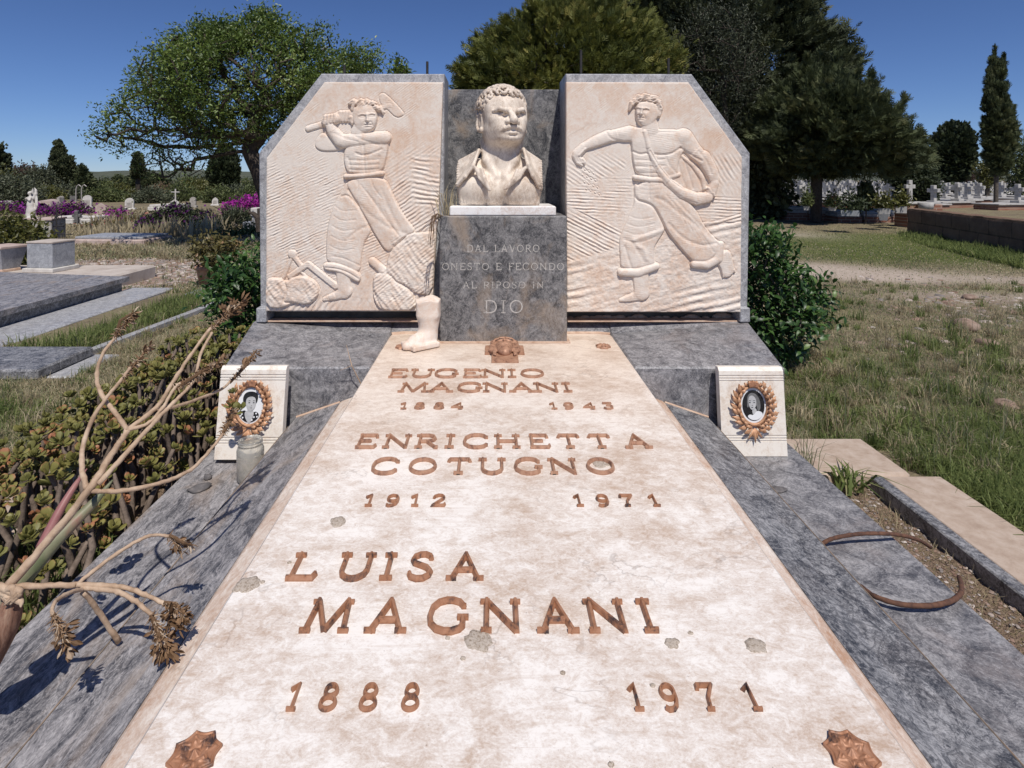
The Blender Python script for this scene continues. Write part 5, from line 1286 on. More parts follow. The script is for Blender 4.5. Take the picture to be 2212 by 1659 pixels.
tree('golden_conifer', 'rounded golden-green conifer rising behind the bust', None,
     [(1000, 165), (1004, 230), (1010, 300), (1448, 300), (1450, 160), (1444, 132), (1413, 101), (1387, 53), (1325, 18), (1299, 9), (1255, -8), (1220, -2), (1145, 27), (1092, 62), (1052, 90), (1013, 134)],
     13, [T(1220, 502, 13), T(1220, 380, 13), T(1222, 250, 13), T(1225, 120, 13)], M['leaf_gold'], 'spray', 640, 46, .20, .022, .30, 2.0, 13, 'bark', .12, .3, .45, up=.6, droop=.1, plumes=[(1050, 120, 1030, 85), (1110, 80, 1092, 44), (1170, 40, 1150, 10), (1015, 170, 996, 150), (1012, 230, 990, 218), (1220, 10, 1226, -20), (1400, 90, 1418, 62), (1440, 140, 1462, 120), (1300, 20, 1318, -6)])
tree('dark_cypress', 'tall dark spreading cypress filling the top right behind the sower panel', None,
     [(1318, -90), (1335, 5), (1372, 55), (1420, 110), (1450, 150), (1470, 310), (1600, 345), (1690, 355), (1760, 320), (1800, 240), (1810, 200), (1808, 116), (1790, 95), (1806, 72), (1760, 80), (1742, 55), (1754, 30), (1720, 10), (1715, -30), (1690, -100), (1500, -160)],
     20, [T(1672, 474, 20), T(1660, 430, 20), T(1620, 330, 20), T(1570, 200, 20), T(1550, 60, 20)], M['leaf_cyp'], 'spray', 640, 56, .34, .045, .46, 3.2, 14, 'bark_dark', .30, .5, .5, up=.6, plumes=[(1700, 60, 1756, 18), (1740, 120, 1808, 62), (1770, 150, 1818, 104), (1690, 20, 1716, -20), (1380, 60, 1356, 30), (1345, 20, 1322, -10), (1780, 190, 1822, 150)])
tree('grey_leaf_tree', 'loose grey-green tree with pale twigs in front of the dark cypress', None,
     [(1450, 60), (1500, 20), (1590, 10), (1640, 50), (1660, 120), (1650, 200), (1600, 250), (1560, 300), (1520, 330), (1490, 260), (1460, 180)],
     16.5, [T(1600, 478, 16.5), T(1590, 400, 16.5), T(1570, 280, 16.5), T(1560, 170, 16.5)], M['leaf_greyd'], 'leaf', 150, 60, .11, .026, .36, 1.0, 15, 'bark_dark', .08, .35, .6, up=.2)
tree('columnar_cypress', 'dense dark cypress low beside the right edge of the sower panel', None,
     [(1612, 200), (1640, 190), (1670, 240), (1690, 330), (1688, 420), (1672, 470), (1630, 478), (1606, 470), (1600, 330)], 18, [T(1655, 479, 18), T(1652, 440, 18), T(1650, 330, 18)], M['leaf_cyp'], 'spray', 180, 40, .20, .045, .40, 1.3, 16, 'bark_dark', .16, .4, .6, up=.9)
tree('spreading_juniper', 'green juniper on a straight trunk with upswept branch tips at right', None,
     [(1640, 300), (1660, 240), (1700, 190), (1760, 170), (1800, 180), (1815, 200), (1835, 215), (1850, 220), (1862, 235), (1876, 250), (1885, 262), (1900, 275), (1920, 290), (1940, 305), (1955, 322), (1982, 340), (1960, 352), (1928, 362), (1848, 366), (1772, 368), (1690, 366)],
     16, [T(1762, 480, 16), T(1763, 430, 16), T(1764, 370, 16), T(1770, 290, 16), T(1785, 220, 16)], M['leaf_jun'], 'spray', 560, 56, .24, .026, .26, 2.2, 17, 'bark_dark', .15, .35, .4, up=.6, plumes=[(1790, 210, 1814, 120), (1830, 240, 1860, 140), (1850, 270, 1900, 172), (1880, 300, 1946, 232), (1890, 330, 1966, 256), (1900, 350, 1982, 286), (1920, 370, 1990, 335), (1760, 200, 1770, 126), (1720, 210, 1716, 146), (1800, 260, 1838, 166), (1870, 250, 1918, 206), (1930, 320, 1992, 300), (1900, 300, 1952, 214), (1860, 230, 1880, 160), (1740, 190, 1746, 132)])
tree('rounded_cypress', 'compact egg-shaped dark cypress beyond the crosses', None,
     [(2018, 341), (2024, 315), (2040, 282), (2066, 270), (2085, 285), (2093, 325), (2092, 350), (2082, 376), (2060, 390), (2031, 380)], 40, [T(2060, 425, 40), T(2060, 390, 40), T(2057, 330, 40)], M['leaf_dark'], 'spray', 300, 40, .30, .09, .32, 1.15, 18, 'bark_dark', .2, .5, .8, up=.6)
tree('slender_cypress', 'tall slender cypress on a thin bare trunk near the right edge', None,
     [(2150, 117), (2158, 150), (2169, 128), (2166, 175), (2172, 210), (2176, 262), (2185, 243), (2187, 285), (2181, 344), (2168, 378), (2146, 380), (2136, 344), (2133, 280), (2131, 216), (2138, 160)], 24, [T(2151, 452, 24), T(2152, 400, 24), T(2154, 330, 24), T(2152, 200, 24)], M['leaf_jun'], 'spray', 280, 44, .24, .03, .12, .4, 19, 'bark', .085, .4, .4, up=1.3, plumes=[(2150, 160, 2149, 108), (2162, 170, 2170, 120), (2176, 290, 2188, 236)])
tree('drooping_tree', 'soft green drooping tree cut off by the right picture edge', None, [(2186, 330), (2195, 308), (2212, 300), (2240, 300), (2260, 380), (2230, 420), (2192, 416)], 34, [T(2225, 432, 34), T(2222, 390, 34), T(2222, 350, 34)], M['leaf_far'], 'leaf', 130, 40, .22, .06, .5, 1.0, 20, up=.0)
tree('round_shrub', 'bright yellow-green shrub left of the slender cypress', None, [(2118, 385), (2120, 362), (2134, 350), (2148, 356), (2150, 392), (2130, 404)], 33, [T(2133, 434, 33), T(2133, 405, 33), T(2133, 385, 33)], M['leaf_olive'], 'leaf', 60, 40, .16, .07, .3, .5, 21, cat='shrub')
tree('ivy_shrub', 'dark domed shrub behind the small white cross on the brick plinth', None, [(1930, 384), (1945, 368), (1976, 360), (2005, 368), (2018, 388), (2018, 415), (2004, 436), (1962, 438), (1945, 410)], 25, [T(1980, 452, 25), T(1980, 425, 25), T(1978, 395, 25)], M['leaf_dark'], 'leaf', 170, 60, .13, .07, .26, .8, 22, cat='shrub')
far_right = [((1925, 350), (1985, 392), 'leaf_cyp', 30, 'brown-green cypress tip between the juniper and the domed shrub'), ((1965, 345), (2040, 392), 'leaf_far', 48, 'bright green tree just left of the egg-shaped cypress'),
             ((2062, 368), (2112, 392), 'leaf_red', 60, 'low brownish tree right of the egg-shaped cypress')]
for (u0, v0), (u1, v1), mt, d, lb in far_right:
    w_, h_ = u1-u0, v1-v0; poly = [(u0, v1), (u0+.05*w_, v0+.4*h_), (u0+.3*w_, v0+.1*h_), (u0+.55*w_, v0), (u0+.85*w_, v0+.35*h_), (u1, v1), (u0+.5*w_, v1+8)]
    um = (u0+u1)/2; tree('distant_tree', lb, 'far trees right of the tomb', poly, d, [T(um, V0+F*ZC/d, d), T(um, v1, d), T(um, v0+.5*h_, d)], M[mt], 'leaf', 90, 40, .20, .08, .4, 1.2, int(u0))

# ---- bushes right and left of the headstone
def bush(name, label, poly, d, depth, seed, n_tips, per, L, W, mat, base, spread, cat='bush', droop=.2):
    r = np.random.default_rng(seed); tips, s_ = crown_pts(poly, d, n_tips, r, depth, .7); root = thing(name, label, cat, base)
    nd, pr_ = skeleton(np.array([base, np.array(base)+[0, 0, .15]]), tips, .12, r); V, Fq = wood_mesh(nd, pr_, .018, .0022); obj('stems', V, Fq, M['bark'], root, smooth=True)
    c = tips.mean(0)-[0, 0, .2]; ti = np.repeat(np.arange(len(tips)), per); n = len(ti); out = tips[ti]-c; out /= np.linalg.norm(out, axis=1)[:, None]
    p = tips[ti]+r.normal(size=(n, 3))*spread; dr = out*.7+rnd_unit(n, r)*.8+[0, 0, -droop]; dr /= np.linalg.norm(dr, axis=1)[:, None]
    nr = out*.5+rnd_unit(n, r)*.5+[0, 0, .8]; sz = r.uniform(.65, 1.25, n)
    # curved pointed leaves, six points each
    L_, W_ = (L*sz)[:, None], (W*sz)[:, None]; s2 = np.cross(dr, nr); s2 /= np.linalg.norm(s2, axis=1)[:, None]; n2 = np.cross(s2, dr)
    V = np.stack([p, p+dr*L_*.35+s2*W_*.5+n2*W_*.22, p+dr*L_*.35+n2*L_*.04, p+dr*L_*.35-s2*W_*.5+n2*W_*.22, p+dr*L_*.70+s2*W_*.36+n2*W_*.1, p+dr*L_*.70-n2*L_*.0, p+dr*L_*.70-s2*W_*.36+n2*W_*.1, p+dr*L_-n2*L_*.16], 1).reshape(-1, 3)
    i = np.arange(n)[:, None]*8; Fq = np.concatenate([i+[[0, 1, 2]], i+[[0, 2, 3]], i+[[1, 4, 2]], i+[[4, 5, 2]], i+[[2, 5, 3]], i+[[5, 6, 3]], i+[[4, 7, 5]], i+[[5, 7, 6]]], 1).reshape(-1, 3)
    cl = (r.random(len(tips))*.7)[ti]; obj('foliage', V, Fq, mat, root, attr=np.repeat(np.clip(cl+r.normal(0, .18, n)+.12, 0, 1), 8)); return root
bush('leafy_bush', 'glossy dark green bush growing behind the right edge of the sower panel',
     [(1600, 490), (1640, 496), (1662, 508), (1688, 516), (1678, 548), (1692, 582), (1728, 600), (1764, 634), (1766, 660), (1748, 696), (1716, 722), (1702, 755), (1680, 770), (1640, 775), (1590, 760)], 3.55, .42, 31, 250, 20, .052, .022, M['leaf_bush'], (1.78, 3.55, .06), .05)
bush('leafy_bush', 'glossy green bush growing behind the left edge of the labourer panel',
     [(600, 545), (555, 548), (525, 560), (505, 572), (484, 590), (490, 610), (478, 630), (488, 660), (502, 690), (500, 715), (512, 745), (560, 760), (600, 740)], 3.45, .40, 32, 190, 20, .050, .021, M['leaf_bush'], (-1.45, 3.45, .06), .05)
# ================================================================ distant ridge and greens on the left
M['hill'] = simple('far_ridge', [(.05, .06, .045), (.08, .09, .06), (.12, .12, .085)], .12, .95, 0)
hx = np.linspace(-700, 700, 160); prof = 3+9*fbm(hx*.010+9, hx*0+2, 81, 4)*np.where(hx < 60, 1, .45)
V = []; Fc = []
for k, (dy, s_) in enumerate(((0, 0), (60, .7), (130, 1.0), (260, .6), (420, 0))):
    for i, x in enumerate(hx): V.append((x, 430+dy, -2+prof[i]*s_*1.5))
obj('hills', np.array(V), grid_faces(5, 160), M['hill'], None, kind='structure', smooth=True)
def ftree(label, u, vb, poly, d, mat, kind='leaf', n=90, per=40, L=.22, W=.09, sp=.45, dep=1.2, seed=1, up=.4, cat='tree', grp='background trees on the left', name='distant_tree'):
    vt = min(p[1] for p in poly); vb0 = max(V0+F*ZC/d, vb); return tree(name, label, grp, poly, d, [T(u, vb0, d), T(u, vb0*.5+vt*.5, d), T(u, vb0*.25+vt*.75, d)], M[mat], kind, n, per, L, W, sp, dep, seed, 'bark_dark', .14, .5, .5, cat, up)
ftree('tallest dark twin-topped cypress on the far left', 132, 405, [(113, 366), (117, 331), (121, 312), (126, 306), (133, 311), (137, 334), (143, 345), (150, 337), (156, 352), (158, 372), (159, 402), (112, 402)], 45, 'leaf_cyp', 'spray', 420, 34, .20, .06, .16, .9, 61, 1.1)
ftree('thin dark cypress spike over the hedge line, left of the leafy tree', 298, 385, [(288, 385), (290, 355), (293, 338), (298, 330), (304, 340), (307, 362), (308, 385)], 36, 'leaf_cyp', 'spray', 160, 30, .14, .045, .12, .5, 62, 1.1)
ftree('broad dense cypress beneath the leafy tree branches', 483, 415, [(454, 379), (456, 360), (462, 345), (472, 330), (486, 320), (500, 324), (511, 350), (512, 380), (509, 398), (500, 420), (470, 422), (458, 400)], 38, 'leaf_dark', 'spray', 420, 36, .18, .055, .18, 1.1, 63, 1.0)
ftree('small pointed fir behind the angel, with tiered boughs', 184, 420, [(179, 356), (184, 372), (188, 378), (194, 388), (202, 393), (208, 422), (160, 422), (168, 392), (175, 378)], 42, 'leaf_jun', 'spray', 200, 30, .20, .05, .18, .9, 64, .0)
ftree('wide flat-armed cedar below the cypress spike', 310, 424, [(251, 384), (270, 382), (283, 388), (300, 386), (320, 374), (332, 378), (356, 388), (352, 424), (262, 424), (272, 404)], 46, 'leaf_jun', 'spray', 240, 30, .22, .06, .26, 1.5, 65, .0)
ftree('reddish-brown scrubby tree near the utility pole', 48, 410, [(30, 380), (38, 370), (48, 366), (60, 370), (68, 384), (66, 408), (34, 408)], 44, 'leaf_red', 'leaf', 90, 34, .22, .09, .5, 1.2, 66)
ftree('grey-green scrubby tree right of the utility pole', 88, 410, [(72, 392), (80, 372), (90, 366), (100, 378), (108, 386), (112, 410), (72, 410)], 43, 'leaf_grey', 'leaf', 90, 34, .22, .08, .5, 1.2, 67)
ftree('big rounded olive-green bush at the far left edge', 35, 440, [(-15, 400), (0, 392), (20, 390), (45, 394), (64, 410), (68, 442), (-15, 445)], 24, 'leaf_grey', 'leaf', 170, 50, .12, .05, .35, 1.2, 68, cat='bush')
ftree('bright green tree top peeping in at the left edge', 6, 420, [(-20, 380), (0, 377), (12, 384), (20, 396), (10, 410), (-20, 410)], 30, 'leaf_olive', 'leaf', 60, 40, .16, .07, .4, .9, 69)
ftree('dark conifer bough cut off by the left picture edge', -14, 420, [(-30, 320), (-6, 318), (3, 330), (2, 352), (4, 362), (0, 378), (-30, 380)], 34, 'leaf_cyp', 'spray', 80, 36, .26, .07, .3, .8, 70)
r = np.random.default_rng(77)
HG = [('leaf_far', 92, 120, 392), ('leaf_olive', 150, 96, 404), ('leaf_far', 222, 90, 388), ('leaf_olive', 250, 80, 398), ('leaf_far', 268, 90, 392), ('leaf_grey', 372, 90, 390), ('leaf_far', 398, 84, 383), ('leaf_olive', 428, 70, 388), ('leaf_grey', 446, 64, 380), ('leaf_far', 524, 80, 386), ('leaf_grey', 548, 60, 394), ('leaf_far', 120, 90, 402), ('leaf_far', 345, 90, 396)]
HL = ['wide leafy green tree under the utility pole', 'yellow-green rounded tree below the twin cypress', 'green rounded tree just right of the pointed fir', 'low yellow-green tree left of the flat-armed cedar', 'bushy green tree beside the cedar, farther back', 'grey-green loose tree right of the cedar', 'green tree with a domed top between cedar and broad cypress', 'yellow-green shrubby tree left of the broad cypress', 'pale grey-green tree close to the broad cypress', 'green tree just right of the broad cypress', 'grey-green tree beside the left relief frame', 'dark green hedge-like tree behind the angel', 'low green tree filling the hedge right of the cedar']
for (mt, u, w_, vt), lb in zip(HG, HL):
    vb = 440; d = r.uniform(46, 60)
    poly = [(u-w_/2, vb), (u-w_*.5, vt+28), (u-w_*.35, vt+10), (u-w_*.12, vt+3), (u+w_*.05, vt), (u+w_*.25, vt+7), (u+w_*.42, vt+18), (u+w_*.5, vt+30), (u+w_/2, vb)]
    ftree(lb, u, 430, [(a, b+5) for a, b in poly], d, mt, 'leaf', 190, 34, .24, .10, .42, 1.8, int(u*3+w_))
SC = [(20, 436, 'leaf_far'), (100, 436, 'leaf_olive'), (150, 432, 'leaf_grey'), (232, 438, 'leaf_far'), (262, 432, 'leaf_olive'), (330, 440, 'leaf_grey'), (350, 432, 'leaf_brown2'), (398, 436, 'leaf_far'), (438, 432, 'leaf_olive'), (480, 440, 'leaf_far'), (520, 434, 'leaf_grey'), (552, 440, 'leaf_far')]
M['leaf_brown2'] = leafmat('dry_brown_scrub', (.12, .09, .05), (.28, .21, .13), .6, .25, .2)
SLB = ['scrubby green bush at the far-left foot of the trees', 'yellow-green scrub behind the vaulted tomb', 'greyish scrub left of the wire hoops', 'green scrub between the gabled and pyramid markers', 'yellow-green scrub behind the pyramid marker', 'grey scrub left of the large white headstone', 'dry brown scrub behind the large white headstone', 'green scrub behind the stained narrow headstone', 'yellow-green scrub near the small tilted tablet', 'green scrub at the foot of the broad cypress', 'greyish scrub behind the magenta bougainvillea', 'green scrub touching the left relief frame']
for k, ((u, vb, mt), lb) in enumerate(zip(SC, SLB)):
    w_ = 62; ftree(lb, u, vb, [(u-w_/2, vb), (u-w_*.42, vb-18), (u-w_*.15, vb-28), (u+w_*.1, vb-24), (u+w_*.38, vb-16), (u+w_*.5, vb)], F*ZC/(vb-2-V0), mt, 'leaf', 80, 30, .17, .06, .3, .9, 300+k, cat='bush', grp='scrub along the far hedge', name='scrub_bush')
# utility pole and wires
pl = thing('utility_pole', 'thin wooden utility pole with crossarms above the far-left trees', 'utility pole', G(74, 410, 0)*[1, 1, 0]); d = 50
pl.location = (px(73, d), d, 0)
mb = MB(); mb.tube([(px(73, d), d, 0), (px(73, d), d, pz(355, d))], .12, 8); mb.obj('post', M['bark_dark'], pl)
for v in (358, 363, 368, 373):
    mb = MB(); mb.box(px(69.5, d), px(77.5, d), d-.08, d+.08, pz(v, d)-.05, pz(v, d)+.05, .01); mb.obj('crossarm', M['bark_dark'], pl)
for v0, v1 in ((357, 367), (364, 372), (371, 377)):
    mb = MB(); a = np.array([px(70, d), d, pz(v0, d)]); b = np.array([px(-60, 44), 44, pz(v1, 44)]); mb.tube([a+(b-a)*t-[0, 0, .5*t*(1-t)] for t in np.linspace(0, 1, 9)], .022, 4); mb.obj('wire', M['iron_dark'], pl)

# ================================================================ left part of the cemetery
M['old_stone'] = simple('weathered_stone', [(.20, .185, .165), (.36, .33, .30), (.50, .47, .43)], 9, .9, .3, 8)
M['pale_stone'] = simple('pale_weathered_stone', [(.40, .37, .34), (.56, .53, .49), (.68, .65, .60)], 7, .85, .25, 8)
M['dark_stone'] = simple('dark_weathered_stone', [(.07, .068, .065), (.14, .135, .13), (.22, .21, .20)], 9, .9, .3, 8)
M['pink_stone'] = simple('pinkish_stone', [(.36, .26, .22), (.46, .36, .32), (.55, .45, .40)], 8, .9, .25)
M['blue_marble'] = grey_marble('blue_grey_marble', (.22, .23, .25), (.40, .41, .43), (.34, .30, .27), .15)
GRP = 'headstones in the left part of the cemetery'
def headstone(label, u, vb, vt, wpx, style, mat, rz=0, name='headstone', cat='headstone', grp=GRP, z=0, th=.14):
    b = GG(u, vb) if not z else G(u, vb, z); d = b[1]; w_ = wpx/F*d; h = (vb-vt)/F*d; base = .16*h
    root = thing(name, label, cat, b-[0, 0, .05], grp, rz)
    n = 12
    if style == 'arch': out = [(-w_/2, 0), (w_/2, 0)]+[(w_/2*cos(a), h-base-w_/2+w_/2*sin(a)) for a in np.linspace(0, pi, n)]
    elif style == 'gable': out = [(-w_/2, 0), (w_/2, 0), (w_/2, (h-base)*.70), (w_*.58, (h-base)*.72), (0, h-base), (-w_*.58, (h-base)*.72), (-w_/2, (h-base)*.70)]
    elif style == 'gothic': out = [(-w_/2, 0), (w_/2, 0)]+[(w_/2*(1-t*t), (h-base)*(.55+.45*t)) for t in np.linspace(0, 1, 7)]+[(-w_/2*(1-t*t), (h-base)*(.55+.45*t)) for t in np.linspace(1, 0, 7)[1:]]
    elif style == 'rock': out = [(-w_*.6, 0), (w_*.6, 0), (w_*.5, h*.3), (w_*.3, h*.62), (w_*.08, h*.84), (-w_*.1, h*.82), (-w_*.34, h*.5), (-w_*.5, h*.25)]
    else: out = [(-w_/2, 0), (w_/2, 0), (w_/2, h-base), (-w_/2, h-base)]
    V = []; k = len(out); c = np.mean(out, 0); e = .985
    for y, s_ in ((-th/2, .97), (-th/2+.02, 1), (th/2-.02, 1), (th/2, .97)): V += [(c[0]+(x-c[0])*s_, y, c[1]+(z_-c[1])*s_+base) for x, z_ in out]
    Fc = [list(range(k)), [3*k+i for i in range(k)][::-1]]+[[q*k+i, q*k+(i+1) % k, (q+1)*k+(i+1) % k, (q+1)*k+i][::-1] for q in range(3) for i in range(k)]
    obj('stone', V, Fc, M[mat], root, local=True)
    mb = MB(); mb.box(-w_*.68, w_*.68, -th*1.1, th*1.1, 0, base+.05, .015); mb.obj('footing', M[mat], root, local=True)
    if style in ('arch', 'gothic'):
        mb = MB(); mb.box(-w_*.3, w_*.3, -th/2-.008, -th/2+.01, base+h*.12, base+h*.52, .003); mb.obj('tablet', M['old_stone' if mat != 'dark_stone' else 'dark_stone'], root, local=True)
    return root
headstone('tall dark-banded arched headstone inside two thin wire hoops', 189, 452, 419, 17, 'arch', 'pale_stone', radians(20))
headstone('cracked cream headstone with a gabled cap among pink flowers', 218, 468, 435, 19, 'gable', 'pink_stone', radians(25))
headstone('slim pale round-topped headstone beside a dark square block', 280, 454, 425, 17, 'arch', 'pale_stone', radians(20))
headstone('rough pyramid-shaped boulder marker in the far grass', 261, 434, 417, 14, 'rock', 'pale_stone')
headstone('little house-shaped stone marker with a pitched top', 305, 438, 426, 15, 'gable', 'old_stone', radians(25))
headstone('large white pointed-arch headstone topped by a thin metal cross', 377, 463, 428, 25, 'gothic', 'pale_stone', radians(15))
headstone('narrow grey round-topped headstone streaked with dark stains', 417, 448, 423, 12, 'arch', 'old_stone', radians(15))
headstone('squat dark blue-grey block right of the large white headstone', 405, 455, 438, 12, 'block', 'dark_stone', radians(20))
headstone('charcoal square block leaning before the slim pale headstone', 264, 468, 446, 18, 'block', 'dark_stone', radians(15))
headstone('pinkish scalloped headstone near the broad cypress', 456, 431, 414, 11, 'arch', 'pink_stone')
headstone('white shell-topped headstone behind black iron hoops', 465, 444, 424, 12, 'gothic', 'pale_stone', radians(15))
headstone('small tilted pale tablet in the tall grass', 429, 430, 421, 8, 'block', 'pale_stone', radians(30))
headstone('dark boxy tomb head behind the vaulted tomb', 159, 434, 421, 13, 'block', 'dark_stone')
headstone('mossy rounded vault end at the far-left edge', 5, 455, 431, 20, 'arch', 'old_stone', 0, th=.8)
headstone('thin grey tablet between angel and vaulted tomb', 128, 448, 424, 6, 'block', 'old_stone')
headstone('pale small slab close behind the vaulted tomb', 132, 446, 421, 9, 'arch', 'old_stone')
# metal cross on top of the large white headstone
b = GG(377, 463); d = b[1]; mb = MB(); x, z0 = px(379, d), pz(429, d)
mb.tube([(x, d, z0-.05), (x, d, pz(408, d))], .022, 6); mb.tube([(x-.14, d, pz(415, d)), (x+.14, d, pz(415, d))], .018, 6)
mb.obj('metal_cross', M['pale_stone'], None, label='thin ornamental cross fixed on top of the large white headstone', cat='cross')
# hoops
for k, (u, lb) in enumerate(((170, 'left thin wire hoop over the dark-banded headstone'), (182, 'right thin wire hoop over the dark-banded headstone'))):
    d = GG(u, 455)[1]; mb = MB(); mb.tube([(px(u-6, d), d, 0), (px(u-6, d), d, pz(410, d)), (px(u-4, d), d, pz(402, d)), (px(u, d), d, pz(399, d)), (px(u+5, d), d, pz(403, d))], .018, 6); mb.obj('wire_hoop', M['old_stone'], None, label=lb, cat='hoop', group='wire hoops')
for k, (u, lb) in enumerate(((436, 'left black iron hoop in the dry grass'), (452, 'right black iron hoop in the dry grass'))):
    d = GG(u, 470)[1]; mb = MB(); mb.tube([(px(u+10*cos(a), d), d, pz(466, d)+10/F*d*sin(a)*1.3) for a in np.linspace(pi, 0, 12)], .02, 6); mb.obj('iron_hoop', M['iron_dark'], None, label=lb, cat='hoop', group='iron hoops')
# vaulted tomb
b = GG(102, 457); d = b[1]; R_ = 17/F*d; vt_ = thing('vaulted_tomb', 'barrel-vaulted stone tomb with a dark open end among purple flowers', 'tomb', b, None, radians(28))
mb = MB(); n = 14; A_ = np.linspace(0, pi, n); o = [(R_*cos(a), R_*.55+R_*sin(a)*.95) for a in A_]+[(-R_, 0), (R_, 0)]; i_ = [(R_*.72*cos(a), R_*.5+R_*.72*sin(a)*.95) for a in A_]
V = [(x, -.9, z) for x, z in o]+[(x, 1.0, z) for x, z in o]; k = len(o); Fc = [[q, (q+1) % k, k+(q+1) % k, k+q] for q in range(k)]+[[k+q for q in range(k)]]
V += [(x, -.9, z) for x, z in i_]+[(x, -.1, z) for x, z in i_]+[(x, -.1, 0) for x, z in i_[:1]]; m0 = 2*k
Fc += [[q, m0+q, m0+q+1, q+1] for q in range(n-1)]+[[m0+q, m0+n+q, m0+n+q+1, m0+q+1] for q in range(n-1)]
mb.add(V, Fc); mb.add([(R_, -.9, 0), (R_*.72, -.9, 0), (R_*.72, -.9, R_*.5), (R_, -.9, R_*.55), (-R_, -.9, 0), (-R_*.72, -.9, 0), (-R_*.72, -.9, R_*.5), (-R_, -.9, R_*.55)], [[0, 1, 2, 3], [4, 7, 6, 5]])
mb.obj('vault', M['pink_stone'], vt_, local=True)
mb = MB(); mb.box(-R_*.75, R_*.75, -.12, -.06, 0, R_*1.2, .01); mb.obj('end_wall', M['dark_stone'], vt_, local=True)
# angel on its plinth
b = GG(76, 527); d = b[1]; k_ = d/F
an_p = thing('statue_plinth', 'plain grey stone plinth carrying the winged angel', 'plinth', b, None, radians(16))
mb = MB(); mb.box(-30*k_, 30*k_, 0, .62, -.05, 50*k_, .012); mb.obj('plinth_block', M['old_stone'], an_p, local=True)
mb = MB(); mb.box(-31.5*k_, 31.5*k_, -.02, .64, 50*k_+.001, 54*k_, .006); mb.obj('plinth_cap', M['pink_stone'], an_p, local=True)
def angel(loc, H):
    s = Solid((-.30, -.22, -.01), (.30, .22, 1.04), .013)
    s.path([(.02, 0, .02), (.02, .0, .25), (.0, .0, .45), (-.01, 0, .62)], [.15, .12, .095, .085], .05)          # robe
    s.path([(-.16, -.05, .02), (-.02, -.04, .10)], [.05, .09], .05)
    for i in range(7):
        a = 2*pi*i/7; s.path([(.02+.135*cos(a), .11*sin(a), .0), (.0+.085*cos(a), .07*sin(a), .40)], [.03, .014], .02)
    s.ell((-.01, 0, .64), (.085, .065, .10), .03); s.cap((-.01, 0, .70), (-.015, -.01, .78), .03, .03, .015)
    s.ell((-.03, -.02, .83), (.045, .052, .062), .01); s.ell((-.02, .01, .85), (.05, .05, .055), .01)
    s.path([(-.08, -.02, .69), (-.13, -.07, .60), (-.06, -.12, .66)], [.034, .03, .022], .015); s.path([(.06, -.02, .69), (.09, -.08, .60), (.0, -.12, .68)], [.034, .03, .022], .015)
    for g, x0, top in ((-1, -.05, 1.0), (1, .07, 1.02)):                                                      # folded wings
        s.path([(x0, .06, .66), (x0+g*.04, .10, .80), (x0+g*.03, .11, .92), (x0-g*.01, .09, top)], [.05, .05, .036, .012], .02)
        for j in range(5): s.path([(x0+g*(.03+.016*j), .11, .86-.05*j), (x0+g*(.045+.020*j), .10, .58-.04*j), (x0+g*(.02+.016*j), .08, .34-.02*j)], [.022, .030, .010], .012)
    s.box((-.03, -.01, .012), (.19, .15, .018), .006, .01)
    V, Fq = s.mesh(); V = relax(V, Fq, 1)*H
    V = rotz(V, radians(-25)); obj('angel_statue', V+loc, Fq, M['pale_stone'], None, smooth=True, label='weathered marble angel with raised folded wings standing on a grey plinth', cat='statue')
pc = P(66, 473, d+.28); angel(np.array([pc[0], d+.28, b[2]+54*k_+.001]), 64*(d+.28)/F)
# crosses, ledges, low slabs
def cross_mesh(mb, w_, h, th, arm, z0=0, armz=.68):
    t2 = arm/2; mb.box(-t2, t2, -th/2, th/2, z0, z0+h, .012); az = z0+h*armz
    mb.box(-w_/2, -t2-.0005, -th/2, th/2, az-t2, az+t2, .012); mb.box(t2+.0005, w_/2, -th/2, th/2, az-t2, az+t2, .012)
b = GG(166, 488); d = b[1]; mb = MB(); cross_mesh(mb, 16/F*d, 33/F*d, .12, 7/F*d); V = rotz(mb.V(), .3)+b; obj('stone_cross', V, mb.f, M['dark_stone'], None, label='short dark stone cross before a white ledge', cat='cross')
b = GG(122, 525); d = b[1]; mb = MB(); k_ = d/F
mb.tube([b+[0, 0, -.05], b+[0, 0, 80*k_]], .012, 6); mb.tube([b+[-16*k_, 0, 36*k_], b+[16*k_, 0, 37*k_]], .011, 6); mb.tube([b+[-9*k_, 0, 20*k_], b+[34*k_, 0, 19*k_]], .008, 6)
for x, z in ((0, 54), (-6, 56), (7, 57), (-14, 38), (14, 39)): mb.tube([b+np.array([(x+4*cos(a))*k_, 0, (z+4*sin(a))*k_]) for a in np.linspace(0, 2*pi, 13)], .006, 5)
mb.obj('iron_cross', M['iron_dark'], None, label='thin ornate wrought-iron cross beside the angel plinth', cat='cross')
def low_slab(label, u0, u1, vf, vt_, z1, mat, depth, rz=0, name='grave_slab', grp='low grave slabs on the left'):
    b = GG((u0+u1)/2, vf); d = b[1]; w_ = (u1-u0)/F*d; root = thing(name, label, 'grave slab', b, grp, rz)
    mb = MB(); mb.box(-w_/2, w_/2, 0, depth, -.1, z1*.7, .02); mb.obj('curb', M[mat], root, local=True)
    mb = MB(); mb.box(-w_*.46, w_*.46, .06, depth-.06, z1*.7+.0005, z1, .015); mb.obj('cover', M['blue_marble' if mat == 'pink_stone' else mat], root, local=True); return root
low_slab('low pinkish grave with a grey cover lying in dry grass', 146, 312, 530, 508, .15, 'pink_stone', .9, radians(-3))
low_slab('bright white ledge behind the ornate iron cross', 112, 156, 486, 479, .22, 'pale_stone', .7)
low_slab('bright white ledge right of the short dark cross', 172, 206, 486, 479, .22, 'pale_stone', .7)
low_slab('pale flat grave far back, left of the large white headstone', 318, 366, 457, 452, .25, 'pale_stone', 1.2)
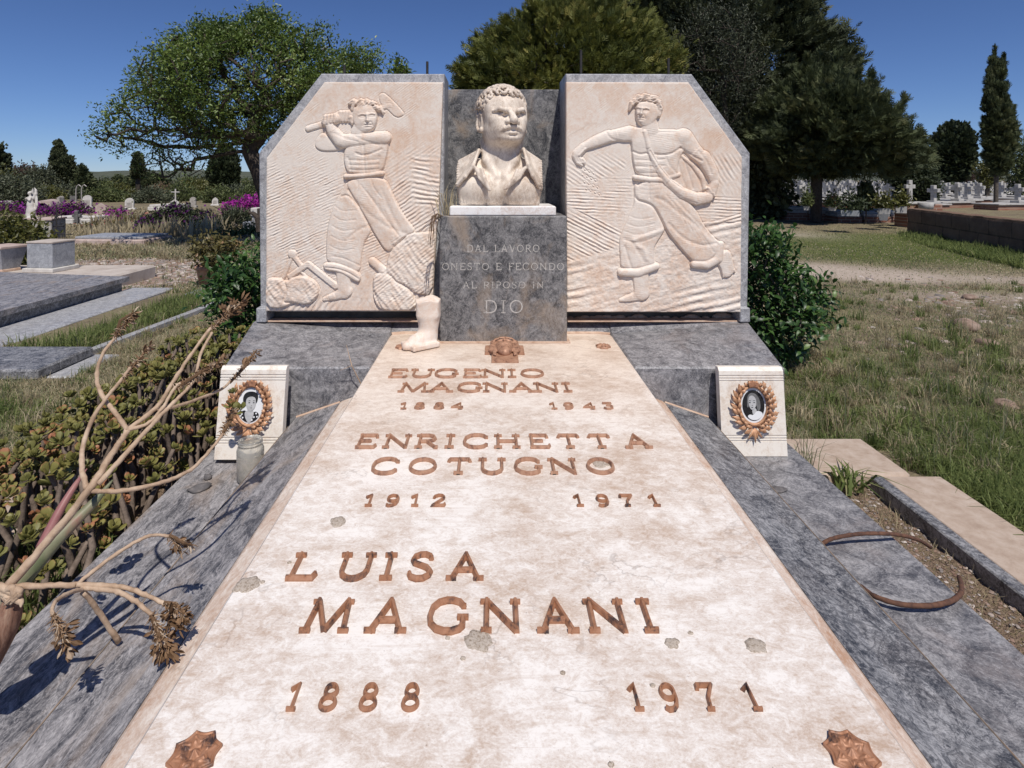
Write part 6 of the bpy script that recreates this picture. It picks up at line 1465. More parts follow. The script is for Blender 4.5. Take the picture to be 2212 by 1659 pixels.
b = GG(551, 503); d = b[1]; k_ = d/F; cl = thing('stone_column', 'white stone pillar with a square capital half hidden by the left frame', 'pillar', b)
mb = MB(); mb.box(-7*k_, 9*k_, 0, .3, -.05, 36*k_, .01); mb.obj('shaft', M['pale_stone'], cl, local=True); mb = MB(); mb.box(-9*k_, 11*k_, -.03, .33, 36*k_+.001, 54*k_, .012); mb.obj('capital', M['pale_stone'], cl, local=True)
b = GG(533, 502); d = b[1]; k_ = d/F; mb = MB(); mb.box(-9*k_, 10*k_, 0, .35, -.02, 22*k_, .01); V = mb.V()+b; obj('marble_block', V, mb.f, M['blue_marble'], None, label='small blue-grey marble block next to the white pillar', cat='block')
mb = MB(); p_ = [(562, 500), (557, 470), (548, 462), (537, 458)]; mb.tube([P(u, v, 9.0) for u, v in p_], [.06, .05, .035, .015], 7); mb.tube([P(562, 470, 9), P(558, 450, 9)], [.04, .02], 6); mb.obj('dead_branch', M['bark_dark'], None, label='bare dark broken branch against the left edge of the headstone', cat='branch')

# neighbouring tombs at the left
M['pave'] = simple('pale_paving', [(.36, .30, .26), (.48, .42, .37), (.56, .50, .45)], 5, .95, .25, 8)
nb = thing('concrete_tomb', 'pale concrete tomb platform under the grey marble cube', 'tomb', (-6, 6.6, 0))
mb = MB(); mb.box(-8.5, -4.05, 4.0, 6.95, -.05, .17, .02); mb.obj('platform', M['pave'], nb)
c = np.array([px(111, 6.55), 6.55, .17]); k_ = 6.55/F
cu = thing('marble_cube', 'blue-grey marble cube on a white base, seen corner on', 'cube', c, None, radians(-6))
mb = MB(); mb.box(-.155, .155, -.155, .155, .045, .045+52*k_, .006); mb.obj('cube_body', M['blue_marble'], cu, local=True)
mb = MB(); mb.box(-.185, .185, -.185, .185, .0, .0448, .006); mb.obj('white_base', M['pale_stone'], cu, local=True)
mb = MB(); mb.box(-.160, .160, -.160, .160, .0455+52*k_, .066+52*k_, .006); mb.obj('cube_lid', M['pave'], cu, local=True)
c = np.array([px(10, 6.5), 6.5, .17]); ur = thing('marble_planter', 'tapered grey marble planter on a tan foot at the left edge', 'planter', c, None, radians(-14)); k_ = 6.5/F
mb = MB(); q = 28*k_; q2 = 18*k_; h0, h1 = .03, 50*k_
mb.add([(-q2, -q2, h0), (q2, -q2, h0), (q2, q2, h0), (-q2, q2, h0), (-q, -q, h1), (q, -q, h1), (q, q, h1), (-q, q, h1)], [[0, 1, 5, 4], [1, 2, 6, 5], [2, 3, 7, 6], [3, 0, 4, 7], [3, 2, 1, 0], [4, 5, 6, 7]]); mb.obj('planter_body', M['blue_marble'], ur, local=True)
mb = MB(); mb.box(-q*1.08, q*1.08, -q*1.08, q*1.08, h1+.0005, h1+.03, .008); mb.obj('planter_rim', M['pink_stone'], ur, local=True); mb = MB(); mb.box(-q2*1.1, q2*1.1, -q2*1.1, q2*1.1, 0, h0-.0005, .005); mb.obj('planter_foot', M['mortar'], ur, local=True)
nt_ = thing('marble_tomb', 'long low dark marble tomb with a stepped side ledge at the left', 'tomb', (-4.3, 5, 0))
def slopeslab(x0, x1, y0, y1, z0, z1, zl, mat, nm, root, ch=.01):
    V = [(x0, y0, z0), (x1, y0, z0), (x1, y1, z0), (x0, y1, z0), (x0, y0, z1), (x1-.0, y0, zl), (x1-.0, y1, zl), (x0, y1, z1)]
    obj(nm, V, [[3, 2, 1, 0], [4, 5, 6, 7], [0, 1, 5, 4], [1, 2, 6, 5], [2, 3, 7, 6], [3, 0, 4, 7]], M[mat], root)
slopeslab(-5.6, -3.68, 3.2, 5.85, .17, .285, .215, 'greyL', 'cover_slab', nt_)
mb = MB(); mb.box(-5.5, -3.72, 3.24, 5.8, -.05, .1695, .006); mb.obj('tomb_side', M['greyA'], nt_)
mb = MB(); mb.box(-3.719, -3.28, 3.1, 5.95, .045, .085, .008); mb.obj('side_ledge', M['greyF'], nt_); mb = MB(); mb.box(-3.70, -3.32, 3.1, 5.9, -.05, .0448, .004); mb.obj('ledge_footing', M['mortar'], nt_)
mb = MB(); mb.box(-3.27, -2.95, 3.9, 5.7, -.02, .055, .02); mb.obj('path', M['concrete'], None, kind='structure')
nt2 = thing('stepped_slab', 'dark marble slab with a lower step, nearest at the left edge', 'grave slab', (-3.3, 3.4, 0))
mb = MB(); mb.box(-5.0, -2.50, 3.17, 3.62, .095, .155, .01); mb.obj('upper_slab', M['greyA'], nt2)
mb = MB(); mb.box(-5.0, -2.36, 3.24, 3.66, -.02, .0945, .01); mb.obj('lower_step', M['greyF'], nt2)
V = [(-2.62, 3.42, 0), (-2.56, 3.42, 0), (-2.38, 5.55, 0), (-2.44, 5.55, 0)]; V = np.array(V+[(x, y, .115) for x, y, z in V]); obj('stone_kerb', V, [[3, 2, 1, 0], [4, 5, 6, 7], [0, 1, 5, 4], [1, 2, 6, 5], [2, 3, 7, 6], [3, 0, 4, 7]], M['greyF'], None, label='narrow grey stone kerb running back through the grass on the left', cat='kerb')
mb = MB(); mb.box(px(404, 5.6), px(450, 5.6), 5.55, 5.9, -.03, .10, .01); mb.obj('stone_step', M['blue_marble'], None, label='small pale grey stone step in front of the potted bush', cat='step')
# potted bush
b = GG(452, 622); d = b[1]; k_ = d/F; pt = thing('terracotta_pot', 'weathered terracotta pot holding a sparse bush left of the headstone', 'pot', b)
M['terracotta'] = simple('terracotta', [(.25, .13, .085), (.40, .23, .16), (.5, .36, .28)], 12, .9, .3)
mb = MB(); mb.lathe([(0, .0), (18*k_, .0), (25*k_, 40*k_), (29*k_, 41*k_), (30*k_, 50*k_), (26*k_, 50*k_), (24*k_, 43*k_), (0, 42*k_)], b, 22); mb.obj('pot_body', M['terracotta'], pt, smooth=True)
bp = b+[0, 0, 43*k_]
def shrub(name, label, poly, d, depth, base, mat, n, per, L, W, sp, seed, cat='shrub', grp=None, rr=.02, stem='bark', flower=None):
    r = np.random.default_rng(seed); tips, _ = crown_pts(poly, d, n, r, depth, .5); root = thing(name, label, cat, base, grp)
    nd, pp = skeleton(np.array([base, np.array(base)+[0, 0, .08]]), tips, max(.12, d*.015), r); V, Fq = wood_mesh(nd, pp, rr, rr*.16); obj('stems', V, Fq, M[stem], root, smooth=True)
    def put(nm, mt, per_, L_, W_, sel):
        ti = np.repeat(np.arange(len(tips))[sel], per_); m = len(ti); p = tips[ti]+r.normal(size=(m, 3))*sp; dr = rnd_unit(m, r)+[0, 0, .3]; dr /= np.linalg.norm(dr, axis=1)[:, None]
        V, Fq = leaf_quads(p, dr, rnd_unit(m, r)+[0, 0, .6], L_*r.uniform(.7, 1.25, m), W_); obj(nm, V, Fq, M[mt], root, attr=np.repeat(np.clip((r.random(len(tips))*.7)[ti]+r.normal(0, .15, m)+.1, 0, 1), 4))
    put('foliage', mat, per, L, W, np.ones(len(tips), bool))
    if flower: put('flowers', flower[0], flower[1], L*1.1, W*1.6, r.random(len(tips)) < flower[2])
    return root
M['fl_purple'] = leafmat('purple_bracts', (.10, .012, .11), (.30, .03, .30), .6, .3, .2)
M['fl_magenta'] = leafmat('magenta_bracts', (.28, .02, .22), (.50, .05, .42), .6, .3, .2)
M['fl_dark'] = leafmat('dark_purple_bracts', (.05, .01, .07), (.17, .025, .20), .6, .3, .2)
M['fl_pink'] = leafmat('salmon_petals', (.35, .13, .09), (.55, .28, .20), .6, .3, .2)
M['fl_orange'] = leafmat('orange_petals', (.45, .12, .02), (.6, .22, .04), .6, .3, .2)
M['leaf_brown'] = leafmat('bronze_leaves', (.06, .055, .02), (.19, .16, .055), .5, .2, .4, (.28, .17, .09))
shrub('potted_bush', 'sparse bronze-leaved bush growing out of the terracotta pot', [(420, 520), (435, 514), (470, 522), (500, 516), (512, 535), (505, 560), (480, 572), (455, 572), (440, 555), (425, 540)], d, .3, bp, 'leaf_brown', 110, 12, .055, .026, .045, 41, rr=.012)
shrub('yellow_green_shrub', 'leathery yellow-green shrub behind the marble planter', [(-20, 490), (10, 482), (40, 492), (60, 505), (78, 520), (66, 540), (95, 560), (90, 590), (60, 604), (-20, 600)], 7.6, .6, GG(30, 590), 'leaf_olive', 240, 22, .085, .04, .09, 42)
shrub('dark_purple_shrub', 'large dark shrub with violet flowers in the middle of the dry grass', [(318, 480), (335, 466), (360, 466), (370, 450), (382, 446), (390, 456), (392, 468), (420, 466), (445, 472), (462, 488), (460, 508), (440, 520), (360, 518), (322, 508)], 13.2, .9, GG(385, 515), 'leaf_dark', 340, 26, .075, .042, .075, 43, flower=('fl_dark', 9, .45))
shrub('pink_flower_shrub', 'sprawling dark green shrub dotted with salmon-pink flowers', [(165, 502), (185, 494), (215, 488), (250, 480), (290, 474), (330, 478), (338, 495), (325, 510), (280, 512), (230, 514), (170, 512)], 14.5, .9, GG(250, 511), 'leaf_brown', 320, 24, .075, .036, .075, 44, flower=('fl_pink', 5, .6))
shrub('bougainvillea', 'long purple bougainvillea bank between angel and gabled headstone', [(79, 464), (85, 452), (100, 454), (112, 450), (120, 455), (140, 452), (160, 447), (172, 452), (178, 466), (150, 472), (110, 472), (82, 470)], 19, .9, GG(125, 470), 'leaf_far', 220, 14, .08, .04, .09, 45, flower=('fl_purple', 20, .75))
shrub('bougainvillea', 'purple bougainvillea clump left of the angel', [(-20, 462), (-5, 438), (14, 448), (30, 446), (45, 452), (66, 452), (66, 468), (20, 468), (-20, 470)], 19.5, .8, GG(25, 466), 'leaf_far', 140, 14, .08, .04, .09, 46, flower=('fl_purple', 18, .6))
shrub('bougainvillea', 'bright magenta bougainvillea beside the left relief frame', [(490, 456), (505, 446), (525, 437), (545, 438), (565, 432), (580, 470), (545, 468), (515, 462)], 17, .8, GG(540, 475), 'leaf_far', 170, 10, .085, .045, .09, 47, flower=('fl_magenta', 30, .9))
shrub('bougainvillea', 'sparse pinkish-purple flowering stems near the cracked headstone', [(222, 480), (235, 462), (255, 458), (262, 470), (250, 485), (230, 488)], 16, .5, GG(242, 488), 'leaf_far', 70, 8, .08, .04, .10, 48, flower=('fl_magenta', 8, .6))
shrub('orange_flowers', 'small patch of orange flowers at the foot of the dark purple shrub', [(322, 512), (330, 500), (345, 500), (350, 512), (338, 520)], 12.6, .2, GG(336, 519), 'leaf_dark', 30, 6, .06, .03, .06, 49, cat='flowers', flower=('fl_orange', 14, .9))
shrub('violet_flowers', 'fallen spray of violet flowers in grass before the dark shrub', [(380, 520), (395, 514), (410, 520), (405, 530), (385, 532)], 12.2, .25, GG(394, 530), 'leaf_far', 26, 4, .07, .04, .06, 50, cat='flowers', flower=('fl_purple', 16, .9))
shrub('green_shrub', 'low dark green scrub trailing at the left frame edge', [(470, 512), (500, 504), (540, 502), (560, 498), (570, 520), (540, 524), (490, 522)], 12, .5, GG(520, 522), 'leaf_far', 110, 20, .08, .035, .10, 51)
shrub('aloe_spikes', 'upright blue-green spiky leaves behind the low scrub', [(480, 492), (488, 466), (505, 462), (525, 464), (535, 490)], 15, .5, GG(508, 496), 'leaf_grey', 80, 10, .32, .022, .08, 52, cat='plant')

# ================================================================ right part of the cemetery
M['brick'] = None
t = NT('red_brick'); br = t.n('ShaderNodeTexBrick'); br.inputs['Scale'].default_value = 1.0; br.inputs['Brick Width'].default_value = .24; br.inputs['Row Height'].default_value = .08; br.inputs['Mortar Size'].default_value = .008
br.inputs['Color1'].default_value = (.28, .125, .085, 1); br.inputs['Color2'].default_value = (.20, .10, .07, 1); br.inputs['Mortar'].default_value = (.36, .29, .24, 1)
t.L(t.map((1, 1, 1), (pi/2, 0, 0)), br.inputs[0]); col = t.mix(t.ramp(t.noise(3, 5, .6), [(.45, 0.), (.7, .6)]), br.outputs[0], (.34, .23, .17)); t.out(col, .95, .1); M['brick'] = t.m
M['white_paint'] = simple('whitewash', [(.28, .27, .255), (.42, .405, .385), (.52, .50, .475)], 6, .8, .15)
RZ = radians(-74)
def cross_grave(name='cross_grave'):
    root = thing(name, 'x', 'grave')
    mb = MB(); mb.box(-.46, .46, -.95, .95, -.05, .20, .015); mb.obj('brick_base', M['brick'], root, local=True)
    mb = MB(); mb.box(-.52, .52, -1.0, 1.0, .2005, .26, .012); mb.obj('top_slab', M['white_paint'], root, local=True)
    mb = MB(); mb.box(-.17, .17, .53, .87, .2605, .37, .012); mb.obj('cross_foot', M['white_paint'], root, local=True)
    mb = MB(); cross_mesh(mb, .46, .64, .15, .155, .3705, .66); V = mb.V()+[0, .70, 0]; obj('cross', V, mb.f, M['white_paint'], root, local=True)
    return root
cg = cross_grave(); cg['group'] = 'white cross graves beyond the wall'
FARL = 'small white cross grave in the far rows beyond the trees'
near = [(1714, 437, 'white cross grave glimpsed left of the juniper trunk'), (1840, 441, 'white cross grave just right of the juniper trunk'), (1904, 440, 'tall white cross grave left of the cypress sapling pot row'), (1930, 437, 'white cross grave close to the domed shrub, left side'),
        (2056, 441, 'leaning white cross grave nearest behind the brown wall'), (2076, 436, 'darker grey cross grave just behind the leaning one'), (2030, 433, 'white cross grave at the right edge of the domed shrub'), (2106, 433, 'white cross grave before the reddish walkway'), (2184, 446, 'big white cross grave right of the slender cypress trunk'), (2230, 444, 'white cross grave at the right picture edge')]
used = []
first = True
for u, vb, lb in near:
    b = G(u, vb+8, 0); loc = (b[0], b[1]+.3, 0); used.append(loc)
    if first: cg.location = loc; cg.rotation_euler = (0, 0, RZ); cg['label'] = lb; first = False
    else: dup(cg, loc, RZ+random.uniform(-.06, .06), lb)
r = np.random.default_rng(9); cnt = 0
ca, sa = cos(RZ), sin(RZ)
for j in range(-14, 24):
    for i in range(-40, 44):
        lx, ly = i*1.6+r.uniform(-.12, .12), j*2.7+r.uniform(-.15, .15)
        x = 18+lx*ca-ly*sa; y = 30+lx*sa+ly*ca
        if y < 22.5 or y > 80: continue
        u = U0+F*x/y
        if u < 1640 or u > 2290: continue
        if abs(u-(2010+ (y-24)*.4)) < 22 and y < 28: continue
        if min((x-a[0])**2+(y-a[1])**2 for a in used) < 1.7: continue
        if r.random() < .08 or cnt > 240: continue
        z = dup(cg, (x, y, r.uniform(-.05, .06)), RZ+r.uniform(-.07, .07), FARL, (1, 1, r.uniform(.85, 1.15))); cnt += 1
# white cross before the domed shrub on a brick pier
b = P(1966, 430, 20.5); d = 20.5; k_ = d/F
mb = MB(); cross_mesh(mb, 22*k_, 44*k_, .12, 8.5*k_); obj('white_cross', rotz(mb.V(), .1)+[px(1965, d), d, pz(433, d)], mb.f, M['white_paint'], None, label='clean white cross in front of the domed dark shrub', cat='cross')
pr_ = thing('brick_pier', 'dark brick pier with a pale cap at the end of the brown wall', 'pier', (px(1985, 14.5), 14.5, 0)); d = 14.5
mb = MB(); mb.box(px(1955, d), px(2030, d), 14.4, 14.9, -.05, pz(441, d), .015); mb.obj('pier_body', M['brick'], pr_); mb = MB(); mb.box(px(1953, d), px(2014, d), 14.37, 14.95, pz(441, d)+.0005, pz(436.5, d), .01); mb.obj('pier_cap', M['white_paint'], pr_)
# brown block wall
t = NT('brown_block_wall'); br = t.n('ShaderNodeTexBrick'); br.inputs['Scale'].default_value = 1.0; br.inputs['Brick Width'].default_value = .62; br.inputs['Row Height'].default_value = .27; br.inputs['Mortar Size'].default_value = .012
br.inputs['Color1'].default_value = (.19, .12, .085, 1); br.inputs['Color2'].default_value = (.145, .095, .07, 1); br.inputs['Mortar'].default_value = (.06, .045, .035, 1)
a0 = math.atan2(12.7-8.0, 9.1-7.95)
mp = t.map((1, 1, 1), (0, 0, -a0)); mp2 = t.map((1, 1, 1), (pi/2, 0, 0), mp); t.L(mp2, br.inputs[0])
col = t.mix(t.ramp(t.noise(4, 6, .7), [(.4, 0.), (.7, .8)]), br.outputs[0], (.24, .165, .12)); t.bump(t.math('ADD', t.noise(14, 6, .7), br.outputs['Fac']), .6, .02); t.out(col, .95, .1); M['wall'] = t.m
wl = thing('block_wall', 'low brown block wall in shade along the right edge of the lawn', 'wall', (8.6, 10.6, 0))
A_ = np.array([9.12, 12.75]); B_ = np.array([7.6, 7.0]); n = 60; V = []; dirv = (B_-A_)/np.linalg.norm(B_-A_); nrm = np.array([-dirv[1], dirv[0]])
if nrm[0] < 0: nrm = -nrm
prof = [(0, -.1), (-.01, .15), (0.0, .30), (-.005, .50), (.03, .555), (.2, .565), (.33, .54), (.35, -.1)]
for i in range(n+1):
    p = A_+(B_-A_)*i/n
    for q, z in prof:
        j = .022*(fbm(np.array([i*.35+q*7]), np.array([z*6.]), 91, 3)[0]-.5)*2; V.append((p[0]+nrm[0]*(q+j), p[1]+nrm[1]*(q+j), z+(j if z > .5 else 0)))
k = len(prof); Fc = [[i*k+q, (i+1)*k+q, (i+1)*k+q+1, i*k+q+1] for i in range(n) for q in range(k-1)]+[list(range(k)), [n*k+q for q in range(k)][::-1]]
obj('wall_body', V, Fc, M['wall'], wl, smooth=True, auto=radians(40))
# near row of tombs under the trees, with planters
def near_tomb(label, u0, u1, vb, vt_, mat='white_paint', extra=None, rz=radians(-4)):
    b = GG((u0+u1)/2, vb); d = b[1]; k_ = d/F; w_ = (u1-u0)*k_; root = thing('low_tomb', label, 'tomb', b, 'low tombs under the trees', rz); h = (vb-vt_)*k_
    mb = MB(); mb.box(-w_/2, w_/2, 0, 1.9, -.05, h*.55, .015); mb.obj('brick_base', M['brick'], root, local=True)
    mb = MB(); mb.box(-w_*.48, w_*.48, .06, 1.8, h*.5505, h*.80, .012); mb.obj('white_slab', M[mat], root, local=True)
    mb = MB(); mb.box(-w_*.40, w_*.40, .2, 1.7, h*.8005, h, .012); mb.obj('top_slab', M[mat], root, local=True); return root, b, h, k_
near_tomb('low white tomb on brick, left of the juniper trunk', 1700, 1748, 476, 448)
near_tomb('low tomb in shade directly behind the juniper trunk', 1750, 1806, 477, 450, 'old_stone')
near_tomb('low sunlit white tomb between juniper trunk and sapling', 1812, 1862, 481, 458)
near_tomb('low white tomb right of the thin sapling, with a stone urn in front', 1868, 1925, 481, 458)
near_tomb('low brick tomb end beside the brown wall pier', 1928, 1956, 480, 456)
def planter(label, u, vb, wpx, hpx, leaf, seed, mat='white_paint', z=0.25, name='planter_box', taper=.8, fl=None):
    b = G(u, vb, z); d = b[1]; k_ = d/F; root = thing(name, label, 'planter', b, 'planters on the tombs under the trees', radians(-30)); w_, h = wpx*k_/2, hpx*k_
    mb = MB(); a = w_*taper; mb.add([(-a, -a, 0), (a, -a, 0), (a, a, 0), (-a, a, 0), (-w_, -w_, h), (w_, -w_, h), (w_, w_, h), (-w_, w_, h)], [[0, 1, 5, 4], [1, 2, 6, 5], [2, 3, 7, 6], [3, 0, 4, 7], [3, 2, 1, 0], [4, 5, 6, 7]]); mb.obj('box', M[mat], root, local=True)
    if leaf:
        r = np.random.default_rng(seed); m = 420; p = np.abs(r.normal(size=(m, 3)))*[1, 1, .16]*1.0; p[:, :2] = r.normal(size=(m, 2))*w_*.75; p[:, 2] = h+p[:, 2]; dr = rnd_unit(m, r)+[0, 0, .6]; dr /= np.linalg.norm(dr, axis=1)[:, None]
        V, Fq = leaf_quads(p, dr, rnd_unit(m, r), .10, .045); obj('foliage', V, Fq, M[leaf], root, local=True, attr=np.repeat(r.random(m), 4))
        if fl:
            m = 30; p = r.normal(size=(m, 3))*[w_*.6, w_*.6, .05]+[0, 0, h+.16]; V, Fq = leaf_quads(p, rnd_unit(m, r), rnd_unit(m, r), .10, .08); obj('flowers', V, Fq, M[fl], root, local=True, attr=np.repeat(r.random(m), 4))
planter('long grey planter trough with dark foliage, right of the juniper trunk', 1836, 466, 34, 12, 'leaf_dark', 1, 'blue_marble', .38, taper=.96)
planter('white planter with bright green plant behind the sapling', 1910, 462, 22, 12, 'leaf_olive', 2, 'white_paint', .38, taper=.9)
planter('white planter with a green bush by the pier', 1946, 460, 20, 14, 'leaf_olive', 3, 'white_paint', .38, taper=.95)
planter('empty tapered grey stone urn before the white tombs', 1908, 476, 22, 20, None, 4, 'blue_marble', .14, taper=.6)
planter('grey planter with red and yellow flowers', 1862, 452, 14, 8, 'leaf_far', 5, 'white_paint', .36, fl='fl_orange')
planter('white planter holding a small green plant, left of the juniper', 1742, 454, 12, 9, 'leaf_far', 6, 'white_paint', .45)
planter('white planter box with pale pink flowers behind the trunk', 1798, 455, 16, 9, 'leaf_far', 7, 'white_paint', .38, fl='fl_pink')
tree('cypress_sapling', 'thin cypress sapling with a dark spindle crown before the white tombs', None, [(1864, 446), (1862, 425), (1866, 404), (1872, 396), (1878, 408), (1881, 430), (1877, 446), (1870, 452)], 15.5, [T(1870, 484, 15.5), T(1871, 460, 15.5), T(1871, 430, 15.5)], M['leaf_jun'], 'spray', 60, 30, .10, .02, .12, .16, 23, 'bark', .018, .2, .4, up=1.0)
mb = MB(); b = GG(2008, 452); d = 13.6; mb.lathe([(0, 0), (.15, 0), (.17, .16), (.16, .165), (.14, .16), (0, .15)], (px(2000, 14.2), 14.2, pz(452, 14.2)-.0), 16)
mb.obj('white_tub', M['white_paint'], None, smooth=True, label='pale lilac-white round tub behind the end of the wall', cat='tub')
# ================================================================ succulent, dead aloe, grass
M['jade'] = leafmat('jade_leaves', (.105, .12, .034), (.26, .23, .07), .5, .15, .35, (.38, .165, .085))
M['jade_stem'] = simple('ringed_succulent_stem', [(.10, .075, .06), (.19, .145, .115), (.26, .2, .16)], 45, .85, .5)
def jade():
    r = np.random.default_rng(8); root = thing('jade_plant', 'sprawling jade plant with red-edged fleshy rosettes beside the left base slab', 'succulent', (-1.2, 1.7, .1))
    # local upper surface of the clump: a line of hummocks
    N = 600; C_ = []
    tries = 0
    while len(C_) < N and tries < 60000:
        tries += 1
        y = r.uniform(1.12, 2.62); xc = -1.20-.10*sst(np.array(y), 1.9, 1.2); hw = .27
        x = xc+r.uniform(-1, 1)*hw
        top = .40+.20*sst(np.array(y), 1.15, 1.75)-.02*sst(np.array(y), 2.3, 2.6)
        if y < 1.5 and r.random() < .50: continue
        e = abs(x-xc)/hw; zz = .20+(top-.18)*sqrt(max(0, 1-e**2.4))*(.62+.5*vnoise(np.array(x*5+9), np.array(y*5), 3))
        z = zz-abs(r.normal(0, .055)); z = max(.15, z)
        if x > -.985 and z < .315: continue
        p = np.array([x, y, z])
        if C_ and np.min(np.sum((np.array(C_)-p)**2, 1)) < .026**2: continue
        C_.append(p)
    C_ = np.array(C_)
    for u, v, d in ((520, 886, 1.72), (500, 880, 1.75), (505, 850, 1.8), (380, 880, 1.75), (130, 955, 1.45), (60, 1040, 1.30), (20, 1075, 1.24), (100, 1130, 1.16), (150, 1180, 1.12), (60, 1165, 1.12), (30, 1130, 1.14), (90, 1085, 1.2), (200, 1110, 1.2), (240, 1090, 1.25)): C_ = np.vstack([C_, P(u, v, d)])
    base = np.stack([np.clip(C_[:, 0]+r.normal(0, .07, len(C_)), -1.40, -1.0), C_[:, 1]+r.normal(0, .08, len(C_)), np.full(len(C_), .11)], -1)
    mb = MB()
    for p, b in zip(C_, base):
        if r.random() < .40 and p[0] < -.96: m = (p+b)/2+np.append(r.normal(0, .035, 2), 0); mb.tube([b, m, p], [.010, .0085, .006], 6, cap=False)
    mb.obj('stems', M['jade_stem'], root, smooth=True)
    # fleshy leaf template
    nl, nw = 5, 4; V0_ = []; E = []
    for i in range(nl+1):
        t = i/nl; w_ = .5*(sin(pi*min(1, t*.86+.06))**.75)*(.55+.6*t); th = .10*(1-t*.5)*min(1, 4*(1-t)+.12)
        for a in np.linspace(0, 2*pi, 6, endpoint=False): V0_.append((t, w_*cos(a), th*sin(a)+.22*t*t)); E.append(t*t*.75+.30*abs(cos(a))*t)
    V0_ = np.array(V0_); E = np.array(E); F0 = [[i*6+j, i*6+(j+1) % 6, (i+1)*6+(j+1) % 6, (i+1)*6+j] for i in range(nl) for j in range(6)]; F0 = np.array(F0)
    Vs, Ts = [], []
    for p in C_:
        ax = np.array([r.normal(0, .35)+.12, r.normal(0, .35)-.15, 1.0]); ax /= np.linalg.norm(ax); u_ = np.cross(ax, [0, 1, 0]); u_ /= np.linalg.norm(u_); v_ = np.cross(ax, u_)
        red = np.clip(r.normal(.34, .34)+.35*(.36-p[2])/.3+.25*(1.5-p[1]), 0, 1); S_ = r.uniform(.015, .026); lift = 0; ph = r.uniform(0, 6)
        for k in range(r.integers(6, 10)):
            an = ph+k*2.4; el = .30+.95*k/8+r.normal(0, .10); L = S_*(1.12-.07*k)*r.uniform(.85, 1.15); d = np.cos(an)*u_+np.sin(an)*v_; dd = d*cos(el)+ax*sin(el); nn = -d*sin(el)+ax*cos(el); ss = np.cross(nn, dd)
            q = p+ax*(.0012*k)+d*.003
            Vs.append(q+L*(V0_[:, :1]*dd+V0_[:, 1:2]*1.0*ss+V0_[:, 2:]*nn)); Ts.append(np.clip(.18+.10*r.random()+E*(.25+red*1.0)+.35*red, 0, 1))
    m = len(Vs); Fq = (np.arange(m)[:, None, None]*len(V0_)+F0[None]).reshape(-1, 4)
    obj('rosettes', np.concatenate(Vs), Fq, M['jade'], root, smooth=True, attr=np.concatenate(Ts))
jade()

M['stalk'] = simple('dry_stalk', [(.30, .20, .13), (.46, .33, .23), (.58, .45, .33)], 40, .85, .4, 6, .2, 90, .002)
M['pod'] = leafmat('dry_pods', (.07, .04, .022), (.29, .18, .105), .8, .12, .1, (.50, .40, .30))
t = NT('dead_leaf_husk'); t.out(t.ramp(t.noise(30, 7, .7, .5, t.map((3, 3, .6))), [(.3, (.11, .055, .04)), (.5, (.24, .13, .09)), (.68, (.36, .24, .17))]), .85, .2); t.bump(t.noise(50, 5, .7, .4, t.map((3, 3, .5))), .6, .006); M['husk'] = t.m
t = NT('aloe_leaf'); t.out(t.ramp(t.noise(14, 5, .6), [(.36, (.12, .14, .07)), (.52, (.22, .21, .13)), (.66, (.30, .12, .10))]), .5, .4); M['aloe'] = t.m
t = NT('aloe_leaf_red'); t.out(t.ramp(t.noise(14, 5, .6), [(.36, (.26, .10, .10)), (.6, (.34, .17, .15))]), .5, .4); M['aloe_red'] = t.m
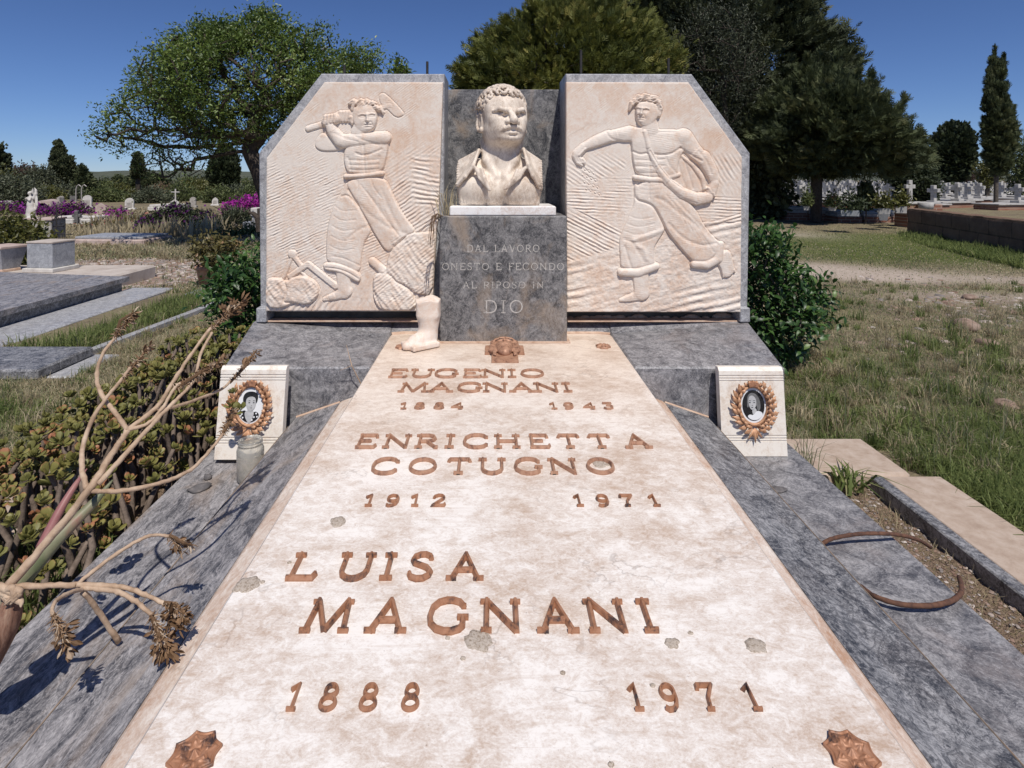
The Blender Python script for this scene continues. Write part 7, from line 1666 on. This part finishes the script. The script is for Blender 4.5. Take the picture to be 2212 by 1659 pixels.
def aloe():
    root = thing('dried_aloe', 'dead aloe flower stalks with brown seed heads arching over the left base slab', 'dried plant', (-1.15, 1.05, .1))
    r = np.random.default_rng(12)
    k6 = lambda x, y, d: P(.29341*x, 575.1+.29341*y, d); k1 = lambda x, y, d: P(.3866*x, 1017.5+.3866*y, d)
    def stalk(pts, r0, r1): p = catmull(pts, 7); mb = MB(); rd = np.linspace(r0, r1, len(p))*(1+r.normal(0, .07, len(p))); rd[::7] *= 1.10; mb.tube(p+r.normal(0, r1*.12, p.shape), rd, 8); mb.obj('stalk', M['stalk'], root, smooth=True)
    def head(a, b, rad, n, big=1.0, bract=50):
        a, b = np.array(a), np.array(b); mb = MB(); mb.tube([a, (a+b)/2+r.normal(0, .004, 3), b], [.0035, .003, .0015], 5, tint=.3); ax = b-a; Lh = np.linalg.norm(ax); ax = ax/Lh
        for i in range(int(n*.72)):                                    # split dry capsules: pairs of boat-shaped valves
            t_ = r.uniform(.25, 1.0)**.7; c = a+(b-a)*t_; d = rnd_unit(1, r)[0]+ax*.9; d /= np.linalg.norm(d); c = c+d*rad*r.uniform(.2, .9)
            L = .013*big*r.uniform(.45, 1.45); w_ = .0040*big*r.uniform(.6, 1.2); s_ = np.cross(d, rnd_unit(1, r)[0]); s_ /= np.linalg.norm(s_); n2 = np.cross(d, s_); tt = r.random()
            for sg in (-1, 1):
                V = []
                for q in range(5):
                    tq = q/4; ww = w_*sin(pi*(tq*.92+.04)); o = c+d*L*tq+n2*sg*(.0015+.0045*tq*big)
                    V += [o+s_*ww, o+n2*sg*ww*.8, o-s_*ww]
                mb.add(V, [[q*3+e, q*3+e+1, q*3+e+4, q*3+e+3] for q in range(4) for e in range(2)], tt)
        for i in range(int(bract*1.5)):
            t_ = r.uniform(0, 1); c = a+(b-a)*t_; d = rnd_unit(1, r)[0]+ax*.5; d /= np.linalg.norm(d); L = r.uniform(.006, .014)
            mb.tube([c, c+d*L*.6, c+d*L+[0, 0, -.002]], [.0011, .0009, .0004], 4, tint=.5+.5*r.random(), cap=False)
        mb.obj('seed_head', M['pod'], root, tint=1)
    J = k6(940, 1205, 1.05)
    stalk([k1(50, 640, .93), k1(260, 400, .96), k6(660, 1640, .99), k6(800, 1420, 1.02), J], .0072, .0050)
    stalk([k6(640, 1640, .99), k6(606, 1500, 1.0), k6(610, 1330, 1.02), k6(680, 1130, 1.04), k6(790, 960, 1.06), k6(900, 830, 1.08), k6(960, 745, 1.09)], .0048, .0028); head(k6(900, 830, 1.08), k6(1105, 585, 1.12), .007, 12, .95, 70)
    stalk([J, k6(840, 1070, 1.06), k6(740, 930, 1.075), k6(714, 790, 1.09), k6(755, 650, 1.10), k6(850, 520, 1.12)], .0044, .0028); head(k6(845, 525, 1.12), k6(985, 340, 1.14), .008, 16, .95, 80)
    stalk([J, k6(1150, 1040, 1.09), k6(1250, 890, 1.11), k6(1400, 660, 1.15), k6(1555, 450, 1.19)], .0046, .0032); head(k6(1540, 470, 1.19), k6(1770, 270, 1.23), .018, 50, 1.05, 110)
    stalk([J, k6(1085, 1160, 1.06), k6(1190, 1050, 1.08), k6(1290, 890, 1.10), k6(1330, 860, 1.105)], .0036, .0026); head(k6(1280, 905, 1.10), k6(1640, 690, 1.15), .009, 20, .85, 170)
    stalk([k6(1150, 1050, 1.09), k6(1300, 1030, 1.14), k6(1490, 965, 1.22), k6(1630, 905, 1.30), k6(1715, 830, 1.34)], .0036, .0027); head(k6(1690, 860, 1.33), k6(1890, 615, 1.39), .008, 14, 1.1, 70)
    stalk([k6(720, 1605, .99), k6(900, 1410, 1.02), k6(1060, 1230, 1.05), k6(1180, 1100, 1.07), k6(1280, 1000, 1.09), k6(1425, 840, 1.12), k6(1480, 640, 1.15), k6(1560, 490, 1.18)], .0046, .0026)
    stalk([k6(660, 1650, .99), k6(900, 1652, 1.01), k6(1200, 1590, 1.06), k6(1400, 1500, 1.11), k6(1540, 1365, 1.16), k6(1640, 1235, 1.20)], .0040, .0029); head(k6(1630, 1250, 1.20), k6(1722, 1060, 1.24), .008, 8, .85, 120)
    K = k1(430, 635, .95)
    stalk([k1(-20, 660, .93), k1(75, 645, .93), k1(250, 640, .94), K], .0050, .0042)
    stalk([K, k1(520, 560, .97), k1(640, 470, .99), k1(780, 385, 1.01), k1(870, 358, 1.03), k1(950, 365, 1.04)], .0036, .0026); head(k1(945, 362, 1.04), k1(1010, 440, 1.04), .012, 12, .85, 30)
    head(k1(985, 380, 1.04), k1(1075, 415, 1.04), .005, 6, .75, 8)
    stalk([K, k1(560, 638, .955), k1(690, 650, .96), k1(810, 690, .955), k1(925, 745, .95)], .0042, .0032); head(k1(915, 738, .95), k1(1030, 800, .945), .014, 30, .9, 50)
    stalk([k1(455, 650, .95), k1(560, 660, .95), k1(660, 675, .945), k1(760, 730, .935), k1(850, 805, .93)], .0042, .0032); head(k1(845, 800, .93), k1(920, 985, .92), .022, 70, 1.0, 90)
    head(k1(900, 800, .94), k1(990, 860, .94), .016, 26, .9, 20)
    stalk([k1(465, 672, .95), k1(560, 800, .975), k1(662, 952, .998)], .0042, .0044)
    stalk([k1(470, 660, .95), k1(390, 680, .92), k1(320, 720, .89), k1(292, 770, .87), k1(300, 810, .86)], .0034, .0026); head(k1(298, 800, .86), k1(370, 970, .85), .015, 34, .95, 100)
    def spear(pts, rad, m): p = catmull(pts, 8); mb = MB(); mb.tube(p, np.interp(np.linspace(0, 1, len(p)), np.linspace(0, 1, len(rad)), rad), 9); mb.obj('leaf', M[m], root, smooth=True)
    spear([k1(-20, 790, .95), k1(110, 620, .97), k1(330, 370, 1.01), k1(520, 180, 1.05), k1(630, 50, 1.08)], [.020, .016, .012, .008, .0015], 'aloe')
    spear([k1(230, 430, .99), k1(330, 230, 1.02), k1(420, 80, 1.05), k6(640, 1490, 1.08)], [.009, .0075, .005, .001], 'aloe_red')
    spear([k1(-120, 1060, .92), k1(10, 880, .93), k1(70, 740, .935), k1(110, 640, .94)], [.032, .023, .015, .004], 'husk')
    for i in range(9): spear([k1(20+r.uniform(-30, 40), 660+r.uniform(-20, 40), .925), k1(60+r.uniform(-30, 60), 690+r.uniform(-40, 40), .92), k1(40+r.uniform(-40, 80), 740+r.uniform(-60, 30), .915)], [.006, .005, .001], 'stalk')
aloe()

# ---- grass: blades of three greens, one object per kind of cover
t = leafmat('grass_green', (.12, .165, .05), (.25, .29, .105), .6, .42, .2, (.44, .41, .22)); M['g_green'] = t
M['g_dry'] = leafmat('grass_dry', (.30, .25, .155), (.56, .48, .32), .75, .4, .1, (.66, .59, .43))
M['g_grey'] = leafmat('grass_greygreen', (.17, .195, .11), (.34, .35, .20), .7, .42, .15, (.50, .47, .30))
def blades(x, y, h, w_, r, lean=.6, z=None, curl=.5):
    n = len(x); z = zg(x, y)-.004 if z is None else z
    a = r.uniform(0, 2*pi, n); l = r.uniform(0, lean, n)*h; f = r.uniform(0, 2*pi, n); c, s_ = np.cos(f)*w_/2, np.sin(f)*w_/2
    dx, dy = np.cos(a)*l, np.sin(a)*l; m = .5
    V = np.stack([np.stack([x-c, y-s_, z], -1), np.stack([x+c, y+s_, z], -1), np.stack([x+dx*.3-c*.8, y+dy*.3-s_*.8, z+h*.58], -1), np.stack([x+dx*.3+c*.8, y+dy*.3+s_*.8, z+h*.58], -1), np.stack([x+dx, y+dy, z+h*(1-curl*np.minimum(1, l/h)**2)], -1)], 1).reshape(-1, 3)
    i = np.arange(n)[:, None]*5; return V, np.concatenate([i+[[0, 1, 3]], i+[[0, 3, 2]], i+[[2, 3, 4]]], 1).reshape(-1, 3)
KEEP = [(-1.62, 1.61, .2, 2.37), (-1.06, 1.12, 2.0, 2.8), (-8.6, -4.0, 3.9, 7.0), (-5.6, -3.27, 3.0, 5.97), (-3.3, -2.93, 3.85, 5.75), (-5.1, -2.34, 3.15, 3.68)]
def clear(x, y):
    k = np.ones(len(x), bool)
    for a, b, c, d in KEEP: k &= ~((x > a) & (x < b) & (y > c) & (y < d))
    k &= ~((x > 1.0) & (x < 1.5) & (y > .2) & (y < 2.37))
    kx = -2.59+(y-3.42)*.0845; k &= ~((np.abs(x-kx) < .06) & (y > 3.4) & (y < 5.6)); return k
def scatter(n, u0, u1, v0, v1, r, clump=0, cs=.05):
    """ground points spread evenly over a stretch of lawn, thinning with distance"""
    u = r.uniform(u0, u1, n); v = r.uniform(v0, v1, n); d = F*(ZC-.05)/(v-V0); x = (u-U0)/F*d; y = d
    if clump: q = r.integers(0, n//clump, n); x = x[q]+r.normal(0, cs, n)*np.sqrt(d[q]/3); y = y[q]+r.normal(0, cs, n)*np.sqrt(d[q]/3)
    k = clear(x, y); return x[k], y[k]
def lawn(name, parts, mat, seed, kind='stuff'):
    r = np.random.default_rng(seed); L, T_ = [], []
    for n, (u0, u1, v0, v1), h, w_, lean, clump, sel in parts:
        x, y = scatter(n, u0, u1, v0, v1, r, clump)
        if sel is not None: k = sel(x, y, r); x, y = x[k], y[k]
        hh = h*r.uniform(.45, 1.3, len(x))*(.5+fbm(x*1.6+50, y*1.6+50, 95, 3)); wd = w_*(.7+y*.18)*r.uniform(.7, 1.3, len(x))
        L.append(blades(x, y, hh, wd, r, lean)); T_.append(np.repeat(np.clip(.75*fbm(x*.9+70, y*.9+70, 99, 4)+r.normal(0, .22, len(x))+.05, 0, 1), 5))
    V, Fq = join(L); obj(name, V, Fq, M[mat], None, attr=np.concatenate(T_), kind=kind)
nos = lambda x, y, r: (r.random(len(x)) > np.clip(cover(0, x, y)*1.5+cover(1, x, y)*1.3, 0, .93))
pat = lambda lo: (lambda x, y, r: nos(x, y, r) & (fbm(x*.9+20, y*.9+20, 120, 4)+r.normal(0, .07, len(x)) > lo))
patn = lambda hi: (lambda x, y, r: nos(x, y, r) & (fbm(x*.9+20, y*.9+20, 120, 4)+r.normal(0, .07, len(x)) < hi))
lawn('green_grass', [(17000, (1640, 2300, 700, 1080), .034, .0028, 1.9, 7, pat(.46)), (14000, (2020, 2330, 930, 1320), .085, .0034, 1.6, 9, lambda x, y, r: x > 1.60+.08*r.random(len(x))), (46000, (1640, 2300, 470, 720), .026, .0032, 1.2, 0, lambda x, y, r: nos(x, y, r) & (r.random(len(x)) < .2+cover(2, x, y))),
                     (22000, (1960, 2300, 500, 575), .14, .0045, 1.3, 8, lambda x, y, r: (np.abs((x-9.12)*.967-(y-12.75)*.2557+.35) < .38)), (12000, (40, 470, 640, 780), .11, .0040, 1.0, 9, lambda x, y, r: (x > -3.25) & (x < -2.5)), (9000, (-60, 330, 900, 1160), .05, .003, 1.4, 8, pat(.5))], 'g_green', 201)
lawn('greygreen_grass', [(30000, (1640, 2300, 600, 1080), .034, .0027, 2.0, 8, nos), (30000, (-80, 560, 640, 1180), .045, .003, 1.6, 8, nos), (22000, (60, 560, 500, 640), .06, .007, 1.2, 8, nos), (9000, (1640, 2300, 480, 620), .026, .005, 1.2, 0, nos)], 'g_grey', 202)
lawn('dry_grass', [(34000, (1640, 2300, 560, 1080), .036, .0028, 2.0, 8, patn(.53)), (44000, (-80, 560, 620, 1180), .045, .003, 2.0, 8, nos), (26000, (-20, 560, 500, 640), .065, .007, 1.3, 8, nos), (22000, (-20, 560, 448, 520), .075, .014, .9, 10, None), (700, (330, 480, 470, 512), .35, .014, .5, 14, None), (500, (200, 330, 480, 512), .30, .014, .5, 14, None), (12000, (1640, 2300, 480, 620), .026, .005, 1.5, 0, nos)], 'g_dry', 203)
def clumps(name, n, box, per, h, w_, mat, seed, lean=1.0, sel=nos):
    r = np.random.default_rng(seed); x, y = scatter(n, *box, r); k = sel(x, y, r); x, y = x[k], y[k]; m = np.repeat(np.arange(len(x)), per); sz = r.uniform(.4, 1.25, len(x))[m]
    px_, py_ = x[m]+r.normal(0, .022, len(m))*sz, y[m]+r.normal(0, .022, len(m))*sz; V, Fq = blades(px_, py_, h*sz*r.uniform(.4, 1, len(m)), w_, r, lean)
    obj(name, V, Fq, M[mat], None, attr=np.repeat(np.clip(r.random(len(x))[m]*.8+r.normal(0, .1, len(m)), 0, 1), 5), kind='stuff')
clumps('grass_tufts', 280, (1640, 2300, 600, 1060), 46, .11, .0045, 'g_green', 301, 1.1); clumps('grass_tufts', 260, (1640, 2300, 600, 1060), 40, .12, .004, 'g_dry', 302, 1.2)
clumps('grass_tufts', 300, (-80, 560, 640, 1150), 44, .10, .004, 'g_dry', 303, 1.2); clumps('grass_tufts', 200, (-80, 560, 600, 1150), 44, .10, .0045, 'g_green', 304, 1.1); clumps('grass_tufts', 420, (60, 560, 500, 600), 30, .16, .009, 'g_dry', 305, .9)
# thin wiry seed stems standing above the lawn on the right
r = np.random.default_rng(31); x, y = scatter(380, 1700, 2300, 700, 1150, r, 12, .10); V, Fq = blades(x, y, r.uniform(.14, .34, len(x)), .0022, r, .5); obj('wiry_grass', V, Fq, M['g_grey'], None, attr=np.repeat(r.random(len(x))*.5, 5), kind='stuff')
# weeds along the gravel bed and the jade plant
x = r.uniform(1.03, 1.32, 1500); y = r.uniform(.9, 2.04, 1500); k = (fbm(x*9, y*9, 7, 2) > .45) | (x > 1.27); x, y = x[k], y[k]; V, Fq = blades(x, y, r.uniform(.015, .05, len(x)), .0022, r, 1.2, z=np.full(len(x), .095)); obj('bed_weeds', V, Fq, M['g_dry'], None, attr=np.repeat(r.random(len(x))*.6, 5), kind='stuff')
x = r.uniform(-1.40, -.97, 2600); y = r.uniform(.85, 1.75, 2600); V, Fq = blades(x, y, r.uniform(.03, .12, len(x)), .006, r, 1.0, z=np.full(len(x), .11)); obj('low_weeds', V, Fq, M['g_green'], None, attr=np.repeat(r.random(len(x))*.7, 5), kind='stuff')
# weed tuft on the path corner
def tuft(name, label, c, n, h, w_, mat, seed, lean=1.0, grp=None):
    r = np.random.default_rng(seed); x = c[0]+r.normal(0, .02, n); y = c[1]+r.normal(0, .02, n); V, Fq = blades(x, y, r.uniform(.5, 1, n)*h, w_, r, lean, z=np.full(n, c[2]-.004), curl=.7); obj(name, V, Fq, M[mat], None, attr=np.repeat(r.random(n), 5), label=label, cat='weed', group=grp)
tuft('broad_weed', 'broad-bladed weed sprawling at the corner of the tan path and kerb', (1.24, 2.02, .12), 30, .13, .012, 'g_green', 5, 2.2)
tuft('wispy_weed', 'thin dry wisps growing between the plinth and the tan path', (1.10, 2.05, .12), 40, .26, .003, 'g_grey', 6, .8)
tuft('wispy_weed', 'grass wisps hanging beside the bust at the top of the pedestal', (px(972, 2.36), 2.33, pz(467, 2.25)), 22, .20, .004, 'g_dry', 7, 1.2)
mb = MB(); rr_ = np.random.default_rng(3)
for k in range(6):
    a = np.array([px(946, 2.25)+.004*k, 2.235, pz(472, 2.25)+.002*k]); e = a+[-.02-.03*rr_.random(), -.02-.02*rr_.random(), -.07-.05*rr_.random()]; mb.tube([a, a+[-.02, -.02, .012], (a+e)/2+[-.012, -.01, .02], e], [.0016, .0016, .0014, .0006], 5)
mb.obj('dry_roots', M['pod'], None, attr=np.full(len(mb.V()), .3), label='dry trailing stems hanging over the left top corner of the pedestal', cat='dry stems')
mb = MB(); mb.tube([P(784, 838, 1.955)*[1, 1, 1], P(760, 790, 1.93), P(748, 745, 1.95)], [.0022, .0018, .0008], 5); mb.tube([P(760, 790, 1.93), P(735, 800, 1.94)], [.0012, .0006], 4); mb.obj('dry_twig', M['stalk'], None, label='thin dry twig leaning on the block by the left slab edge', cat='twig')
# stones
M['rock'] = simple('dark_flakes', [(.06, .055, .055), (.14, .13, .13), (.26, .23, .21)], 22, .9, .5); M['rock_red'] = simple('brownish_rock', [(.16, .10, .075), (.28, .20, .155), (.36, .28, .23)], 14, .95, .5)
def stone(label, p, s_, mat, seed, grp='loose stones', name='stone'):
    r = np.random.default_rng(seed); mb = MB(); mb.ell((0, 0, 0), (1, 1, 1), 12, 8); V = mb.V(); n_ = 1+.35*(fbm(V[:, 0]*1.5+seed, V[:, 1]*1.5+V[:, 2]*2+9, seed, 3)-.5)*2; V = V*n_[:, None]*np.array(s_); V[:, 2] = np.maximum(V[:, 2], -s_[2]*.6); V = rotz(V, r.uniform(0, 6)); V = V-[0, 0, V[:, 2].min()]+np.array(p); obj(name, V, mb.f, M[mat], None, smooth=True, label=label, cat='stone', group=grp)
q = G(432, 1058, .294); stone('dark flat stone flake on the left base slab', q, (.034, .018, .010), 'rock', 3); q = G(448, 1035, .294); stone('small dark pebble beside the jar', q, (.014, .011, .009), 'rock', 4); q = G(1680, 1060, .294); stone('black splinter of stone at the edge of the right side plate', q, (.03, .014, .006), 'rock', 6)
q = GG(2082, 712); stone('brownish lump of rock in the right-hand grass', q, (.09, .06, .05), 'rock_red', 8); q = GG(2130, 745); stone('flat tan rock below the brownish lump', q, (.07, .05, .025), 'rock_red', 9); q = GG(2170, 880); stone('pale stone half buried in grass near the right edge', q, (.06, .045, .025), 'rock_red', 10); q = GG(2095, 645); stone('pale flat stone at the edge of the sandy ground', q, (.10, .06, .025), 'rock_red', 11)
# gravel and broken tiles lying about: uncountable
def rubble(name, pts, sz, mat, seed):
    r = np.random.default_rng(seed); n = len(pts); B = np.array([(-1, -1, -.4), (1, -1, -.4), (1.1, 1, -.4), (-1, .9, -.4), (-.7, -.6, .5), (.8, -.7, .4), (.7, .6, .55), (-.6, .7, .35)]); Fb = np.array([[0, 1, 5, 4], [1, 2, 6, 5], [2, 3, 7, 6], [3, 0, 4, 7], [4, 5, 6, 7]])
    s_ = sz*r.uniform(.35, 1.3, n)**1.5; a = r.uniform(0, 6.28, n); V = B[None]*s_[:, None, None]*np.stack([r.uniform(.6, 1.4, n), r.uniform(.5, 1.0, n), r.uniform(.25, .7, n)], -1)[:, None, :]; c, q = np.cos(a)[:, None], np.sin(a)[:, None]
    V = np.stack([V[..., 0]*c-V[..., 1]*q, V[..., 0]*q+V[..., 1]*c, V[..., 2]], -1)+pts[:, None, :]; obj(name, V.reshape(-1, 3), (np.arange(n)[:, None, None]*8+Fb[None]).reshape(-1, 4), M[mat], None, attr=np.repeat(r.random(n), 8), kind='stuff')
t = NT('gravel_bits'); t.out(t.ramp(t.attr(), [(0, (.16, .10, .075)), (.3, (.30, .21, .165)), (.55, (.20, .18, .17)), (.8, (.38, .31, .27)), (1, (.52, .47, .43))]), .95, .1); M['gravel'] = t.m
r = np.random.default_rng(44); x, y = scatter(9000, 60, 560, 550, 660, r); k = cover(1, x, y) > .25*r.random(len(x))+.1; x, y = x[k], y[k]; rubble('rubble_stones', np.stack([x, y, zg(x, y)+.008], -1), .035, 'gravel', 1)
x, y = scatter(2600, 1850, 2300, 590, 900, r); k = r.random(len(x)) < .06+.7*cover(1, x, y)+.3*cover(0, x, y); x, y = x[k], y[k]; rubble('scattered_stones', np.stack([x, y, zg(x, y)+.004], -1), .026, 'gravel', 2)
n = 2600; x = r.uniform(1.02, 1.33, n); y = r.uniform(.6, 2.05, n); rubble('gravel_bits', np.stack([x, y, .090+.03*fbm(x*14, y*14, 71, 3)], -1), .0042, 'gravel', 3)
# grass and scrub of the same lawn where the monument hides it from the front
r = np.random.default_rng(61); n = 16000; x = r.uniform(-3.5, 5, n); y = 2.9+r.random(n)**1.5*13; k = clear(x, y); x, y = x[k], y[k]; k = (np.abs((x*F/y+U0)-1090) < 520); x, y = x[k], y[k]
V, Fq = blades(x, y, .05*r.uniform(.5, 1.4, len(x)), .006+y*.0006, r, 1.6); obj('dry_grass', V, Fq, M['g_dry'], None, attr=np.repeat(r.random(len(x))*.7, 5), kind='stuff')
